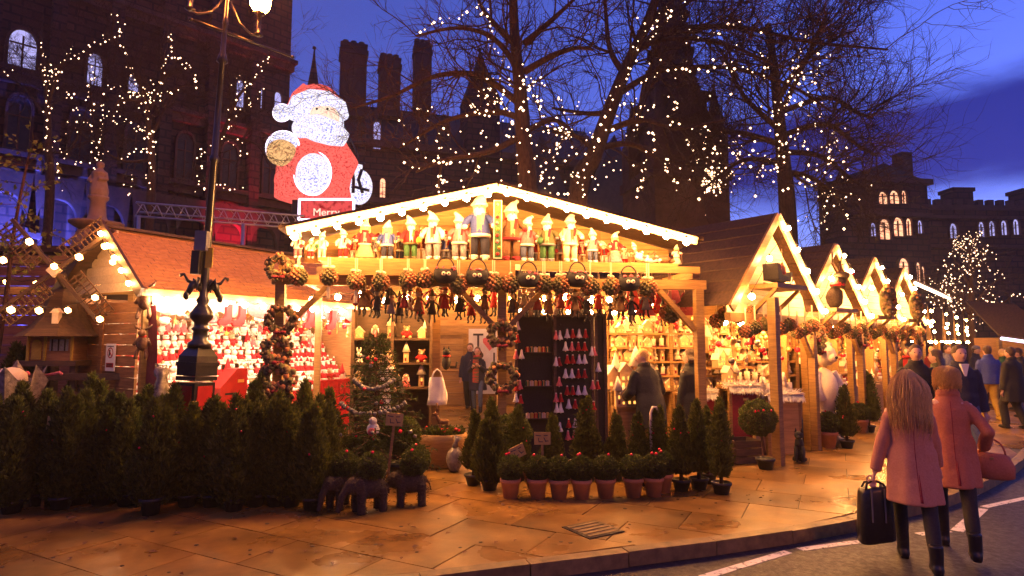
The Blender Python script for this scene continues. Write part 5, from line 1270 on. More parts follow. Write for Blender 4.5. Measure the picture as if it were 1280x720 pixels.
TL = ['little Father Christmas toy in red', 'plush snowman in red scarf', 'tan teddy bear in red jumper', 'rag doll in a pink skirt', 'gnome toy with a tall red hat', 'white plush rabbit']
TC = ['father christmas toy', 'snowman toy', 'teddy bear', 'rag doll', 'gnome toy', 'rabbit toy']
TN = ['santa_toy', 'snowman_toy', 'teddy_bear', 'rag_doll', 'gnome_toy', 'rabbit_toy']
def put_toy(k, p, rz, where, sc=1.0):
    o = link(TN[k], TOYS[k], None, p, rz + rnd.uniform(-.4, .4), sc * rnd.uniform(.9, 1.12))
    return tag(o, f'{TL[k]} {where}', TC[k], f'{TN[k].replace("_", " ")} {where}')
ORD = ['lowest', 'second', 'third', 'fourth', 'top']
for i, (z, d) in enumerate(LSH):
    s_ = .12
    pat = ([5, 1, 0, 2, 5, 1], [0, 4, 1, 0, 4, 5], [0, 0, 4, 1, 0, 2], [1, 3, 5, 1, 2, 3], [1, 5, 1, 3, 2, 5])[i]
    k = 0
    while s_ < LL - .1:
        q = pat[k % 6] if rnd.random() < .75 else rnd.randrange(6); k += 1
        if 3.0 < s_ < 4.6 and i in (1, 2): q = 0
        put_toy(q, LF.w(s_, d + rnd.uniform(-.05, .04), z), LF.a, f'on the {ORD[i]} shelf of the shingled stall', 1.08)
        s_ += rnd.uniform(.125, .165)
for k in range(15):      # toys hung under the valance
    q = (1, 5, 1, 3, 0)[k % 5]; put_toy(q, LF.w(.35 + k * .28, -.02 + .05 * (k % 3), 2.12 + .05 * ((k * 7) % 4)), LF.a, 'hung under the valance of the shingled stall', 1.0)
lb_ = LF.w(*(LF.pix(285, 478, -.35)[0], -.35), 0)
t = thing('letter_box', 'bright red toy post box with a sloping top before the shingled stall shelves', 'post box', lb_, LF.a)
m = MB(); m.prism([(-.24, 0), (.24, 0), (.24, 1.42), (.05, 1.42), (-.24, 1.12)], -.16, .16); m.obj('case', 'redpaint', t)
m = MB(); m.box((.12, -.165, 1.22), (.11, .015, .05)); m.obj('name_plate', 'gold', t); m = MB(); m.box((-.05, -.164, 1.02), (.2, .012, .03)); m.obj('slot', 'black', t)
s_ = LF.pix(412, 480, -.3)[0]
t = thing('cloth_stand', 'display stand draped with a red cloth before the shingled stall', 'display stand', LF.w(s_, -.3, 0), LF.a)
m = MB(); n = 24; vs = []; fs = []
for k in range(n + 1): x = -.42 + .84 * k / n; y = -.18 + .03 * math.sin(k * 1.7); vs += [(x, -.15, 1.12), (x, y, .2)]
for k in range(n): q = 2 * k; fs.append((q, q + 1, q + 3, q + 2))
m.add(vs, fs, 0, True); m.box((0, 0, 1.11), (.86, .32, .03)); m.obj('cloth', 'red', t); m = MB()
for x in (-.38, .38):
    for y in (-.12, .12): m.box((x, y, .55), (.04, .04, 1.1))
m.obj('trestle', 'darkwood', t)
for k in range(5): put_toy((0, 0, 2, 0, 4)[k], LF.w(s_ - .32 + .16 * k, -.3, 1.125), LF.a, 'on the red cloth stand', 1.0)
# dark plush moose hung on the corner of the shingled stall
def moose(label, u, v, d, h):
    s_, z_ = LF.pix(u, v, d); t = thing('plush_moose', label, 'plush moose', LF.w(s_, d, z_), LF.a - math.pi / 4)
    m = MB(); m.ball((0, 0, .5 * h), .2 * h, 0, 2, sq=(1, .8, 1.3)); m.ball((0, -.10 * h, .82 * h), .13 * h, 0, 2, sq=(.9, 1.4, .9))
    for x in (-1, 1): m.tube([(x * .1 * h, 0, .35 * h), (x * .16 * h, -.05 * h, .1 * h), (x * .15 * h, -.1 * h, 0)], .055 * h, 6); m.tube([(x * .14 * h, 0, .65 * h), (x * .24 * h, -.05 * h, .42 * h)], .05 * h, 6); m.tube([(x * .06 * h, 0, .92 * h), (x * .2 * h, 0, 1.0 * h), (x * .26 * h, 0, 1.1 * h)], [.02 * h, .045 * h, .02 * h], 6)
    m.obj('body', 'brown', t); m = MB(); m.lathe([(.12 * h, .68 * h), (.13 * h, .70 * h), (.12 * h, .74 * h)], 10); m.obj('scarf', 'red', t)
moose('dark plush moose hung high on the corner of the shingled stall', 180, 398, -.30, .50)
moose('dark plush moose with a red scarf hung below the high one', 177, 448, -.30, .45)
m = MB(); n = 14; vs = []; fs = []
for k in range(n + 1):
    z = .3 + 2.1 * k / n; w0 = .10 + .12 * math.sin(k / n * math.pi) ; vs += [(0, -.30 - w0, z), (0.03, -.12, z)]
for k in range(n): q = 2 * k; fs.append((q, q + 1, q + 3, q + 2))
m.add(vs, fs, 0, True); o = m.obj('curtain', 'wine', None, LF.w(0, 0), LF.a); tag(o, 'wine red curtain tied back at the corner of the shingled stall', 'curtain')
# ------------------------------------------------------------------ little wooden houses and goods
def house_mesh(k):
    g = random.Random(k + 40); m = MB(); w_, d_, h_ = g.uniform(.11, .16), .09, g.uniform(.10, .18)
    if k < 3:
        m.prism([(-w_ / 2, 0), (w_ / 2, 0), (w_ / 2, h_), (0, h_ + w_ * .5), (-w_ / 2, h_)], -d_ / 2, d_ / 2, 0)
        for sd in (-1, 1): m.prism([(sd * w_ * .6, h_ - .012), (0, h_ + w_ * .54), (0, h_ + w_ * .54 + .014), (sd * w_ * .64, h_ - .006)][::sd], -d_ / 2 - .012, d_ / 2 + .012, 1)
        for i in range(2):
            for j in range(2 if h_ > .13 else 1): m.box((-.03 + .06 * i, -d_ / 2 - .001, .045 + .06 * j), (.026, .004, .032), 2)
        if k == 1: m.box((w_ * .35, 0, h_ * .75), (.05, .05, h_ * 1.5), 0); m.lathe([(.045, h_ * 1.5), (.004, h_ * 1.5 + .14)], 4, (w_ * .35, 0, 0), 1, False, ph=.785)
    else:                # tower with a tall white spire
        m.box((0, 0, h_ * .6), (.075, .075, h_ * 1.2), 0); m.lathe([(.07, h_ * 1.2), (.004, h_ * 1.2 + .17)], 8, m=1); m.box((0, -.039, h_ * .7), (.02, .004, .04), 2); m.box((0, -.039, .05), (.026, .004, .05), 3)
    return m.mesh('toy_house', ['house', 'houseroof', 'winglow', 'wine'])
HS = [house_mesh(k) for k in range(5)]
def tree_mesh():
    m = MB()
    for q in range(3): m.lathe([(.055 - .012 * q, .05 * q + .02), (.01, .05 * q + .10)], 8, m=0)
    m.lathe([(.012, 0), (.012, .03)], 6, m=1); return m.mesh('toy_tree', ['creamc', 'brown'])
def candle_mesh():
    m = MB(); m.lathe([(.03, 0), (.03, .12)], 9, m=0); m.lathe([(.045, 0), (.05, .01), (.045, .02)], 9, m=1); m.ball((0, 0, .14), .012, 2, 1, sq=(.7, .7, 1.6)); return m.mesh('candle', ['creamc', 'wine', 'winglow'])
def jar_mesh():
    m = MB(); m.lathe([(.04, 0), (.045, .03), (.045, .08), (.03, .10), (.035, .12), (.02, .125)], 10, m=0); m.lathe([(.047, .03), (.047, .06)], 10, m=1); return m.mesh('jar', ['wine', 'gold'])
SMALL = {'toy_tree': tree_mesh(), 'candle': candle_mesh(), 'jar': jar_mesh()}
HL = ['wide wooden toy house', 'wooden toy church with white spire', 'steep wooden toy house', 'white spired wooden toy tower', 'slim pale spired wooden toy tower']
def put_house(k, p, rz, where, sc=1.0):
    o = link('toy_house', HS[k], None, p, rz + rnd.uniform(-.3, .3), sc * rnd.uniform(.85, 1.2)); return tag(o, f'{HL[k]} {where}', 'toy house', f'{HL[k]} {where}')
def put_small(nm, p, rz, where, sc=1.0):
    o = link(nm, SMALL[nm], None, p, rz, sc * rnd.uniform(.9, 1.2)); L_ = dict(toy_tree='small pale cone shaped toy tree', candle='cream candle on wine red dish', jar='dark red jar with gold band')[nm]
    return tag(o, f'{L_} {where}', nm.replace('_', ' '), f'{L_} {where}')
s0_ = B.pix(757, 430, 1.7)[0]
ds = thing('display_shelves', 'tall timber display shelves of wooden toy houses in the big stall', 'shelves', B.w(s0_, 1.62), B.a)
SW_ = B.pix(985, 430, 1.9)[0] - s0_
for k in range(14): m = MB(); m.box((SW_ / 2, .42, .09), (SW_, .03, .172)); m.obj('back_board', 'board', ds, (0, rnd.uniform(-.004, .004), .02 + k * .18))
for x in (0, SW_ * .33, SW_ * .66, SW_): m = MB(); m.box((x, .2, 1.25), (.06, .38, 2.5)); m.obj('upright', 'timber', ds)
DSZ = [1.02, 1.27, 1.52, 1.77, 2.02]
for z in DSZ: m = MB(); m.box((SW_ / 2, .16, z - .018), (SW_ - .07, .34, .03)); m.obj('shelf', 'timberh', ds)
for i, z in enumerate(DSZ):
    s_ = .12
    while s_ < SW_ - .08:
        q = rnd.random(); p = B.w(s0_ + s_, 1.62 + .10 + rnd.uniform(-.03, .05), z)
        if q < .68: put_house(rnd.choice([0, 1, 2, 3, 3, 4]), p, B.a, f'on the {ORD[i]} display shelf of the big stall', 1.05)
        elif q < .86: put_small('toy_tree', p, 0, f'on the {ORD[i]} display shelf of the big stall', 1.3)
        else: put_small('candle', p, 0, f'on the {ORD[i]} display shelf of the big stall', 1.2)
        s_ += rnd.uniform(.11, .15)
def table(label, fr, s_, d, wd, dp, z, front='board', cloth=None):
    t = thing('display_table', label, 'table', fr.w(s_, d), fr.a)
    m = MB(); m.box((wd / 2, 0, z - .02), (wd, dp, .04)); m.obj('tabletop', 'timberh', t)
    m = MB(); m.box((wd / 2, -dp / 2 + .02, z / 2 - .03), (wd - .12, .025, z - .1)); m.obj('front_panel', front, t)
    for x in (.04, wd - .04):
        for y in (-dp / 2 + .04, dp / 2 - .04): m = MB(); m.box((x, y, z / 2 - .02), (.06, .06, z - .04)); m.obj('leg', 'timber', t)
    return t
sa_ = B.pix(758, 470, .95)[0]
table('low plank table of large wooden houses behind the dark display boards', B, sa_, .95, .75, .5, 1.10)
for k in range(7): put_house((1, 3, 0, 2, 3, 1, 0)[k], B.w(sa_ + .06 + .105 * k, .88 + .1 * (k % 2), 1.10), B.a, 'on the low plank table behind the dark boards', 1.75)
table('lower step of the plank table with small houses', B, sa_, .55, .75, .28, .86)
for k in range(7): put_house((3, 0, 1, 4, 2, 0, 3)[k], B.w(sa_ + .06 + .1 * k, .53, .86), B.a, 'on the lower step of the plank table', 1.25)
def fur(label, fr, s_, d, z, wd):
    t = thing('fur_fringe', label, 'sheepskin', fr.w(s_, d, z), fr.a); g = np.random.default_rng(int(s_ * 100)); n = 2600
    pos = np.stack([g.uniform(0, wd, n), g.uniform(-.1, .16, n), np.zeros(n)], 1); pos[:, 2] = -.9 * np.clip(-pos[:, 1] - .04, 0, 1) + .015
    dr = np.stack([g.normal(0, .25, n), np.where(pos[:, 1] < 0, -.5, -.2) + g.normal(0, .2, n), np.where(pos[:, 1] < -.02, -1.4, -.15) + g.normal(0, .2, n)], 1)
    link('fleece', leaf_cloud('fleece', 'white', pos, dr, .10, .007, 1), t); m = MB(); m.box((wd / 2, .03, 0), (wd, .24, .02)); m.obj('hide', 'creamc', t)
sb_ = B.pix(868, 480, 1.15)[0]
table('table with red front under a white sheepskin left of the right post', B, sb_ - .28, 1.2, .60, .45, 1.0, 'redpaint'); fur('white sheepskin hanging over the red fronted table left of the right post', B, sb_ - .26, 1.0, 1.02, .56)
table('open timber table under a sheepskin right of the right post', B, sb_ + .42, 1.0, .55, .45, 1.12, 'wine'); fur('white sheepskin hanging over the open table right of the right post', B, sb_ + .42, .8, 1.14, .55)
table('timber table under a sheepskin next to the corner post', B, sb_ + 1.05, .95, .62, .45, .98, 'board'); fur('white sheepskin hanging over the table beside the corner post', B, sb_ + 1.05, .75, 1.0, .62)
for k in range(6): put_small(('toy_tree', 'candle')[k % 2], B.w(sb_ + 1.1 + .1 * k, .95, .985), 0, 'on the table beside the corner post', 1.5)
# glittering ornaments on strings before the shelves
def star_mesh():
    m = MB(); pts = []
    for k in range(10): a = math.pi / 2 + k * math.pi / 5; r_ = .05 if k % 2 == 0 else .02; pts.append((r_ * math.cos(a), r_ * math.sin(a)))
    m.prism(pts, -.006, .006); m.box((0, 0, .09), (.005, .005, .09), 1); return m.mesh('star_ornament', ['gold', 'ribbon'])
def glass_mesh(c):
    m = MB(); m.ball((0, 0, 0), .035, 0, 2); m.lathe([(.012, .03), (.012, .045)], 8, m=1); m.box((0, 0, .09), (.004, .004, .09), 1); return m.mesh('glass_bauble', [c, 'gold'])
STAR = star_mesh(); GB = {c: glass_mesh(c) for c in ('berry', 'gold', 'silver')}
def ornament(p, rz, where, sc=1.0):
    if rnd.random() < .35: o = link('star_ornament', STAR, None, p, rz + rnd.uniform(-.6, .6), sc); tag(o, f'gold star ornament hung {where}', 'star ornament', f'gold stars {where}')
    else:
        c = rnd.choice(['berry', 'berry', 'gold', 'silver']); o = link('glass_bauble', GB[c], None, p, rz, sc * rnd.uniform(.7, 1.2)); tag(o, f'small {dict(berry="red", gold="gold", silver="silver")[c]} glass bauble hung {where}', 'bauble', f'{c} baubles {where}')
for k in range(64):
    s_ = s0_ + .05 + (SW_ - .1) * k / 64; ornament(B.w(s_, 1.45 + .1 * (k % 3), rnd.choice([2.12, 2.2, 2.28, 2.36, 1.72])), B.a, 'over the display shelves of the big stall', 1.2)
for k in range(4):
    c0 = RF.w(k * SPC + (.05 if k else -.12), 0); f_ = Frame(c0.x, c0.y, RFA); nm = ('first', 'second', 'third', 'fourth')[k]
    for j in range(26 if k < 2 else 14): ornament(f_.w(-1.05 + 2.1 * j / (26 if k < 2 else 14), rnd.uniform(.05, .5), rnd.uniform(1.55, 2.0)), RFA, f'inside the {nm} gabled stall', 1.3)
for k in range(44): ornament(LF.w(.15 + 4.4 * k / 44, .02, rnd.uniform(1.95, 2.35)), LF.a, 'before the shelves of the shingled stall', 1.25)
# dark boards hung with little bells
def bell_mesh(c):
    m = MB(); m.lathe([(.004, .10), (.012, .085), (.016, .05), (.036, 0), (.034, -.004)], 8, m=0); m.ball((0, 0, .088), .013, 1, 1); m.ball((0, 0, -.008), .009, 1, 1); return m.mesh('hanging_bell', [c, 'creamc'])
BM = [bell_mesh('white'), bell_mesh('red'), bell_mesh('pink')]
BLN = ['white', 'red', 'pink']
def dark_board(label, u0, u1, vt, d, kind):
    s0, zt = B.pix(u0, vt, d); s1 = B.pix(u1, vt, d)[0]; wd = s1 - s0
    t = thing('display_board', label, 'display board', B.w(s0, d), B.a); m = MB(); m.box((wd / 2, .03, zt / 2 + .05), (wd, .03, zt - .1)); m.obj('panel', 'black', t)
    for x in (0.015, wd - .015): m = MB(); m.box((x, .0, zt / 2), (.045, .05, zt)); m.obj('upright', 'darkwood', t)
    m = MB(); m.box((wd / 2, .0, zt + .012), (wd + .04, .06, .025)); m.obj('rail', 'darkwood', t)
    return s0, wd, zt
s0, wd, zt = dark_board('black display board with rows of gift boxes left of the bell board', 644, 693, 396, .42, 0)
for i, v in enumerate((436, 478, 518)):
    z = B.pix(668, v, .4)[1]
    sh_ = thing('gift_tray', ('top', 'middle', 'lowest')[i] + ' narrow tray of gift boxes on the left black board', 'tray', B.w(s0 + .14, .36, z - .055), B.a); m = MB(); m.box((wd / 2 - .1, 0, 0), (wd - .2, .1, .012)); m.obj('ledge', 'darkwood', sh_)
    for k in range(6):
        c = ('red', 'greenc', 'creamc', 'mustard')[(k + i) % 4]; x = .0 + k * (wd - .24) / 5
        g_ = thing('gift_box', f'small {c.replace("greenc", "green").replace("creamc", "cream").replace("mustard", "gold")} gift box on the {("top", "middle", "lowest")[i]} tray of the left black board', 'gift box', B.w(s0 + .18 + x * .82, .36, z - .048), B.a, f'{c} gift boxes on tray {("top", "middle", "lowest")[i]}')
        m = MB(); m.box((0, 0, .035), (.052, .05, .07)); m.obj('box', c, g_); m = MB(); m.box((0, -.001, .035), (.012, .054, .072)); m.box((0, 0, .075), (.03, .012, .012)); m.obj('ribbon', 'gold', g_)
for k, (u, v) in enumerate(((647, 412), (647, 428), (645, 448), (652, 448), (646, 488), (650, 486), (645, 502), (651, 504))):
    s_, z_ = B.pix(u, v, .36); q = k % 3; tag(link('hanging_bell', BM[q], None, B.w(s_, .36, z_), 0, 1.35), f'{BLN[q]} bell on the left edge of the left black board', 'bell', f'{BLN[q]} bells on the edge of the left board')
s0, wd, zt = dark_board('black display board hung with rows of little bells in the big stall', 692, 741, 396, .36, 1)
rows_ = [(418, (709, 716, 724, 732)), (434, (707, 715, 723, 731)), (450, (709, 716, 724, 731)), (468, (707, 715, 723, 731)), (489, (709, 716, 723, 731)), (506, (711, 719)), (530, (711, 719)), (545, (710, 718))]
for v, us in rows_ + [(420, (695, 700)), (453, (695, 699)), (478, (699,)), (498, (695, 701)), (511, (696, 701)), (535, (694, 700)), (440, (740, 743)), (460, (748,)), (482, (741, 747)), (508, (742,))]:
    for u in us:
        s_, z_ = B.pix(u, v + 4, .30); q = rnd.choice([0, 0, 0, 1, 2]); tag(link('hanging_bell', BM[q], None, B.w(s_, .30, z_), 0, 1.35), f'{BLN[q]} bell hung at height {"top" if v < 440 else "middle" if v < 495 else "low"} on the black bell board', 'bell', f'{BLN[q]} bells {"top" if v < 440 else "middle" if v < 495 else "low"} on the bell board')
dark_board('narrow plain black board right of the bell board', 743, 757, 394, .40, 2)
# ------------------------------------------------------------------ wreaths
def wreath_mesh(seed, R_=.16, r_=.065):
    g = random.Random(seed); m = MB(); n = 70
    m.tube([(R_ * math.cos(a), 0, R_ * math.sin(a)) for a in [k * 2 * math.pi / 16 for k in range(17)]], r_ * .7, 6, 0, cap=False)
    for k in range(n):
        a = g.uniform(0, 6.283); b = g.uniform(-2.4, .8) - .6
        rr = R_ + r_ * .8 * math.cos(b); m.ball((rr * math.cos(a), r_ * .8 * math.sin(b), rr * math.sin(a)), r_ * g.uniform(.28, .48), g.choice([0, 0, 1, 1, 2, 3]), 1, sq=(1, 1, g.uniform(.8, 1.5)))
    return m.mesh('ring', ['moss', 'cone', 'fruit', 'twig'])
WR = [wreath_mesh(1), wreath_mesh(2), wreath_mesh(3, .15, .085)]
def wreath(label, p, rz, k=0, sc=1.0, bowc='wine'):
    t = thing('wreath', label, 'wreath', p, rz, 'wreaths on the stall posts'); o = link('ring', WR[k], t, (0, 0, 0), 0, sc); bow(t, -.17 * sc, bowc, .05).location = (0, -.08, 0); return t
for k, (u, v, r_) in enumerate(((350, 334, .9), (352, 400, 1.05), (346, 438, 1.0), (347, 472, 1.1), (345, 500, 1.1), (627, 418, 1.0), (628, 472, 1.15))):
    s_, z_ = B.pix(u, v, -.14); wreath(('dried fruit wreath topmost on the left post', 'round moss wreath second on the left post', 'pine cone wreath third on the left post', 'bushy wreath fourth on the left post', 'lowest wreath on the left post behind the conifers', 'brown pine cone wreath high on the middle post', 'dark ring wreath low on the middle post')[k], B.w(s_, -.15, z_), B.a + (.5 if k in (2, 4) else 0), 2 if k in (0, 2, 3, 5) else 1, r_ * .95)
for k in range(4):
    for sx, z in ((1, 2.05), (-1, 1.95)):
        if k == 0 and sx < 0: continue
        s_ = k * SPC + sx * 1.24; wreath(f'fruit wreath on the {"right" if sx > 0 else "left"} post of the {ROWN[k].split(" with")[0]}', RF.w(s_, -.24, z - .1 * (k % 2)), RF.a, k % 3, 1.0)
# ------------------------------------------------------------------ goods of the gabled stalls
for k in range(4):
    ca_ = ROWN[k].split(' with')[0]; c0 = RF.w(k * SPC + (.05 if k else -.12), 0); CF_ = Frame(c0.x, c0.y, RFA)
    for i, (z, d) in enumerate(((.86, .38), (1.14, .66), (1.42, .92), (1.70, 1.18))):
        x = -1.08 if k else -.2
        while x < 1.1:
            q = rnd.random(); p = CF_.w(x, d + rnd.uniform(-.05, .05), z); wh = f'on the {ORD[i]} shelf of the {ca_}'
            if q < .5: put_house(rnd.randrange(5), p, RF.a, wh, 1.15)
            elif q < .66: put_small('candle', p, 0, wh, 1.5)
            elif q < .8: put_small('toy_tree', p, 0, wh, 1.5)
            elif q < .9: put_small('jar', p, 0, wh, 1.3)
            else: put_toy(rnd.choice([0, 1, 2]), p, RF.a, wh, .9)
            x += rnd.uniform(.18, .27) * (1 if k < 2 else 1.35)
    for j in range(9):
        p = CF_.w(-1.08 + j * .27, -.20, 2.02 + .06 * (j % 3)); t = thing('hanging_ball', f'scented ball in the row hung under the beam of the {ca_}', 'hanging ball', p, 0, f'balls under the beam of the {ca_}')
        link('ball', ORBS[j % 3], t, (0, 0, 0), rnd.uniform(0, 6), .95); m = MB(); m.box((0, 0, .2), (.02, .006, .3)); m.obj('ribbon', 'ribbon', t)
    for j in range(5):
        p = CF_.w(-.8 + j * .4, .1, 1.72); 
        if (j + k) % 2: puppet(f'hanging {"red" if j % 2 else "brown"} cloth puppet inside the {ca_}', p, .42, 'red' if j % 2 else 'brown', 'skin', 'wine', RF.a, f'{"red" if j % 2 else "brown"} puppets in the {ca_}')
# ledges with figures under the gables
def ledge(s, z, label):
    t = thing('gable_ledge', label, 'ledge', RF.w(s, 0, z), RFA); m = MB(); m.box((0, -.27, 0), (.95, .46, .07)); m.obj('deck', 'timberh', t)
    for x in (-.35, .35): m = MB(); m.beam((x, -.03, -.38), (x, -.42, -.04), .05, .06, up=(1, 0, 0)); m.obj('bracket', 'timber', t)
ledge(-.35, 2.72, 'timber ledge under the gable of the stall next to the big stall')
t = thing('sleigh', 'dark toy sleigh with red parcels on the first gable ledge', 'sleigh', RF.w(-.42, -.28, 2.755), RF.a)
m = MB(); m.prism([(-.28, .06), (.2, .06), (.3, .2), (.24, .22), (.14, .14), (-.12, .14), (-.2, .32), (-.3, .32)], -.12, .12); m.obj('body', 'black', t)
for y in (-.1, .1): m = MB(); m.tube([(-.32, y, .02), (.2, y, .015), (.34, y, .08), (.36, y, .16)], .012, 5); m.obj('runner', 'iron', t)
for x, c in ((-.1, 'red'), (.02, 'wine'), (.08, 'red')): m = MB(); m.box((x, 0, .2 + .04 * (x > 0)), (.1, .16, .12)); m.obj('parcel', c, t)
puppet('dark gnome figure with a red scarf standing behind the toy sleigh', RF.w(-.06, -.22, 2.755), .42, 'black', 'tan', 'brown', RF.a)
ledge(SPC - .35, 2.45, 'timber ledge under the gable of the second stall')
t = thing('reindeer_bust', 'brushwood reindeer bust with dark antlers under the second gable', 'reindeer bust', RF.w(SPC - .40, -.28, 2.49), RF.a)
m = MB(); m.ball((0, 0, .22), .17, 0, 2, sq=(1, .9, 1.3), noise=.15); m.tube([(0, -.05, .4), (0, -.12, .58)], [.14, .10], 8); m.ball((0, -.14, .62), .095, 0, 2, sq=(.85, 1.6, .85), noise=.1); m.obj('head', 'twig', t)
m = MB()
for x in (-1, 1): m.tube([(x * .06, -.1, .72), (x * .22, -.06, .86), (x * .3, -.08, 1.05)], [.025, .02, .01], 5); m.tube([(x * .2, -.06, .84), (x * .34, -.1, .88)], [.016, .008], 4)
m.obj('antler', 'bark', t); m = MB(); m.lathe([(.13, .42), (.14, .45), (.13, .49)], 10, (0, -.06, 0)); m.obj('collar', 'red', t); MB().ball((0, -.34, .64), .03, 0, 1).obj('nose', 'red', t)
for k in (2, 3):
    wreath(f'bushy moss wreath under the gable of the {ROWN[k]}', RF.w(k * SPC - .3, -.5, 2.75), RF.a, 2, 1.6)
    ledge(k * SPC - .3, 2.4, f'small ledge under the gable of the {ROWN[k]}')
fb = thing('plush_bear', 'tall cream plush bear standing between the first two gabled stalls', 'plush bear', RF.w(1.75, -.2, 0), RF.a - .4)
m = MB(); m.ball((0, 0, .95), .27, 0, 2, sq=(1, .85, 1.7)); m.ball((0, -.03, 1.62), .21, 0, 2); m.ball((0, -.2, 1.57), .09, 0, 2)
for x in (-1, 1): m.ball((x * .16, 0, 1.8), .07, 0, 1); m.tube([(x * .2, 0, 1.3), (x * .32, -.08, 1.0), (x * .28, -.18, .8)], [.1, .1, .09], 8); m.tube([(x * .13, 0, .6), (x * .15, -.02, .1)], [.14, .12], 8); m.ball((x * .16, -.08, .09), .12, 0, 1, sq=(1, 1.4, .75))
m.obj('body', 'creamc', fb); m = MB(); m.ball((0, -.29, 1.58), .03, 0, 1)
for x in (-.07, .07): m.ball((x, -.19, 1.68), .02, 0, 1)
m.obj('face', 'black', fb)
# dark shelving with animals at the left of the gap, a pale post and a white bag
s0_ = B.pix(438, 440, 1.4)[0]; s1_ = B.pix(541, 440, 1.4)[0]; wd = s1_ - s0_
ds = thing('dark_shelves', 'dark brown shelf unit of brushwood animals left of the gap', 'shelves', B.w(s0_, 1.4), B.a)
m = MB(); m.box((wd / 2, .4, 1.2), (wd, .03, 2.4)); m.obj('back_board', 'darkwood', ds)
for z in (1.1, 1.5, 1.9): m = MB(); m.box((wd / 2, .2, z), (wd - .1, .36, .03)); m.obj('shelf', 'darkwood', ds)
for x in (.03, wd * .5, wd - .03): m = MB(); m.box((x, .2, 1.2), (.05, .38, 2.38)); m.obj('upright', 'darkwood', ds)
for i, z in enumerate((1.12, 1.52, 1.92)):
    for k in range(5):
        p = B.w(s0_ + .12 + k * (wd - .2) / 4.4, 1.52, z); put_toy((2, 5, 2, 3, 1)[(k + i) % 5], p, B.a, f'on the {ORD[i]} dark shelf left of the gap', .95) if (k + i) % 2 else put_house((k + i) % 5, p, B.a, f'on the {ORD[i]} dark shelf left of the gap', 1.1)
s_ = B.pix(545, 450, .9)[0]
po_ = thing('pale_post', 'pale square post with a bracket right of the dark shelves', 'post', B.w(s_, .9), B.a); m = MB(); m.box((0, 0, 1.2), (.12, .12, 2.4)); m.obj('shaft', 'timber', po_); m = MB(); m.box((0, 0, .03), (.2, .2, .06)); m.obj('foot', 'timber', po_)
cp = thing('cat_figure', 'dark cat figure with a red bow on a bracket by the pale post', 'cat figure', B.w(s_ + .16, .85, B.pix(555, 462, .9)[1]), B.a)
m = MB(); m.ball((0, 0, .11), .09, 0, 2, sq=(.8, .9, 1.3)); m.ball((0, -.03, .27), .065, 0, 2); m.lathe([(.025, .31), (.002, .37)], 5, (-.035, -.03, 0)); m.lathe([(.025, .31), (.002, .37)], 5, (.035, -.03, 0)); m.tube([(.06, .05, .04), (.15, .04, .04), (.17, .03, .12)], .02, 6); m.obj('body', 'black', cp); m = MB(); m.lathe([(.06, .2), (.065, .215), (.06, .23)], 9, (0, -.02, 0)); m.obj('ribbon', 'red', cp); m = MB(); m.box((.02, .0, -.02), (.34, .2, .03)); m.obj('bracket', 'timber', cp)
wb = thing('carrier_bag', 'white plastic carrier bag hung on the pale post', 'carrier bag', B.w(s_ + .02, .74, B.pix(548, 506, .74)[1]), B.a)
m = MB(); n = 14; vs = []; fs = []
for i in range(6):
    z = .42 * i / 5; w_ = .15 - .05 * (i / 5) ** 2; 
    for j in range(n): a = 2 * math.pi * j / n; rr = 1 + .12 * math.sin(3 * a + i); vs.append((w_ * math.cos(a) * rr, .07 * (1 - .6 * i / 5) * math.sin(a) * rr, z))
for i in range(5):
    for j in range(n): fs.append((i * n + j, i * n + (j + 1) % n, (i + 1) * n + (j + 1) % n, (i + 1) * n + j))
fs.append(tuple(range(n - 1, -1, -1))); m.add(vs, fs, 0, True); m.obj('sack', 'bag', wb); m = MB(); m.tube([(-.08, 0, .41), (-.05, 0, .5), (.0, .03, .54), (.05, 0, .5), (.08, 0, .41)], .012, 5); m.obj('handle', 'bag', wb)
# poster board by the hut
pb_ = thing('poster_board', 'white poster board with a pink heart and dark lettering behind the scarfed visitor', 'poster', HF.w(HF.pix(607, 440, -.3)[0], -.3, .55), HF.a)
m = MB(); m.box((0, 0, .75), (1.0, .03, 1.9)); m.obj('sheet', 'paper', pb_)
m = MB(); m.prism([(0, -.2), (-.2, .05), (-.2, .16), (-.1, .2), (0, .12), (.1, .2), (.2, .16), (.2, .05)], -.03, -.018); o = m.obj('heart', 'pink', pb_, (.12, 0, 1.25))
m = MB(); m.box((-.22, -.02, 1.53), (.3, .01, .06)); m.box((-.22, -.02, 1.35), (.06, .01, .36)); m.box((.25, -.02, .75), (.05, .01, .5)); m.box((.12, -.02, .5), (.5, .01, .08)); m.box((.3, -.02, .2), (.4, .01, .06)); m.obj('lettering', 'ink', pb_)
# ------------------------------------------------------------------ windmill display on the far left
WY = 9.7; wk = WY / F
wp = at(66, 450, WY)
wm = thing('windmill', 'dark wooden model windmill with four lattice sails and a flared roof', 'model windmill', (wp.x + .12, WY, 0), R(8))
zv = lambda v: CAMZ + (428 - v) * wk
zb, zr, zt_, zh = zv(450), zv(416), zv(368), zv(338) - .05
m = MB(); m.box((0, 0, zb - .04), (.86, .8, .08)); m.obj('platform', 'darkwood', wm)
m = MB(); m.box((0, 0, (zb + zr) / 2), (.60, .55, zr - zb)); b_ = m.obj('wall', 'hutboard', wm)
m = MB(); m.prism(arch(.13, .3), -.012, .012); m.obj('door', 'mustard', wm, (-.19, -.285, zb + .02))
m = MB(); m.box((.12, -.28, zb + .24), (.26, .02, .18)); w_ = m.obj('window', 'grey', wm); m = MB()
for x in (.03, .12, .21): m.box((x, -.293, zb + .24), (.02, .01, .18))
m.obj('mullion', 'black', w_)
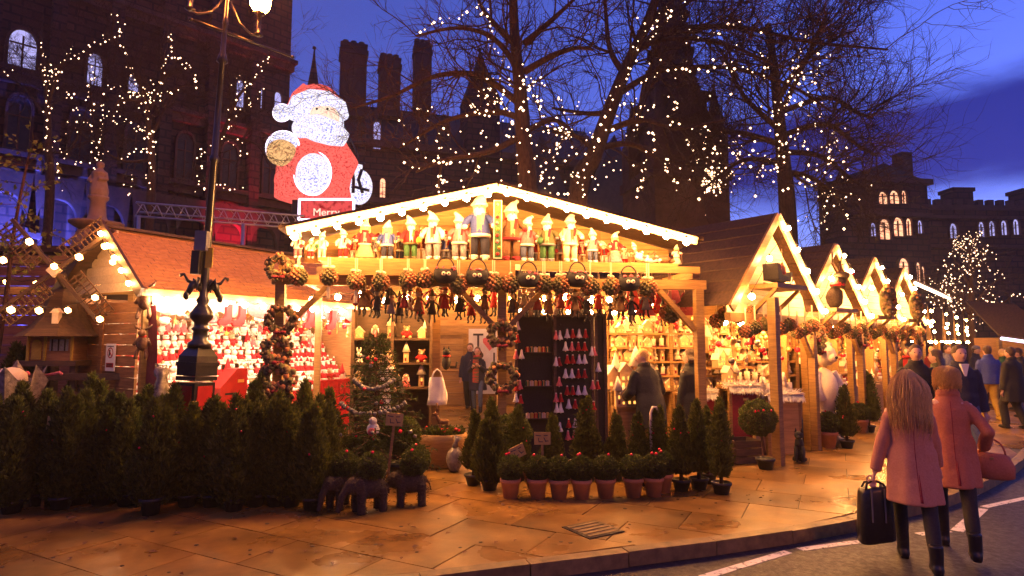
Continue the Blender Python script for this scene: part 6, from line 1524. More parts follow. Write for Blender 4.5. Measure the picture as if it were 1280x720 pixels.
for x in (-.31, -.07, .31): m = MB(); m.box((x, -.29, (zb + zr) / 2), (.03, .03, zr - zb)); m.obj('corner_post', 'mustard', wm)
m = MB(); m.lathe([(.62, zr - .06), (.46, zr + .06), (.32, zr + .24), (.24, zt_ - .1), (.20, zt_ + .02), (.02, zt_ + .16)], 8, sm=False, ph=R(22.5)); rr = m.obj('roof', 'darkroof', wm)
m = MB(); m.box((.09, -.33, zr + .22), (.09, .10, .17)); m.prism([(.02, zr + .30), (.16, zr + .30), (.09, zr + .38)], -.40, -.26); m.obj('dormer', 'creamc', rr)
m = MB(); m.tube([(.08, -.44, zh), (.02, .1, zt_)], .04, 8); m.tube([(0, .05, zt_ + .05), (0, -.1, zh)], .05, 8); m.obj('shaft', 'darkwood', wm)
m = MB(); m.box((.08, -.46, zh), (.15, .06, .15), ry=R(45)); m.obj('hub', 'creamc', wm)
for a in (40, 130, 220, 310):
    sail = MB(); ca, sa = math.cos(R(a)), math.sin(R(a)); e = Vector((ca, 0, sa)); n_ = Vector((-sa, 0, ca)); o_ = Vector((.08, -.42, zh)); ln = 1.02
    sail.beam(o_, o_ + e * ln, .05, .06, up=(0, 1, 0)); so_ = sail.obj('sail', 'darkwood', wm)
    for q in range(11):
        m = MB(); c = o_ + e * (.25 + q * .073); m.beam(c + n_ * .03, c + n_ * .27, .016, .022, up=(0, 1, 0)); m.obj('slat', 'sail', so_)
    for off in (.15, .27): m = MB(); m.beam(o_ + e * .22 + n_ * off, o_ + e * ln + n_ * off, .016, .022, up=(0, 1, 0)); m.obj('slat', 'sail', so_)
m = MB()
for x in (-.36, .36):
    for y in (-.3, .3): m.box((x, y, (zb - .08) / 2), (.08, .08, zb - .08))
m.obj('stand', 'darkwood', wm)
fr = thing('rail_fence', 'low dark rail fence with greenery below the windmill', 'fence', (wp.x - 1.0, WY - .55, 0), R(6))
for z in (.75, 1.05, 1.33): m = MB(); m.box((1.15, 0, z), (2.5, .04, .10)); m.obj('rail', 'darkwood', fr)
for x in (0, .8, 1.6, 2.35): m = MB(); m.box((x, .045, .7), (.08, .05, 1.4)); m.obj('post', 'darkwood', fr)
for x, r_ in ((.75, .3), (1.5, -.2), (.45, .5), (1.05, -.4)):
    c = thing('candy_cane', {.75: 'slanting pink candy cane on the rail fence below the toy windmill door', 1.5: 'pink candy cane on the rail fence nearest the plank end wall', .45: 'pink candy cane on the rail fence nearest the cellophane plant', 1.05: 'pink candy cane on the rail fence under the toy windmill window'}[x], 'candy cane', (wp.x - 1 + x, WY - .6, 1.36), r_); m = MB(); m.tube([(-.15, -.02, 0), (0, -.02, .03 + .03 * r_), (.1, -.02, .05), (.15, -.03, .02)], .022, 7); m.obj('stick', 'pink', c)
pg = thing('pergola', 'timber pergola frame carrying bulbs behind the windmill', 'pergola', (-10.6, 10.6, 0), 0)
pz = CAMZ + (428 - 324) * 10.6 / F
for z in (pz, pz - .55): m = MB(); m.box((1.9, 0, z), (4.6, .08, .13)); m.obj('beam', 'timberh', pg)
for x in (.0, 1.3, 2.6, 3.9): m = MB(); m.box((x, .105, (pz + .1) / 2), (.10, .10, pz + .1)); m.obj('post', 'timber', pg)
hb = thing('plank_hut', 'dark plank hut behind the windmill and pergola', 'hut', (-12.6, 12.2, 0), R(4))
zt2 = CAMZ + (428 - 318) * 12.2 / F
for k in range(int(zt2 / .2)): m = MB(); m.box((2.8, rnd.uniform(-.006, .006), k * .2 + .1), (5.4, .04, .192)); m.obj('plank', 'hutboard', hb)
m = MB(); m.box((2.8, .8, zt2 + .1), (6, 2.4, .12)); m.obj('roof', 'darkroof', hb)
bl = [(6, 323), (37, 299), (68, 330), (85, 385 - 60), (99, 318), (131, 305), (140, 322)]
string_lights('upper string of bulbs around the windmill sails', [at(u, v, 9.0) for u, v in ((4, 322), (37, 299), (68, 330), (99, 318), (131, 305), (141, 325))], 'bulbs around the windmill', 1.05, BULBD)
string_lights('lower string of bulbs around the windmill roof', [at(u, v, 9.0) for u, v in ((-12, 400), (14, 384), (49, 385), (85, 385), (119, 369), (125, 396))], 'bulbs around the windmill', 1.05, BULBD)
string_lights('bulbs lighting the firs behind the windmill', [at(u, v, 10.3) for u, v in ((8, 350), (45, 352), (112, 415), (122, 352))], 'bulbs around the windmill', 1.0, BULBD)

# ------------------------------------------------------------------ plants
def spindle(seed, h, rmax, n, low=.05, peak=.34, mat='conifer', ln=.085, wd=.013, lead=7):
    """several upright sprays of unequal height grown together"""
    g = np.random.default_rng(seed)
    ang = g.uniform(0, 2 * np.pi, lead) + np.arange(lead) * 2 * np.pi / lead; off = rmax * g.uniform(.25, .62, lead); hs = g.uniform(.55, .95, lead); off[0] = .1 * rmax; hs[0] = 1.0
    k = g.integers(0, lead, n); t = g.uniform(0, 1, n)
    w_ = rmax * .62 * np.where(t < peak, .55 + .45 * t / peak, np.cos((t - peak) / (1 - peak) * np.pi / 2) ** .75)
    a = g.uniform(0, 2 * np.pi, n); r = w_ * np.sqrt(g.uniform(.15, 1, n)) * (1 + .15 * np.sin(a * 3 + t * 13 + k))
    conv = .45 + .55 * np.minimum(1, t * 3.5) - .25 * t
    z = h * (low + (hs[k] - low) * t)
    pos = np.stack([np.cos(ang[k]) * off[k] * conv + r * np.cos(a), np.sin(ang[k]) * off[k] * conv + r * np.sin(a), z], 1)
    dr = np.stack([np.cos(a) * .45, np.sin(a) * .45, np.ones(n)], 1) + g.normal(0, .42, (n, 3))
    return leaf_cloud('foliage', mat, pos, dr, ln, wd, seed)
CON = [spindle(k, h, r_, 12500, ln=.070, wd=.009) for k, (h, r_) in enumerate(((1.08, .25), (1.00, .235), (1.14, .275), (1.04, .21), (1.18, .235), (.96, .255)))]
SPR = spindle(9, .98, .20, 6500, .10, .2, 'conifer', .055, .008, 5)
def pot_mesh(r, h, mat):
    m = MB(); m.lathe([(r * .72, 0), (r * .96, h * .78), (r * 1.08, h * .79), (r * 1.10, h), (r * .98, h), (r * .95, h * .88), (.01, h * .88)], 18); return m.mesh('pot', mat)
POT_T = pot_mesh(.118, .23, 'terra'); POT_P = pot_mesh(.115, .14, 'plastic'); POT_S = pot_mesh(.11, .18, 'plastic')
def berries(t, h, rfun, n, r=.014):
    m = MB()
    for k in range(n): a = rnd.uniform(math.pi, 2 * math.pi); z = h * rnd.uniform(.5, .98); q = rfun(z / h); MB().ball((q * math.cos(a), q * math.sin(a), z), r, 0, 1).obj('berry', 'berry', t)
def conifer(label, p, var, sc=1.0, pot='p', nb=2, group='columnar conifers at the front left'):
    t = thing('potted_conifer', label, 'conifer', p, rnd.uniform(0, 6), group)
    if var == 'S': link('foliage', SPR, t, (0, 0, .1), 0, sc); hh = 1.0 * sc
    else: link('foliage', CON[var], t, (0, 0, .02), 0, (sc, sc, sc * rnd.uniform(1.02, 1.14))); hh = 1.12 * sc
    m = MB(); m.tube([(0, 0, .1), (0, 0, hh * .8)], [.025, .008], 6); m.obj('trunk', 'bark', t)
    link('pot', {'p': POT_P, 't': POT_T, 's': POT_S}[pot], t, (0, 0, 0), 0, 1)
    berries(t, hh, lambda f: .22 * sc * max(.12, min(1, (1.1 - f) * 1.3)), nb); return t
CF = [(14, 641, 2, 1.02), (76, 636, 4, .98), (126, 631, 5, 1.05), (188, 643, 0, 1.06), (234, 633, 3, 1.0), (292, 638, 1, 1.06), (345, 632, 4, .92), (390, 637, 3, 1.02)]
CL = ['broad dark conifer at the front left corner of the plants', 'broad conifer with a price card beside it at the front', 'dark conifer third from the left in the front row', 'pale stemmed conifer standing nearest the pavement edge', 'dark conifer just right of the nearest one', 'slim conifer in the front row below the lamp post', 'conifer in the front row below the wreath column', 'rightmost conifer of the front row beside the animal planters']
for (u, v, va, s_), lb in zip(CF, CL):
    t = conifer(lb, gnd(u, v), va, s_, 's' if u in (188, 342) else 'p', 2)
    if 'nearest the pavement' in lb: pass
k = 0
for v, us in ((631, (46, 102, 158, 262, 316, 366)), (622, (-14, 22, 50, 100, 132, 160, 212, 240, 264, 300, 324, 366, 398)), (603, (18, 48, 78, 112, 142, 184, 214, 250, 290, 320, 350, 384, 408))):
    for u in us:
        conifer(f'dark columnar conifer {"squeezed between the front conifers" if v == 631 else "in the second row behind the front conifers" if v == 622 else "in the third row behind the front conifers"}', gnd(u + rnd.uniform(-5, 5), v + rnd.uniform(-3, 3)), k % 6, rnd.uniform(.90, 1.12), 'p', 2 if v == 622 else 3, f'{"squeezed in" if v == 631 else "second" if v == 622 else "third"} row of conifers'); k += 1
def ballfol(seed, r, n, mat='box_'):
    g = np.random.default_rng(seed); d = g.normal(size=(n, 3)); d /= np.linalg.norm(d, axis=1, keepdims=True)
    rr = r * (.72 + .28 * np.sqrt(g.uniform(0, 1, n)))[:, None] * (1 + .05 * np.sin(d[:, :1] * 9 + d[:, 2:] * 7)); dr = d + g.normal(0, .5, (n, 3))
    return leaf_cloud('foliage', mat, d * rr, dr, .024, .007, seed)
BALLF = [ballfol(1, .150, 4800), ballfol(2, .146, 4800)]
def core(t, r, z): m = MB(); m.ball((0, 0, z), r, 0, 2, noise=.1); m.obj('branches', 'twig', t)
def box_ball(label, p, sc=1.0, pot=POT_T, group='potted box balls'):
    t = thing('potted_box_ball', label, 'box ball', p, rnd.uniform(0, 6), group)
    link('pot', pot, t, (0, 0, 0), 0, sc); link('foliage', BALLF[rnd.randrange(2)], t, (0, 0, .345 * sc), rnd.uniform(0, 6), sc); core(t, .11 * sc, .335 * sc)
    for q in range(rnd.choice([1, 1, 2])): MB().ball((rnd.uniform(-.05, .05), -.03, (.51 + .01 * q) * sc), .02, 0, 1).obj('bauble', 'berry', t)
    return t
for k, (u, v) in enumerate(((638, 622), (672, 622), (699, 623), (727, 623), (757, 622), (792, 621), (817, 620), (829, 615))):
    box_ball(('first', 'second', 'third', 'fourth', 'fifth', 'sixth', 'seventh', 'last and half hidden')[k] + ' clipped box ball in a terracotta pot, counted from the gap', gnd(u, v), .99)
for k, (u, v, s_) in enumerate(((592, 606, .86), (612, 612, .98), (648, 600, .90), (735, 600, 1.02), (800, 606, .84), (826, 606, .92), (852, 613, .95), (874, 611, 1.02), (902, 617, 1.06), (885, 604, .9), (770, 600, .8), (690, 598, .78))):
    conifer(('small conifer at the gap end of the right plant row', 'bushy conifer second from the gap in the right plant row', 'conifer behind the first box ball and the middle post', 'spire shaped conifer in front of the bell board', 'conifer left of the striped candy hook', 'conifer right of the striped candy hook', 'conifer before the padded dark coat visitor', 'conifer at the foot of the right post', 'rightmost conifer of the right plant row', 'conifer half hidden behind the right post conifers', 'low conifer below the low plank table', 'low conifer below the gift trays')[k], gnd(u, v), 'S' if k != 1 else 1, s_, 'p', 3, None)
t = box_ball('round dark bush behind the first box balls by the middle post', gnd(640, 596), 1.7, POT_P, None)
cn_ = thing('candy_hook', 'pale striped candy cane hook standing among the right conifers', 'candy cane', gnd(815, 606), 0); m = MB(); m.tube([(0, 0, 0), (0, 0, .92), (.03, 0, 1.0), (.08, 0, 1.0), (.1, 0, .93)], .018, 7); m.obj('stick', 'creamc', cn_)
# standard topiary ball, pots by the gabled stalls
t = thing('topiary_standard', 'round topiary ball on a bare stem in a black pot before the corner post', 'topiary', gnd(957, 586), 0)
link('pot', POT_P, t, (0, 0, 0), 0, 1.1); m = MB(); m.tube([(0, 0, .2), (-.03, 0, .4), (-.07, 0, .62)], .018, 7); m.obj('stem', 'bark', t); link('foliage', ballfol(5, .26, 9000), t, (-.09, 0, .74)); core(t, .18, 0); KIDS[t.name][-1].location = (-.09, 0, .74)
for _ in range(4): MB().ball((-.09 + rnd.uniform(-.15, .15), -.2, .9 + rnd.uniform(-.05, .05)), .02, 0, 1).obj('berry', 'berry', t)
box_ball('box ball in a terracotta pot before the second gabled stall', gnd(1036, 560), 1.25, POT_T, None)
conifer('small conifer in a dark pot beside the terracotta potted box ball', gnd(1059, 560), 'S', 1.0, 'p', 2, None)
box_ball('box ball in a square planter before the third gabled stall', gnd(1076, 541), 1.2, POT_T, None)
conifer('dark conifer before the third gabled stall', gnd(1087, 540), 'S', 1.15, 'p', 2, None); conifer('slim conifer at the side of the second gabled stall counter', gnd(1048, 548), 'S', 1.1, 'p', 2, None)
# brushwood elephants that carry box balls
def elephant(label, p, rz, sc=1.0):
    t = thing('elephant_planter', label, 'elephant planter', p, rz, 'brushwood elephant planters', sc); m = MB()
    m.ball((0, 0, .27), .13, 0, 3, sq=(1.35, 1, 1)); m.ball((-.2, 0, .30), .095, 0, 2, sq=(1, .95, 1.05)); m.tube([(-.12, 0, .29), (-.2, 0, .3)], .085, 8)
    m.tube([(-.26, 0, .29), (-.325, 0, .2), (-.345, 0, .1), (-.37, 0, .04)], [.05, .04, .032, .026], 8); m.tube([(.17, 0, .3), (.22, 0, .24), (.23, 0, .16)], [.02, .014, .012], 6)
    for x in (-.12, .12):
        for y in (-.075, .075): m.tube([(x, y, .26), (x * 1.05, y * 1.05, .12), (x * 1.05, y * 1.05, .0)], [.06, .048, .05], 8)
    for y in (-1, 1): m.ball((-.16, y * .105, .31), .085, 0, 2, sq=(.75, .22, 1), rz=y * .35)
    o = remesh(m, 'body', 'twig', .013, 1, t)
    g = random.Random(int(p.x * 100)); w_ = MB(); vv = o.data.vertices
    for q in range(260):
        v = vv[g.randrange(len(vv))]; d = (v.normal * .5 + rvec(g)).normalized(); w_.tube([v.co - d * .02, v.co + d * .05], .003, 3, cap=False)
    tag(w_.obj('twig', 'twig', t), kind='stuff')
    link('foliage', BALLF[0], t, (.02, 0, .49), 1); core(t, .115, .49); MB().ball((0, -.05, .655), .02, 0, 1).obj('bauble', 'berry', t)
elephant('brushwood elephant with a box ball on its back, nearest to the viewer', gnd(462, 639), R(35), .98)
elephant('brushwood elephant facing left with a box ball, by the gap', gnd(514, 631), R(10), .95)
elephant('brushwood elephant half hidden beside the rightmost front conifer', gnd(428, 634), R(60), .95)
for k, (u, v, s_) in enumerate(((470, 606, 1.15), (500, 600, 1.7), (440, 604, 1.2), (520, 612, 1.1))):
    box_ball(('clipped ball behind the nearest elephant', 'large round bush behind the price card', 'clipped ball beside the conifers behind the elephants', 'clipped ball just left of the gap')[k], gnd(u, v), s_, POT_P, None)
# christmas tree with tinsel
xp = at(468, 590, 8.3); xt = thing('christmas_tree', 'dark fir christmas tree draped with silver tinsel before the shelves', 'christmas tree', (xp.x, 8.3, 0))
m = MB(); m.tube([(0, 0, 0), (0, 0, 2.0)], [.04, .01], 7); m.obj('trunk', 'bark', xt)
gg = random.Random(8); pos = []; dr = []; mb = MB()
for q in range(90):
    z = .35 + 1.6 * (q / 90); L_ = (2.05 - z) * .48 + .05; a = q * 2.4; d = Vector((math.cos(a), math.sin(a), -.18 + .3 * (q / 90)))
    mb.tube([(0, 0, z), tuple(Vector((0, 0, z)) + d * L_)], [.010, .004], 4)
    for i in range(52):
        f = gg.uniform(.12, 1.05); c = Vector((0, 0, z)) + d * L_ * f; pos.append(list(c + rvec(gg) * .012)); dr.append(list(d * .6 + rvec(gg) * .8))
mb.obj('branch', 'bark', xt); link('needles', leaf_cloud('needles', 'fir', np.array(pos), np.array(dr), .075, .008, 4), xt)
m = MB()
for (z, a0, a1) in ((1.05, -2.6, -.4), (1.35, -2.4, -.6)):
    n = 16; pts = [Vector(((2.05 - z) * .46 * math.cos(a0 + (a1 - a0) * i / n), (2.05 - z) * .46 * math.sin(a0 + (a1 - a0) * i / n), z - .10 * math.sin(math.pi * i / n))) for i in range(n + 1)]
    m = MB()
    for p in pts: m.ball(p, .034, 0, 1, noise=.9, seed=int(p.x * 1e4))
    m.obj('tinsel', 'silver', xt)
for q in range(16): a = rnd.uniform(-2.8, -.3); z = rnd.uniform(.6, 1.7); r_ = (2.05 - z) * .45; MB().ball((r_ * math.cos(a), r_ * math.sin(a), z), .026, 0, 2).obj('bauble', 'berry' if q % 2 else 'silver', xt)
snw = thing('plush_bird', 'round white plush robin standing on the bush behind the price card', 'plush bird', gnd(465, 606) + Vector((0, 0, .62)), 0); m = MB(); m.ball((0, 0, .09), .085, 0, 2, sq=(1, 1, 1.1)); m.ball((0, -.02, .2), .055, 0, 2); m.lathe([(.02, 0), (.002, .05)], 6, (0, -.07, .2)); m.obj('body', 'white', snw); MB().ball((0, -.05, .07), .06, 0, 2).obj('breast', 'pink', snw)
# planter tub by the gap
tb = thing('planter_tub', 'pale wooden tub of red berried plants by the gap', 'planter', gnd(553, 584), R(5)); m = MB(); m.lathe([(.18, 0), (.22, .04), (.30, .38), (.33, .50), (.30, .50), (.28, .42), (.01, .42)], 20, sx=1.15, sy=.8); m.obj('tub', 'board', tb)
g = np.random.default_rng(3); n = 700; a = g.uniform(0, 6.28, n); r_ = np.sqrt(g.uniform(0, 1, n)) * .28; link('foliage', leaf_cloud('foliage', 'box_', np.stack([r_ * np.cos(a) * 1.1, r_ * np.sin(a) * .8, .46 + g.uniform(0, .1, n)], 1), np.stack([np.cos(a), np.sin(a), np.ones(n)], 1) + g.normal(0, .4, (n, 3)), .07, .018, 3), tb)
for q in range(12): MB().ball((rnd.uniform(-.28, .28), rnd.uniform(-.2, .05), .54 + rnd.uniform(0, .05)), .024, 0, 1).obj('berry', 'berry', tb)
rd = thing('wooden_reindeer', 'small brown wooden reindeer standing on the berry tub', 'wooden reindeer', gnd(553, 584) + Vector((0, .05, .52)), .3); m = MB(); m.ball((0, 0, .14), .06, 0, 2, sq=(1.5, .8, .8)); m.tube([(-.07, 0, .15), (-.1, 0, .24)], .028, 6); m.ball((-.12, 0, .26), .035, 0, 1, sq=(1.4, .9, .9))
for x in (-.05, .06):
    for y in (-.025, .025): m.tube([(x, y, .12), (x, y, 0)], .013, 5)
for y in (-1, 1): m.tube([(-.1, y * .01, .28), (-.09, y * .05, .36), (-.1, y * .05, .42)], .008, 4)
m.obj('body', 'brown', rd)
pw = thing('wrapped_parcel', 'patterned cellophane wrapped parcel leaning against the berry tub', 'parcel', gnd(568, 590), .3); m = MB(); m.ball((0, 0, .18), .15, 0, 2, sq=(.8, .6, 1.25), noise=.15); m.tube([(0, 0, .34), (0.02, 0, .42), (.05, 0, .5)], [.05, .03, .07], 8); m.obj('wrap', 'glassy', pw)
# price cards on sticks
def price(label, u, v, Y, rz, tilt, scr=True):
    p = at(u, v, Y); t = thing('price_card', label, 'price card', (p.x, p.y, 0), rz); t.rotation_euler = (0, tilt, rz)
    m = MB(); m.box((0, .012, p.z * .5), (.03, .015, p.z)); m.obj('stick', 'timber', t); m = MB(); m.box((0, 0, p.z), (.20, .01, .15)); c = m.obj('card', 'card', t)
    if scr:
        m = MB(); z = p.z
        for dx, dz, l, a in ((-.05, .035, .07, .1), (.04, .035, .05, -.1), (-.045, -.02, .05, 1.4), (-.02, -.04, .05, 0), (.03, -.015, .06, 1.1), (.055, -.03, .04, 0)): m.box((dx, -.0065, z + dz), (l, .002, .010), ry=a)
        m.obj('handwriting', 'ink', c)
price('square price card on a stick above the elephant planters', 483, 524, 7.3, .1, .10)
price('square price card on a stick among the box balls', 678, 548, 7.6, 0, .0)
price('small card leaning among the front conifers', 58, 529, 7.0, -.3, .12, False)
price('tilted price card low among the right conifers', 664, 560, 7.7, .4, -.35)
# firs wrapped for sale at the far left
for k, (u, v, Y) in enumerate(((14, 452, 9.0), (108, 470, 10.2), (40, 470, 10.4), (22, 430, 10.5), (118, 440, 10.6))):
    if k == 0:
        p = at(16, 440, 8.7); t = thing('wrapped_plant', 'tall plant wrapped in crinkled cellophane at the left edge', 'wrapped plant', (p.x, 8.7, 0)); m = MB(); g = random.Random(2); pr = [(.16, 0), (.22, .5), (.28, 1.0), (.36, 1.35)]
        vs = []; fs = []; n = 18
        for i, (r_, z) in enumerate(pr):
            for j in range(n): a = 2 * math.pi * j / n; q = r_ * (1 + .22 * (j % 2) * i / 3 + g.uniform(-.05, .05)); vs.append((q * math.cos(a), q * math.sin(a), z + (.22 * (j % 3 == 0) + g.uniform(-.06, .06)) * (i == 3)))
        for i in range(3):
            for j in range(n): fs.append((i * n + j, i * n + (j + 1) % n, (i + 1) * n + (j + 1) % n, (i + 1) * n + j))
        m.add(vs, fs); m.obj('wrapping', 'glassy', t); m = MB(); m.ball((0, 0, 1.3), .2, 0, 2, noise=.3); m.obj('blossom', 'creamc', t)
    else: conifer(('', 'fir right of the windmill against the end wall', 'fir behind the windmill stand', 'fir left of the windmill roof', 'fir half behind the end wall of the shingled stall')[k], (at(u, 400, Y).x, Y, 0), k % 3, 1.45, 'p', 0, None)
p = at(202, 470, 8.3); t = thing('wrapped_plant', 'plant wrapped in cellophane standing left of the lamp post base', 'wrapped plant', (p.x, 8.3, 0)); m = MB(); g = random.Random(5); m.lathe([(.11, 0), (.14, .4), (.15, .8), (.12, 1.1), (.05, 1.32), (.09, 1.42)], 14); m.v = [(x * g.uniform(.85, 1.15), y * g.uniform(.85, 1.15), z + (g.uniform(-.05, .16) if z > 1.2 else 0)) for x, y, z in m.v]; m.obj('wrapping', 'glassy', t)
# crate stand at the corner post
cr_ = thing('crate', 'dark open crate on the pavement beside the topiary', 'crate', gnd(927, 577), .2)
for z in (.06, .18, .30): 
    for y in (-.2, .2): m = MB(); m.box((0, y, z), (.42, .02, .10)); m.obj('slat', 'darkwood', cr_)
    for x in (-.22, .22): m = MB(); m.box((x, 0, z), (.02, .38, .10)); m.obj('slat', 'darkwood', cr_)
m = MB(); m.box((0, 0, .012), (.4, .36, .02)); m.obj('bottom', 'darkwood', cr_)
sb2 = thing('dog_figure', 'dark seated dog figure on the pavement right of the corner post', 'dog figure', gnd(1000, 578), -.5); m = MB(); m.ball((0, .04, .14), .10, 0, 2, sq=(.85, 1, 1.3)); m.tube([(0, 0, .22), (0, -.03, .36)], [.075, .055], 8); m.ball((0, -.05, .42), .065, 0, 2); m.ball((0, -.12, .40), .035, 0, 1, sq=(.9, 1.3, .8))
for x in (-1, 1): m.tube([(x * .045, -.05, .25), (x * .05, -.09, .02)], .028, 6); m.lathe([(.022, .46), (.003, .53)], 5, (x * .04, -.04, 0)); m.ball((x * .07, 0, .05), .05, 0, 1, sq=(.8, 1.5, .8))
m.obj('body', 'black', sb2)
# ------------------------------------------------------------------ people
def ik(a, b, l1, l2, pole):
    d = b - a; L_ = min(d.length, (l1 + l2) * .999); dn = d.normalized()
    x = (l1 * l1 - l2 * l2 + L_ * L_) / (2 * L_); h = math.sqrt(max(0, l1 * l1 - x * x))
    p = pole - dn * pole.dot(dn); p.normalize()
    return a + dn * x + p * h
def ringloft(mb, rings, n=28, m=0):
    """rings: (x, y, z, rx, ry, fold, phase)"""
    vs = []; fs = []
    for (x, y, z, rx, ry, fo, ph) in rings:
        for j in range(n):
            a = 2 * math.pi * j / n; q = 1 + fo * (math.sin(4 * a + ph) * .6 + math.sin(7 * a - 2 * ph) * .4)
            vs.append((x + rx * q * math.cos(a), y + ry * q * math.sin(a), z))
    k = len(rings)
    for i in range(k - 1):
        for j in range(n): fs.append((i * n + j, i * n + (j + 1) % n, (i + 1) * n + (j + 1) % n, (i + 1) * n + j))
    fs.append(tuple(range(n - 1, -1, -1))); fs.append(tuple(range((k - 1) * n, k * n)))
    mb.add(vs, fs, m, True)
def person(label, loc, rz, H=1.75, coat='navy', trousers='denim', shoes='black', hair='brownhair', hairlen=0, coat_len=.62, feet=((-.1, .12, 0), (.1, -.16, 0)), hands=((-.26, .05, .82), (.26, .02, .82)), lean=0.0, head_yaw=0.0, fem=False, vox=.014, collar=True, scarf=None, bulk=1.0, head_tilt=0.0, hat=None, shirt=None):
    """local: faces +y; x to the right"""
    s = H / 1.75; V = Vector
    t = thing('person', label, 'person', loc, rz)
    ly = lambda z: lean * max(0, (z - .9)) 
    hipw = .10 if fem else .092; shw = (.150 if fem else .185) * bulk ** .5
    hip = {-1: V((-hipw, 0, .92)), 1: V((hipw, 0, .92))}
    ank = {-1: V(feet[0]) + V((0, 0, .085)), 1: V(feet[1]) + V((0, 0, .085))}
    kn = {k: ik(hip[k], ank[k], .44, .43, V((0, 1, 0))) for k in (-1, 1)}
    sho = {k: V((k * shw, ly(1.40), 1.395)) for k in (-1, 1)}
    hd = {-1: V(hands[0]), 1: V(hands[1])}
    elb = {k: ik(sho[k], hd[k], .29, .26, V((k * .5, -1, -.15))) for k in (-1, 1)}
    top = V((0, ly(1.62) + .02, 1.635)); nk = V((0, ly(1.48), 1.48))
    m = MB()
    for k in (-1, 1):
        m.tube([hip[k], kn[k], kn[k].lerp(ank[k], .35), ank[k]], [.085, .055, .056, .036], 10); a = ank[k]
        m.ball(a + V((0, .06, -.045)), .045, 0, 2, sq=(.9, 2.3, .8)); m.tube([a, a + V((0, .03, -.04))], [.036, .04], 8)
        m.tube([sho[k], elb[k], elb[k].lerp(hd[k], .4), hd[k]], [.052, .042, .040, .027], 9)
        d = (hd[k] - elb[k]).normalized(); sd = d.cross(V((0, 1, 0))); sd = sd.normalized() if sd.length > .1 else V((1, 0, 0)); nr = sd.cross(d)
        pc = hd[k] + d * .045; m.tube([hd[k] - d * .01, pc, hd[k] + d * .085], [.026, .036, .034], 8, flat=.55)
        for q in range(4):
            o = hd[k] + d * .08 + nr * 0 + sd * (-.027 + .018 * q); l_ = (.062, .072, .068, .055)[q]
            m.tube([o, o + d * l_ * .5 + nr * .006 * k, o + d * l_ * .85 + nr * .028 * k], [.0098, .0092, .008], 6)
        o = hd[k] + d * .03 - sd * .03; m.tube([o, o + d * .035 - sd * .022, o + d * .062 - sd * .022 + nr * .012], [.012, .0105, .009], 6)
        m.ball(V((k * .06, 0, .93)), .09, 0, 2)
    ringloft(m, [(0, 0, .86, .13, .10, 0, 0), (0, 0, .95, .155, .11, 0, 0), (0, ly(1.1), 1.1, .135, .095, 0, 0), (0, ly(1.3), 1.3, .165, .11, 0, 0), (0, ly(1.42), 1.42, .15, .09, 0, 0), (0, ly(1.49), 1.485, .06, .055, 0, 0)], 18)
    m.tube([V((0, ly(1.4), 1.40)), nk + V((0, 0, .02)), top + V((0, -.01, -.06))], [.065, .056, .054], 12)
    q_ = Matrix.Rotation(head_yaw, 3, 'Z') @ Matrix.Rotation(head_tilt, 3, 'X'); hp = lambda x, y, z: top + q_ @ V((x, y, z))
    m.ball(top, .105, 0, 3, sq=(.76, .92, 1.08), rz=head_yaw); m.ball(hp(0, .028, -.062), .062, 0, 2, sq=(.85, .95, .95), rz=head_yaw)
    m.tube([hp(0, .085, .02), hp(0, .112, -.018), hp(0, .092, -.03)], [.010, .016, .012], 7)
    for k in (-1, 1): m.ball(hp(k * .08, -.005, -.01), .022, 0, 1, sq=(.4, .8, 1.2)); m.ball(hp(k * .022, .082, .035), .014, 0, 1, sq=(1.4, .7, .6))
    m.ball(hp(0, .088, -.058), .016, 0, 1, sq=(1.6, .6, .4))
    body = remesh(m, 'body', 'skin', vox, 2, t)
    for k in (-1, 1): MB().ball(hp(k * .034, .088, .012), .009, 0, 1).obj('eye', 'black', body)
    MB().ball(hp(0, .094, -.056), .014, 0, 1, sq=(1.6, .4, .3)).obj('mouth', 'wine', body)
    if hat is None or True:
        m = MB()
        m.ball(hp(0, -.018, .03), .108, 0, 3, sq=(.80, .92, .98), rz=head_yaw)
        cut = [(Vector(v)) for v in m.v]
        m.v = [tuple(v if (q_.transposed() @ (v - top)).y < .055 - .35 * max(0, -(q_.transposed() @ (v - top)).z) or (q_.transposed() @ (v - top)).z > .075 else top + (v - top) * .80) for v in cut]
        if hairlen > 0:
            zt_ = top.z + .02; rings = []
            for i in range(7):
                f = i / 6; rings.append((.0 + .01 * math.sin(i), top.y - .035 - .055 * math.sin(f * 2.2), zt_ - hairlen * f, (.092 + .075 * math.sin(f * 2.5)) * (1 - .18 * f), .066 * (1 - .25 * f), .09, i * .5))
            ringloft(m, rings, 26)
        elif fem: m.ball(hp(0, -.03, -.03), .104, 0, 3, sq=(.86, .85, .80), rz=head_yaw); m.ball(hp(0, -.05, .05), .085, 0, 2, sq=(.95, .8, .8), rz=head_yaw)
        else: m.ball(hp(0, -.045, -.02), .085, 0, 2, sq=(.92, .7, .85), rz=head_yaw)
        hm = remesh(m, 'hair', hair, .010 if vox > .009 else .007, 2, t)
        dn = hm.modifiers.new('locks', 'DISPLACE'); tx = bpy.data.textures.new('locks', 'CLOUDS'); tx.noise_scale = .035; dn.texture = tx; dn.strength = .010
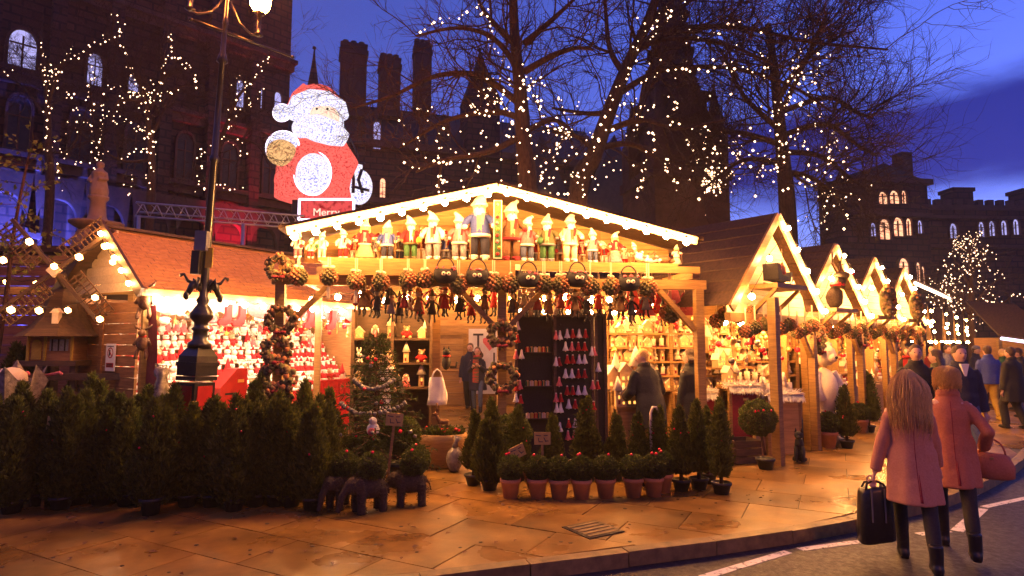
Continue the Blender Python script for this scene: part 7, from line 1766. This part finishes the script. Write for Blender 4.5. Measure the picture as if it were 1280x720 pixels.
    if vox < .009:             # loose strands over the moulded mass
        g = random.Random(len(label)); m = MB()
        for q in range(520):
            a = g.uniform(math.pi * .98, 2.02 * math.pi) if g.random() < .85 else g.uniform(0, 6.28); el = g.uniform(.1, 1.35)
            d0 = V((math.cos(a) * math.cos(el) * .090, math.sin(a) * math.cos(el) * .106 - .018, .03 + math.sin(el) * .112)); p = top + d0 * 1.02
            pts = [p]; ln = (hairlen * g.uniform(.55, 1.08) if hairlen else g.uniform(.10, .17)); n_ = 6; wv = g.uniform(0, 6)
            out_ = V((math.cos(a), math.sin(a), 0))
            for i in range(n_):
                f = (i + 1) / n_; r_ = (.098 + (.075 * math.sin(f * 2.5) if hairlen else .016 * math.sin(f * 3))) * g.uniform(.97, 1.05)
                z = p.z - ln * f; tgt = V((out_.x * r_ * 1.02, top.y - .03 - (.05 * math.sin(f * 2.2) if hairlen else 0) + out_.y * r_ * (.72 if hairlen else 1.02), z))
                pts.append(pts[-1].lerp(tgt, .55 + .4 * f) + V((.006 * math.sin(wv + i * 1.4), .004 * math.cos(wv + i), 0))); pts[-1].z = z
            m.tube(pts, [.0016, .0022, .0022, .002, .0018, .0016, .001], 3, 0)
        tag(m.obj('loose_strand', hair, hm), kind='stuff')
    if hat: m = MB(); m.ball(hp(0, -.005, .065), .112, 0, 2, sq=(.86, .98, .72), rz=head_yaw); m.lathe([(.096, 0), (.10, .02), (.096, .045)], 14, tuple(hp(0, 0, .045))); m.obj('knitted_hat', hat, t)
    # trousers
    m = MB(); tr_ = .072 if fem else .094
    for k in (-1, 1):
        m.tube([hip[k] + V((0, 0, .04)), hip[k].lerp(kn[k], .5), kn[k], kn[k].lerp(ank[k], .5), ank[k] + V((0, 0, .0 if not fem else .02))], [tr_ * 1.2, tr_ * 1.08, tr_ * .88, tr_ * .84, tr_ * (.62 if fem else .82)], 12)
        m.ball(hip[k] + V((0, -.02, .02)), .085, 0, 2)
    ringloft(m, [(0, 0, .86, .15, .115, 0, 0), (0, 0, 1.02, .15, .105, 0, 0)], 16)
    remesh(m, 'trousers', trousers, max(.011, vox), 3, t)
    for k in (-1, 1):
        m = MB(); a = ank[k]; fl = -.045
        m.ball(a + V((0, .055, fl)), .052, 0, 2, sq=(.92, 2.35, .78)); m.ball(a + V((0, -.02, fl + .005)), .052, 0, 2); m.tube([a + V((0, 0, -.03)), a + V((0, 0, .16 if fem else .05))], [.052, .058], 10); m.box(a + V((0, -.03, -.07)), (.07, .07, .03)); remesh(m, 'boot' if fem else 'shoe', shoes, .012, 2, t)
    # coat with sleeves
    zh = 1.44 - coat_len * 1.0; m = MB(); b_ = bulk; hw = (.215 if fem else .205) * b_; flare = (.06 if coat_len > .75 else .0); back = .14 if fem and coat_len > .75 else .0
    rings = []
    for i in range(11):
        f = i / 10; z = zh + (1.44 - zh) * f
        if z < 1.05: rx = .205 * b_ + flare * (1.05 - z) + (.0 if fem else .005); ry = .15 * b_ + flare * .7 * (1.05 - z)
        elif z < 1.32: rx = (.175 if fem else .185) * b_ + (.03 if not fem else .015) * (z - 1.05) / .27; ry = .135 * b_
        else: rx = ((.185 if fem else .21) * b_) * (1 - .34 * ((z - 1.32) / .12) ** 2); ry = .13 * b_ * (1 - .28 * ((z - 1.32) / .12))
        rings.append((0, ly(z) - .005 - back * max(0, 1.0 - z), z, rx, ry + back * .7 * max(0, 1.0 - z), .075 * (1 - f) + .012, 1.3 + f * 1.2))
    rings.append((0, ly(1.5), 1.495, .085, .08, 0, 0))
    ringloft(m, rings, 40)
    for k in (-1, 1):
        sl_ = (.060 if fem else .070) * b_ ** .6; w_ = elb[k].lerp(hd[k], .93)
        m.tube([sho[k] + V((-k * .03, 0, -.0)), sho[k].lerp(elb[k], .25), sho[k].lerp(elb[k], .7), elb[k], elb[k].lerp(hd[k], .45), w_], [sl_ * .98, sl_ * 1.04, sl_ * .95, sl_ * .97, sl_ * .9, sl_ * .86], 14)
        m.ball(elb[k], sl_ * .98, 0, 2)
    if collar: m.tube([V((.075 * math.cos(a), ly(1.49) + .075 * math.sin(a) * .9, 1.505 - .02 * math.sin(a))) for a in [i * math.pi / 8 for i in range(17)]], [.026] * 17, 7, flat=1.5)
    co = remesh(m, 'coat', coat, max(.011, vox), 2, t)
    dn = co.modifiers.new('folds', 'DISPLACE'); tx = bpy.data.textures.new('folds', 'CLOUDS'); tx.noise_scale = .22; dn.texture = tx; dn.strength = .024; dn.mid_level = .35
    if vox < .009:             # back seam, vent and cuffs sewn on the coat
        from mathutils.bvhtree import BVHTree
        dg = bpy.context.evaluated_depsgraph_get(); bv = BVHTree.FromObject(co, dg)
        seam = []
        for i in range(26):
            z = 1.44 - (coat_len - .03) * i / 25; h = bv.ray_cast(V((.004, -1.2, z)), V((0, 1, 0)))
            if h[0]: seam.append(h[0] + V((0, .0005, 0)))
        if len(seam) > 3: m = MB(); m.tube(seam, .0032, 5); m.obj('back_seam', 'wine', co)
        vent = [p + V((.012, -.002, 0)) for p in seam[-8:]]
        if len(vent) > 3: m = MB(); m.tube(vent, [.002, .003, .004, .005, .006, .007, .008, .008][:len(vent)], 5); m.obj('vent', 'wine', co)
        for k in (-1, 1):
            w_ = elb[k].lerp(hd[k], .86); d = (hd[k] - elb[k]).normalized(); m = MB(); m.tube([w_ - d * .004, w_ + d * .004], (.060 if fem else .070) * b_ ** .6 * .93, 14); m.obj('cuff', coat, co)
    if shirt:
        m = MB(); m.prism([(-.055, 1.50), (.055, 1.50), (.012, 1.33), (-.012, 1.33)], ly(1.42) + .088, ly(1.42) + .135); m.obj('shirt', shirt, t)
    if scarf:
        m = MB(); m.tube([V((.085 * math.cos(a), ly(1.47) + .02 + .085 * math.sin(a), 1.49)) for a in [i * math.pi / 8 for i in range(17)]], .04, 8); m.box((.03, .155 + ly(1.2), 1.12), (.16, .03, .62)); sc_ = m.obj('scarf', scarf, t)
    t.scale = (s, s, s)
    return t
def bag_thing(name, label, cat, loc, rz, parts):
    t = thing(name, label, cat, loc, rz)
    for nm, mb, mt in parts: mb.obj(nm, mt, t)
    return t
# two women walking away in the road
g1 = gnd(1147, 706, -.12); g1.z = -.12
W1 = person('woman with long blond hair in a long salmon wool coat carrying a big black bag', g1, R(-22), 1.70, 'salmon', 'black', 'gloss', 'blond', .52, .86, ((-.07, .20, 0), (.07, -.38, .05)), ((-.30, .02, .80), (.23, .14, .86)), .03, .0, True, .0085, True, None, .90)
g2 = gnd(1197, 690, -.12); g2.z = -.12
W2 = person('woman with short blond hair in a rose wool coat with a handbag on her arm', g2, R(-26), 1.72, 'salmon2', 'black', 'gloss', 'blond2', 0, .80, ((-.07, .22, 0), (.07, -.40, .05)), ((-.20, .22, .92), (.28, .12, .98)), .04, R(20), True, .0085, True, None, .90)
def world_of(t, v): s = t.scale[0]; return Matrix.Translation(t.location) @ Matrix.Rotation(t.rotation_euler[2], 4, 'Z') @ (Vector(v) * s)
hp_ = world_of(W1, (-.315, .025, .72))
m = MB(); n = 20; vs = []; fs = []
for i, (z, wx, wy) in enumerate(((-.60, .155, .085), (-.585, .17, .095), (-.3, .165, .095), (-.1, .155, .085), (-.06, .14, .07), (-.055, .10, .05))):
    for j in range(n):
        a = 2 * math.pi * j / n; c, s_ = math.cos(a), math.sin(a); q = (abs(c) ** 5 + abs(s_) ** 5) ** -.2; vs.append((wx * c * q, wy * s_ * q, z))
for i in range(5):
    for j in range(n): fs.append((i * n + j, i * n + (j + 1) % n, (i + 1) * n + (j + 1) % n, (i + 1) * n + j))
fs += [tuple(range(n - 1, -1, -1)), tuple(range(5 * n, 6 * n))]; m.add(vs, fs, 0, True)
m.v = [(x * .88 * (1 - .12 * (z + .6)), y * .9, z * .9 + .02 * math.sin(x * 9)) for x, y, z in m.v]; hn = MB()
for y in (-.05, .05): hn.tube([(-.09, y, -.08), (-.07, y * .6, -.02), (0, 0, .005), (.07, y * .6, -.02), (.09, y, -.08)], .010, 7)
tg = MB(); tg.box((.05, -.098, -.2), (.012, .006, .3)); tg.box((-.06, -.098, -.2), (.012, .006, .3))
bag_thing('shopping_bag', 'big soft black bag hanging from the hand of the long haired woman', 'bag', hp_, R(-8), [('pouch', m, 'gloss'), ('handle', hn, 'black'), ('strap', tg, 'greybox')])
p_ = world_of(W2, (.34, .10, .84)); m = MB(); m.lathe([(.10, -.14), (.16, -.12), (.17, -.02), (.13, .08), (.08, .10)], 18, sy=.55); hn = MB(); hn.tube([(.10 * math.cos(a), 0, .08 + .15 * math.sin(a)) for a in [k * math.pi / 10 for k in range(11)]], .009, 6); cl_ = MB(); cl_.box((0, -.075, .06), (.03, .02, .02))
bag_thing('handbag', 'soft rose handbag hanging from the elbow of the short haired woman', 'handbag', p_, R(-40), [('pouch', m, 'salmon2'), ('handle', hn, 'salmon2'), ('clasp', cl_, 'gold')])
p_ = world_of(W2, (-.27, .06, .66)); m = MB(); m.prism([(-.13, -.2), (.13, -.2), (.12, .16), (-.12, .16)], -.05, .05); hn = MB(); hn.tube([(-.08, 0, .14), (-.05, 0, .27), (.05, 0, .27), (.08, 0, .14)], .008, 5)
bag_thing('tote_bag', 'black tote bag with rose lining held between the two women', 'bag', p_, R(-60), [('pouch', m, 'black'), ('handle', hn, 'salmon')])
m = MB(); m.prism([(-.12, -.16), (.13, -.12), (.15, .10), (-.05, .17)], -.012, .012); bag_thing('paper_bag', 'crumpled pink paper bag held between the two women', 'paper bag', world_of(W2, (-.24, -.04, .80)), R(-30), [('sheet', m, 'pink')])
# people coming the other way and browsing
def pe(label, u, v, rz, **k):
    p = gnd(u, v); return person(label, p, rz, **k)
pe('smiling man in an open necked navy jacket and jeans walking towards the viewer', 1208, 590, R(172), H=1.80, coat='navy', trousers='denim', hair='brownhair', feet=((-.1, .14, 0), (.1, -.12, 0)), coat_len=.66, vox=.012, bulk=1.05, shirt='paper')
t = bag_thing('shirt_collar', 'x', 'x', (0, 0, 0), 0, []) if False else None
pe('man in a dark coat with short dark hair walking behind the two women', 1152, 578, R(160), H=1.80, coat='black', trousers='black', hair='brownhair', vox=.014)
pe('woman with long dark hair turned away between the two oncoming men', 1178, 566, R(50), H=1.72, coat='olive', trousers='black', hair='brownhair', hairlen=.3, fem=True, vox=.015)
pe('visitor in a blue jacket and mustard trousers seen from behind at the right', 1240, 524, R(-10), H=1.76, coat='blue', trousers='mustard', shoes='yellow', hair='brownhair', vox=.016, coat_len=.6)
pe('visitor in a long black coat at the right edge of the crowd', 1270, 536, R(20), H=1.74, coat='black', trousers='black', hair='brownhair', vox=.016, coat_len=.85, bulk=1.15)
pe('visitor in a dark knitted hat in the crowd before the far stalls', 1224, 507, R(-150), H=1.74, coat='navy', trousers='black', hat='grey', vox=.018)
pe('visitor in a brown coat at the back of the crowd', 1198, 505, R(175), H=1.72, coat='brown', trousers='black', vox=.018)
pe('stooping visitor in black at the far right of the crowd', 1284, 522, R(60), H=1.70, coat='black', trousers='denim', vox=.018, lean=.12)
pe('visitor in a wine coat far back by the small gabled stalls', 1168, 498, R(160), H=1.70, coat='wine', trousers='black', hair='blond', fem=True, vox=.02)
pe('visitor in a grey coat far back in the street', 1254, 500, R(-20), H=1.78, coat='grey', trousers='black', vox=.02)
pe('man with grey hair stooping over the toy houses in a long dark coat', 815, 583, R(28), H=1.74, coat='black', trousers='black', hair='blond2', coat_len=.86, lean=.22, head_yaw=R(60), vox=.013, hands=((-.2, .35, 1.0), (.2, .3, 1.0)), bulk=1.12)
pe('visitor in a padded dark coat behind the right post', 866, 576, R(40), H=1.74, coat='black', trousers='black', hair='brownhair', hairlen=.12, coat_len=.92, vox=.014, head_yaw=R(30), bulk=1.15, fem=True)
bp = pe('man in jeans with a rucksack leaning in at the first gabled stall', 990, 552, R(20), H=1.76, coat='navy', trousers='denim', hair='brownhair', lean=.15, vox=.014, feet=((-.1, .12, 0), (.1, -.2, 0)), hands=((-.2, .3, 1.0), (.2, .32, 1.0)))
m = MB(); m.ball((0, 0, 0), .2, 0, 3, sq=(.85, .55, 1.2)); k_ = MB()
for x in (-.1, .1): k_.tube([(x, .05, .2), (x, .16, .18), (x, .2, 0)], .018, 6)
q_ = MB(); q_.ball((0, -.09, -.08), .12, 0, 2, sq=(.9, .5, .8))
bag_thing('rucksack', 'rounded olive rucksack on the back of the man in jeans', 'rucksack', world_of(bp, (0, -.20, 1.22)), R(20), [('pack', m, 'olive'), ('strap', k_, 'black'), ('pocket', q_, 'olive')])
pe('visitor in a red scarf and dark coat among the crowd by the fourth stall', 1138, 516, R(150), H=1.72, coat='black', trousers='black', scarf='red', fem=True, hair='brownhair', hairlen=.2, vox=.018)
pe('visitor in a pale grey coat in the middle of the crowd', 1188, 512, R(-160), H=1.76, coat='grey', trousers='denim', vox=.018)
pe('short visitor in a green coat between the blue jacket and the black coat', 1258, 512, R(10), H=1.66, coat='greenc', trousers='black', hair='blond', fem=True, vox=.018)
pe('visitor in a dark coat far down the middle of the street', 1231, 494, R(180), H=1.78, coat='black', trousers='black', vox=.02)
sl = person('blond stall keeper with a white fur collar looking down behind the christmas tree', (at(483, 440, 9.35).x, 9.35, 0), R(200), 1.70, 'black', 'black', 'black', 'blond', .28, .7, hands=((-.12, .3, 1.18), (.12, .3, 1.2)), lean=.08, fem=True, vox=.013, scarf='white')
M['tartan'] = pmat('tartan', (.45, .03, .03), (.10, .09, .06), .9, 7, (.6, .6, 5), bump=.1, contrast=(.45, .5))
ts = person('visitor with a long red tartan scarf walking through the gap', (at(597, 440, 16.4).x, 16.4, 0), R(176), 1.72, 'navy', 'denim', 'black', 'brownhair', .2, .85, hands=((-.08, .26, 1.25), (.1, .26, 1.22)), fem=True, vox=.014, scarf='tartan')
person('man in a dark jacket just behind the tartan scarf visitor', (at(588, 440, 17.2).x, 17.2, 0), R(170), 1.82, 'navy', 'black', 'black', 'brownhair', 0, .7, vox=.016)

# ------------------------------------------------------------------ thin mist added over the scene to give the lamps a bloom
hz = MB(); hz.slab([(-50, -14), (66, -14), (66, 96), (-50, 96)], -1.6, 34)
hm_ = bpy.data.materials.new('bloom_haze'); hm_.use_nodes = True
ht_ = hm_.node_tree; ht_.nodes.clear(); ho_ = ht_.nodes.new('ShaderNodeOutputMaterial'); hv_ = ht_.nodes.new('ShaderNodeVolumePrincipled')
hv_.inputs['Color'].default_value = (.94, .84, .82, 1); hv_.inputs['Density'].default_value = .0011; hv_.inputs['Anisotropy'].default_value = .55
ht_.links.new(hv_.outputs[0], ho_.inputs['Volume'])
M['bloom_haze'] = hm_
tag(hz.obj('bloom_haze', 'bloom_haze'), kind='stuff')
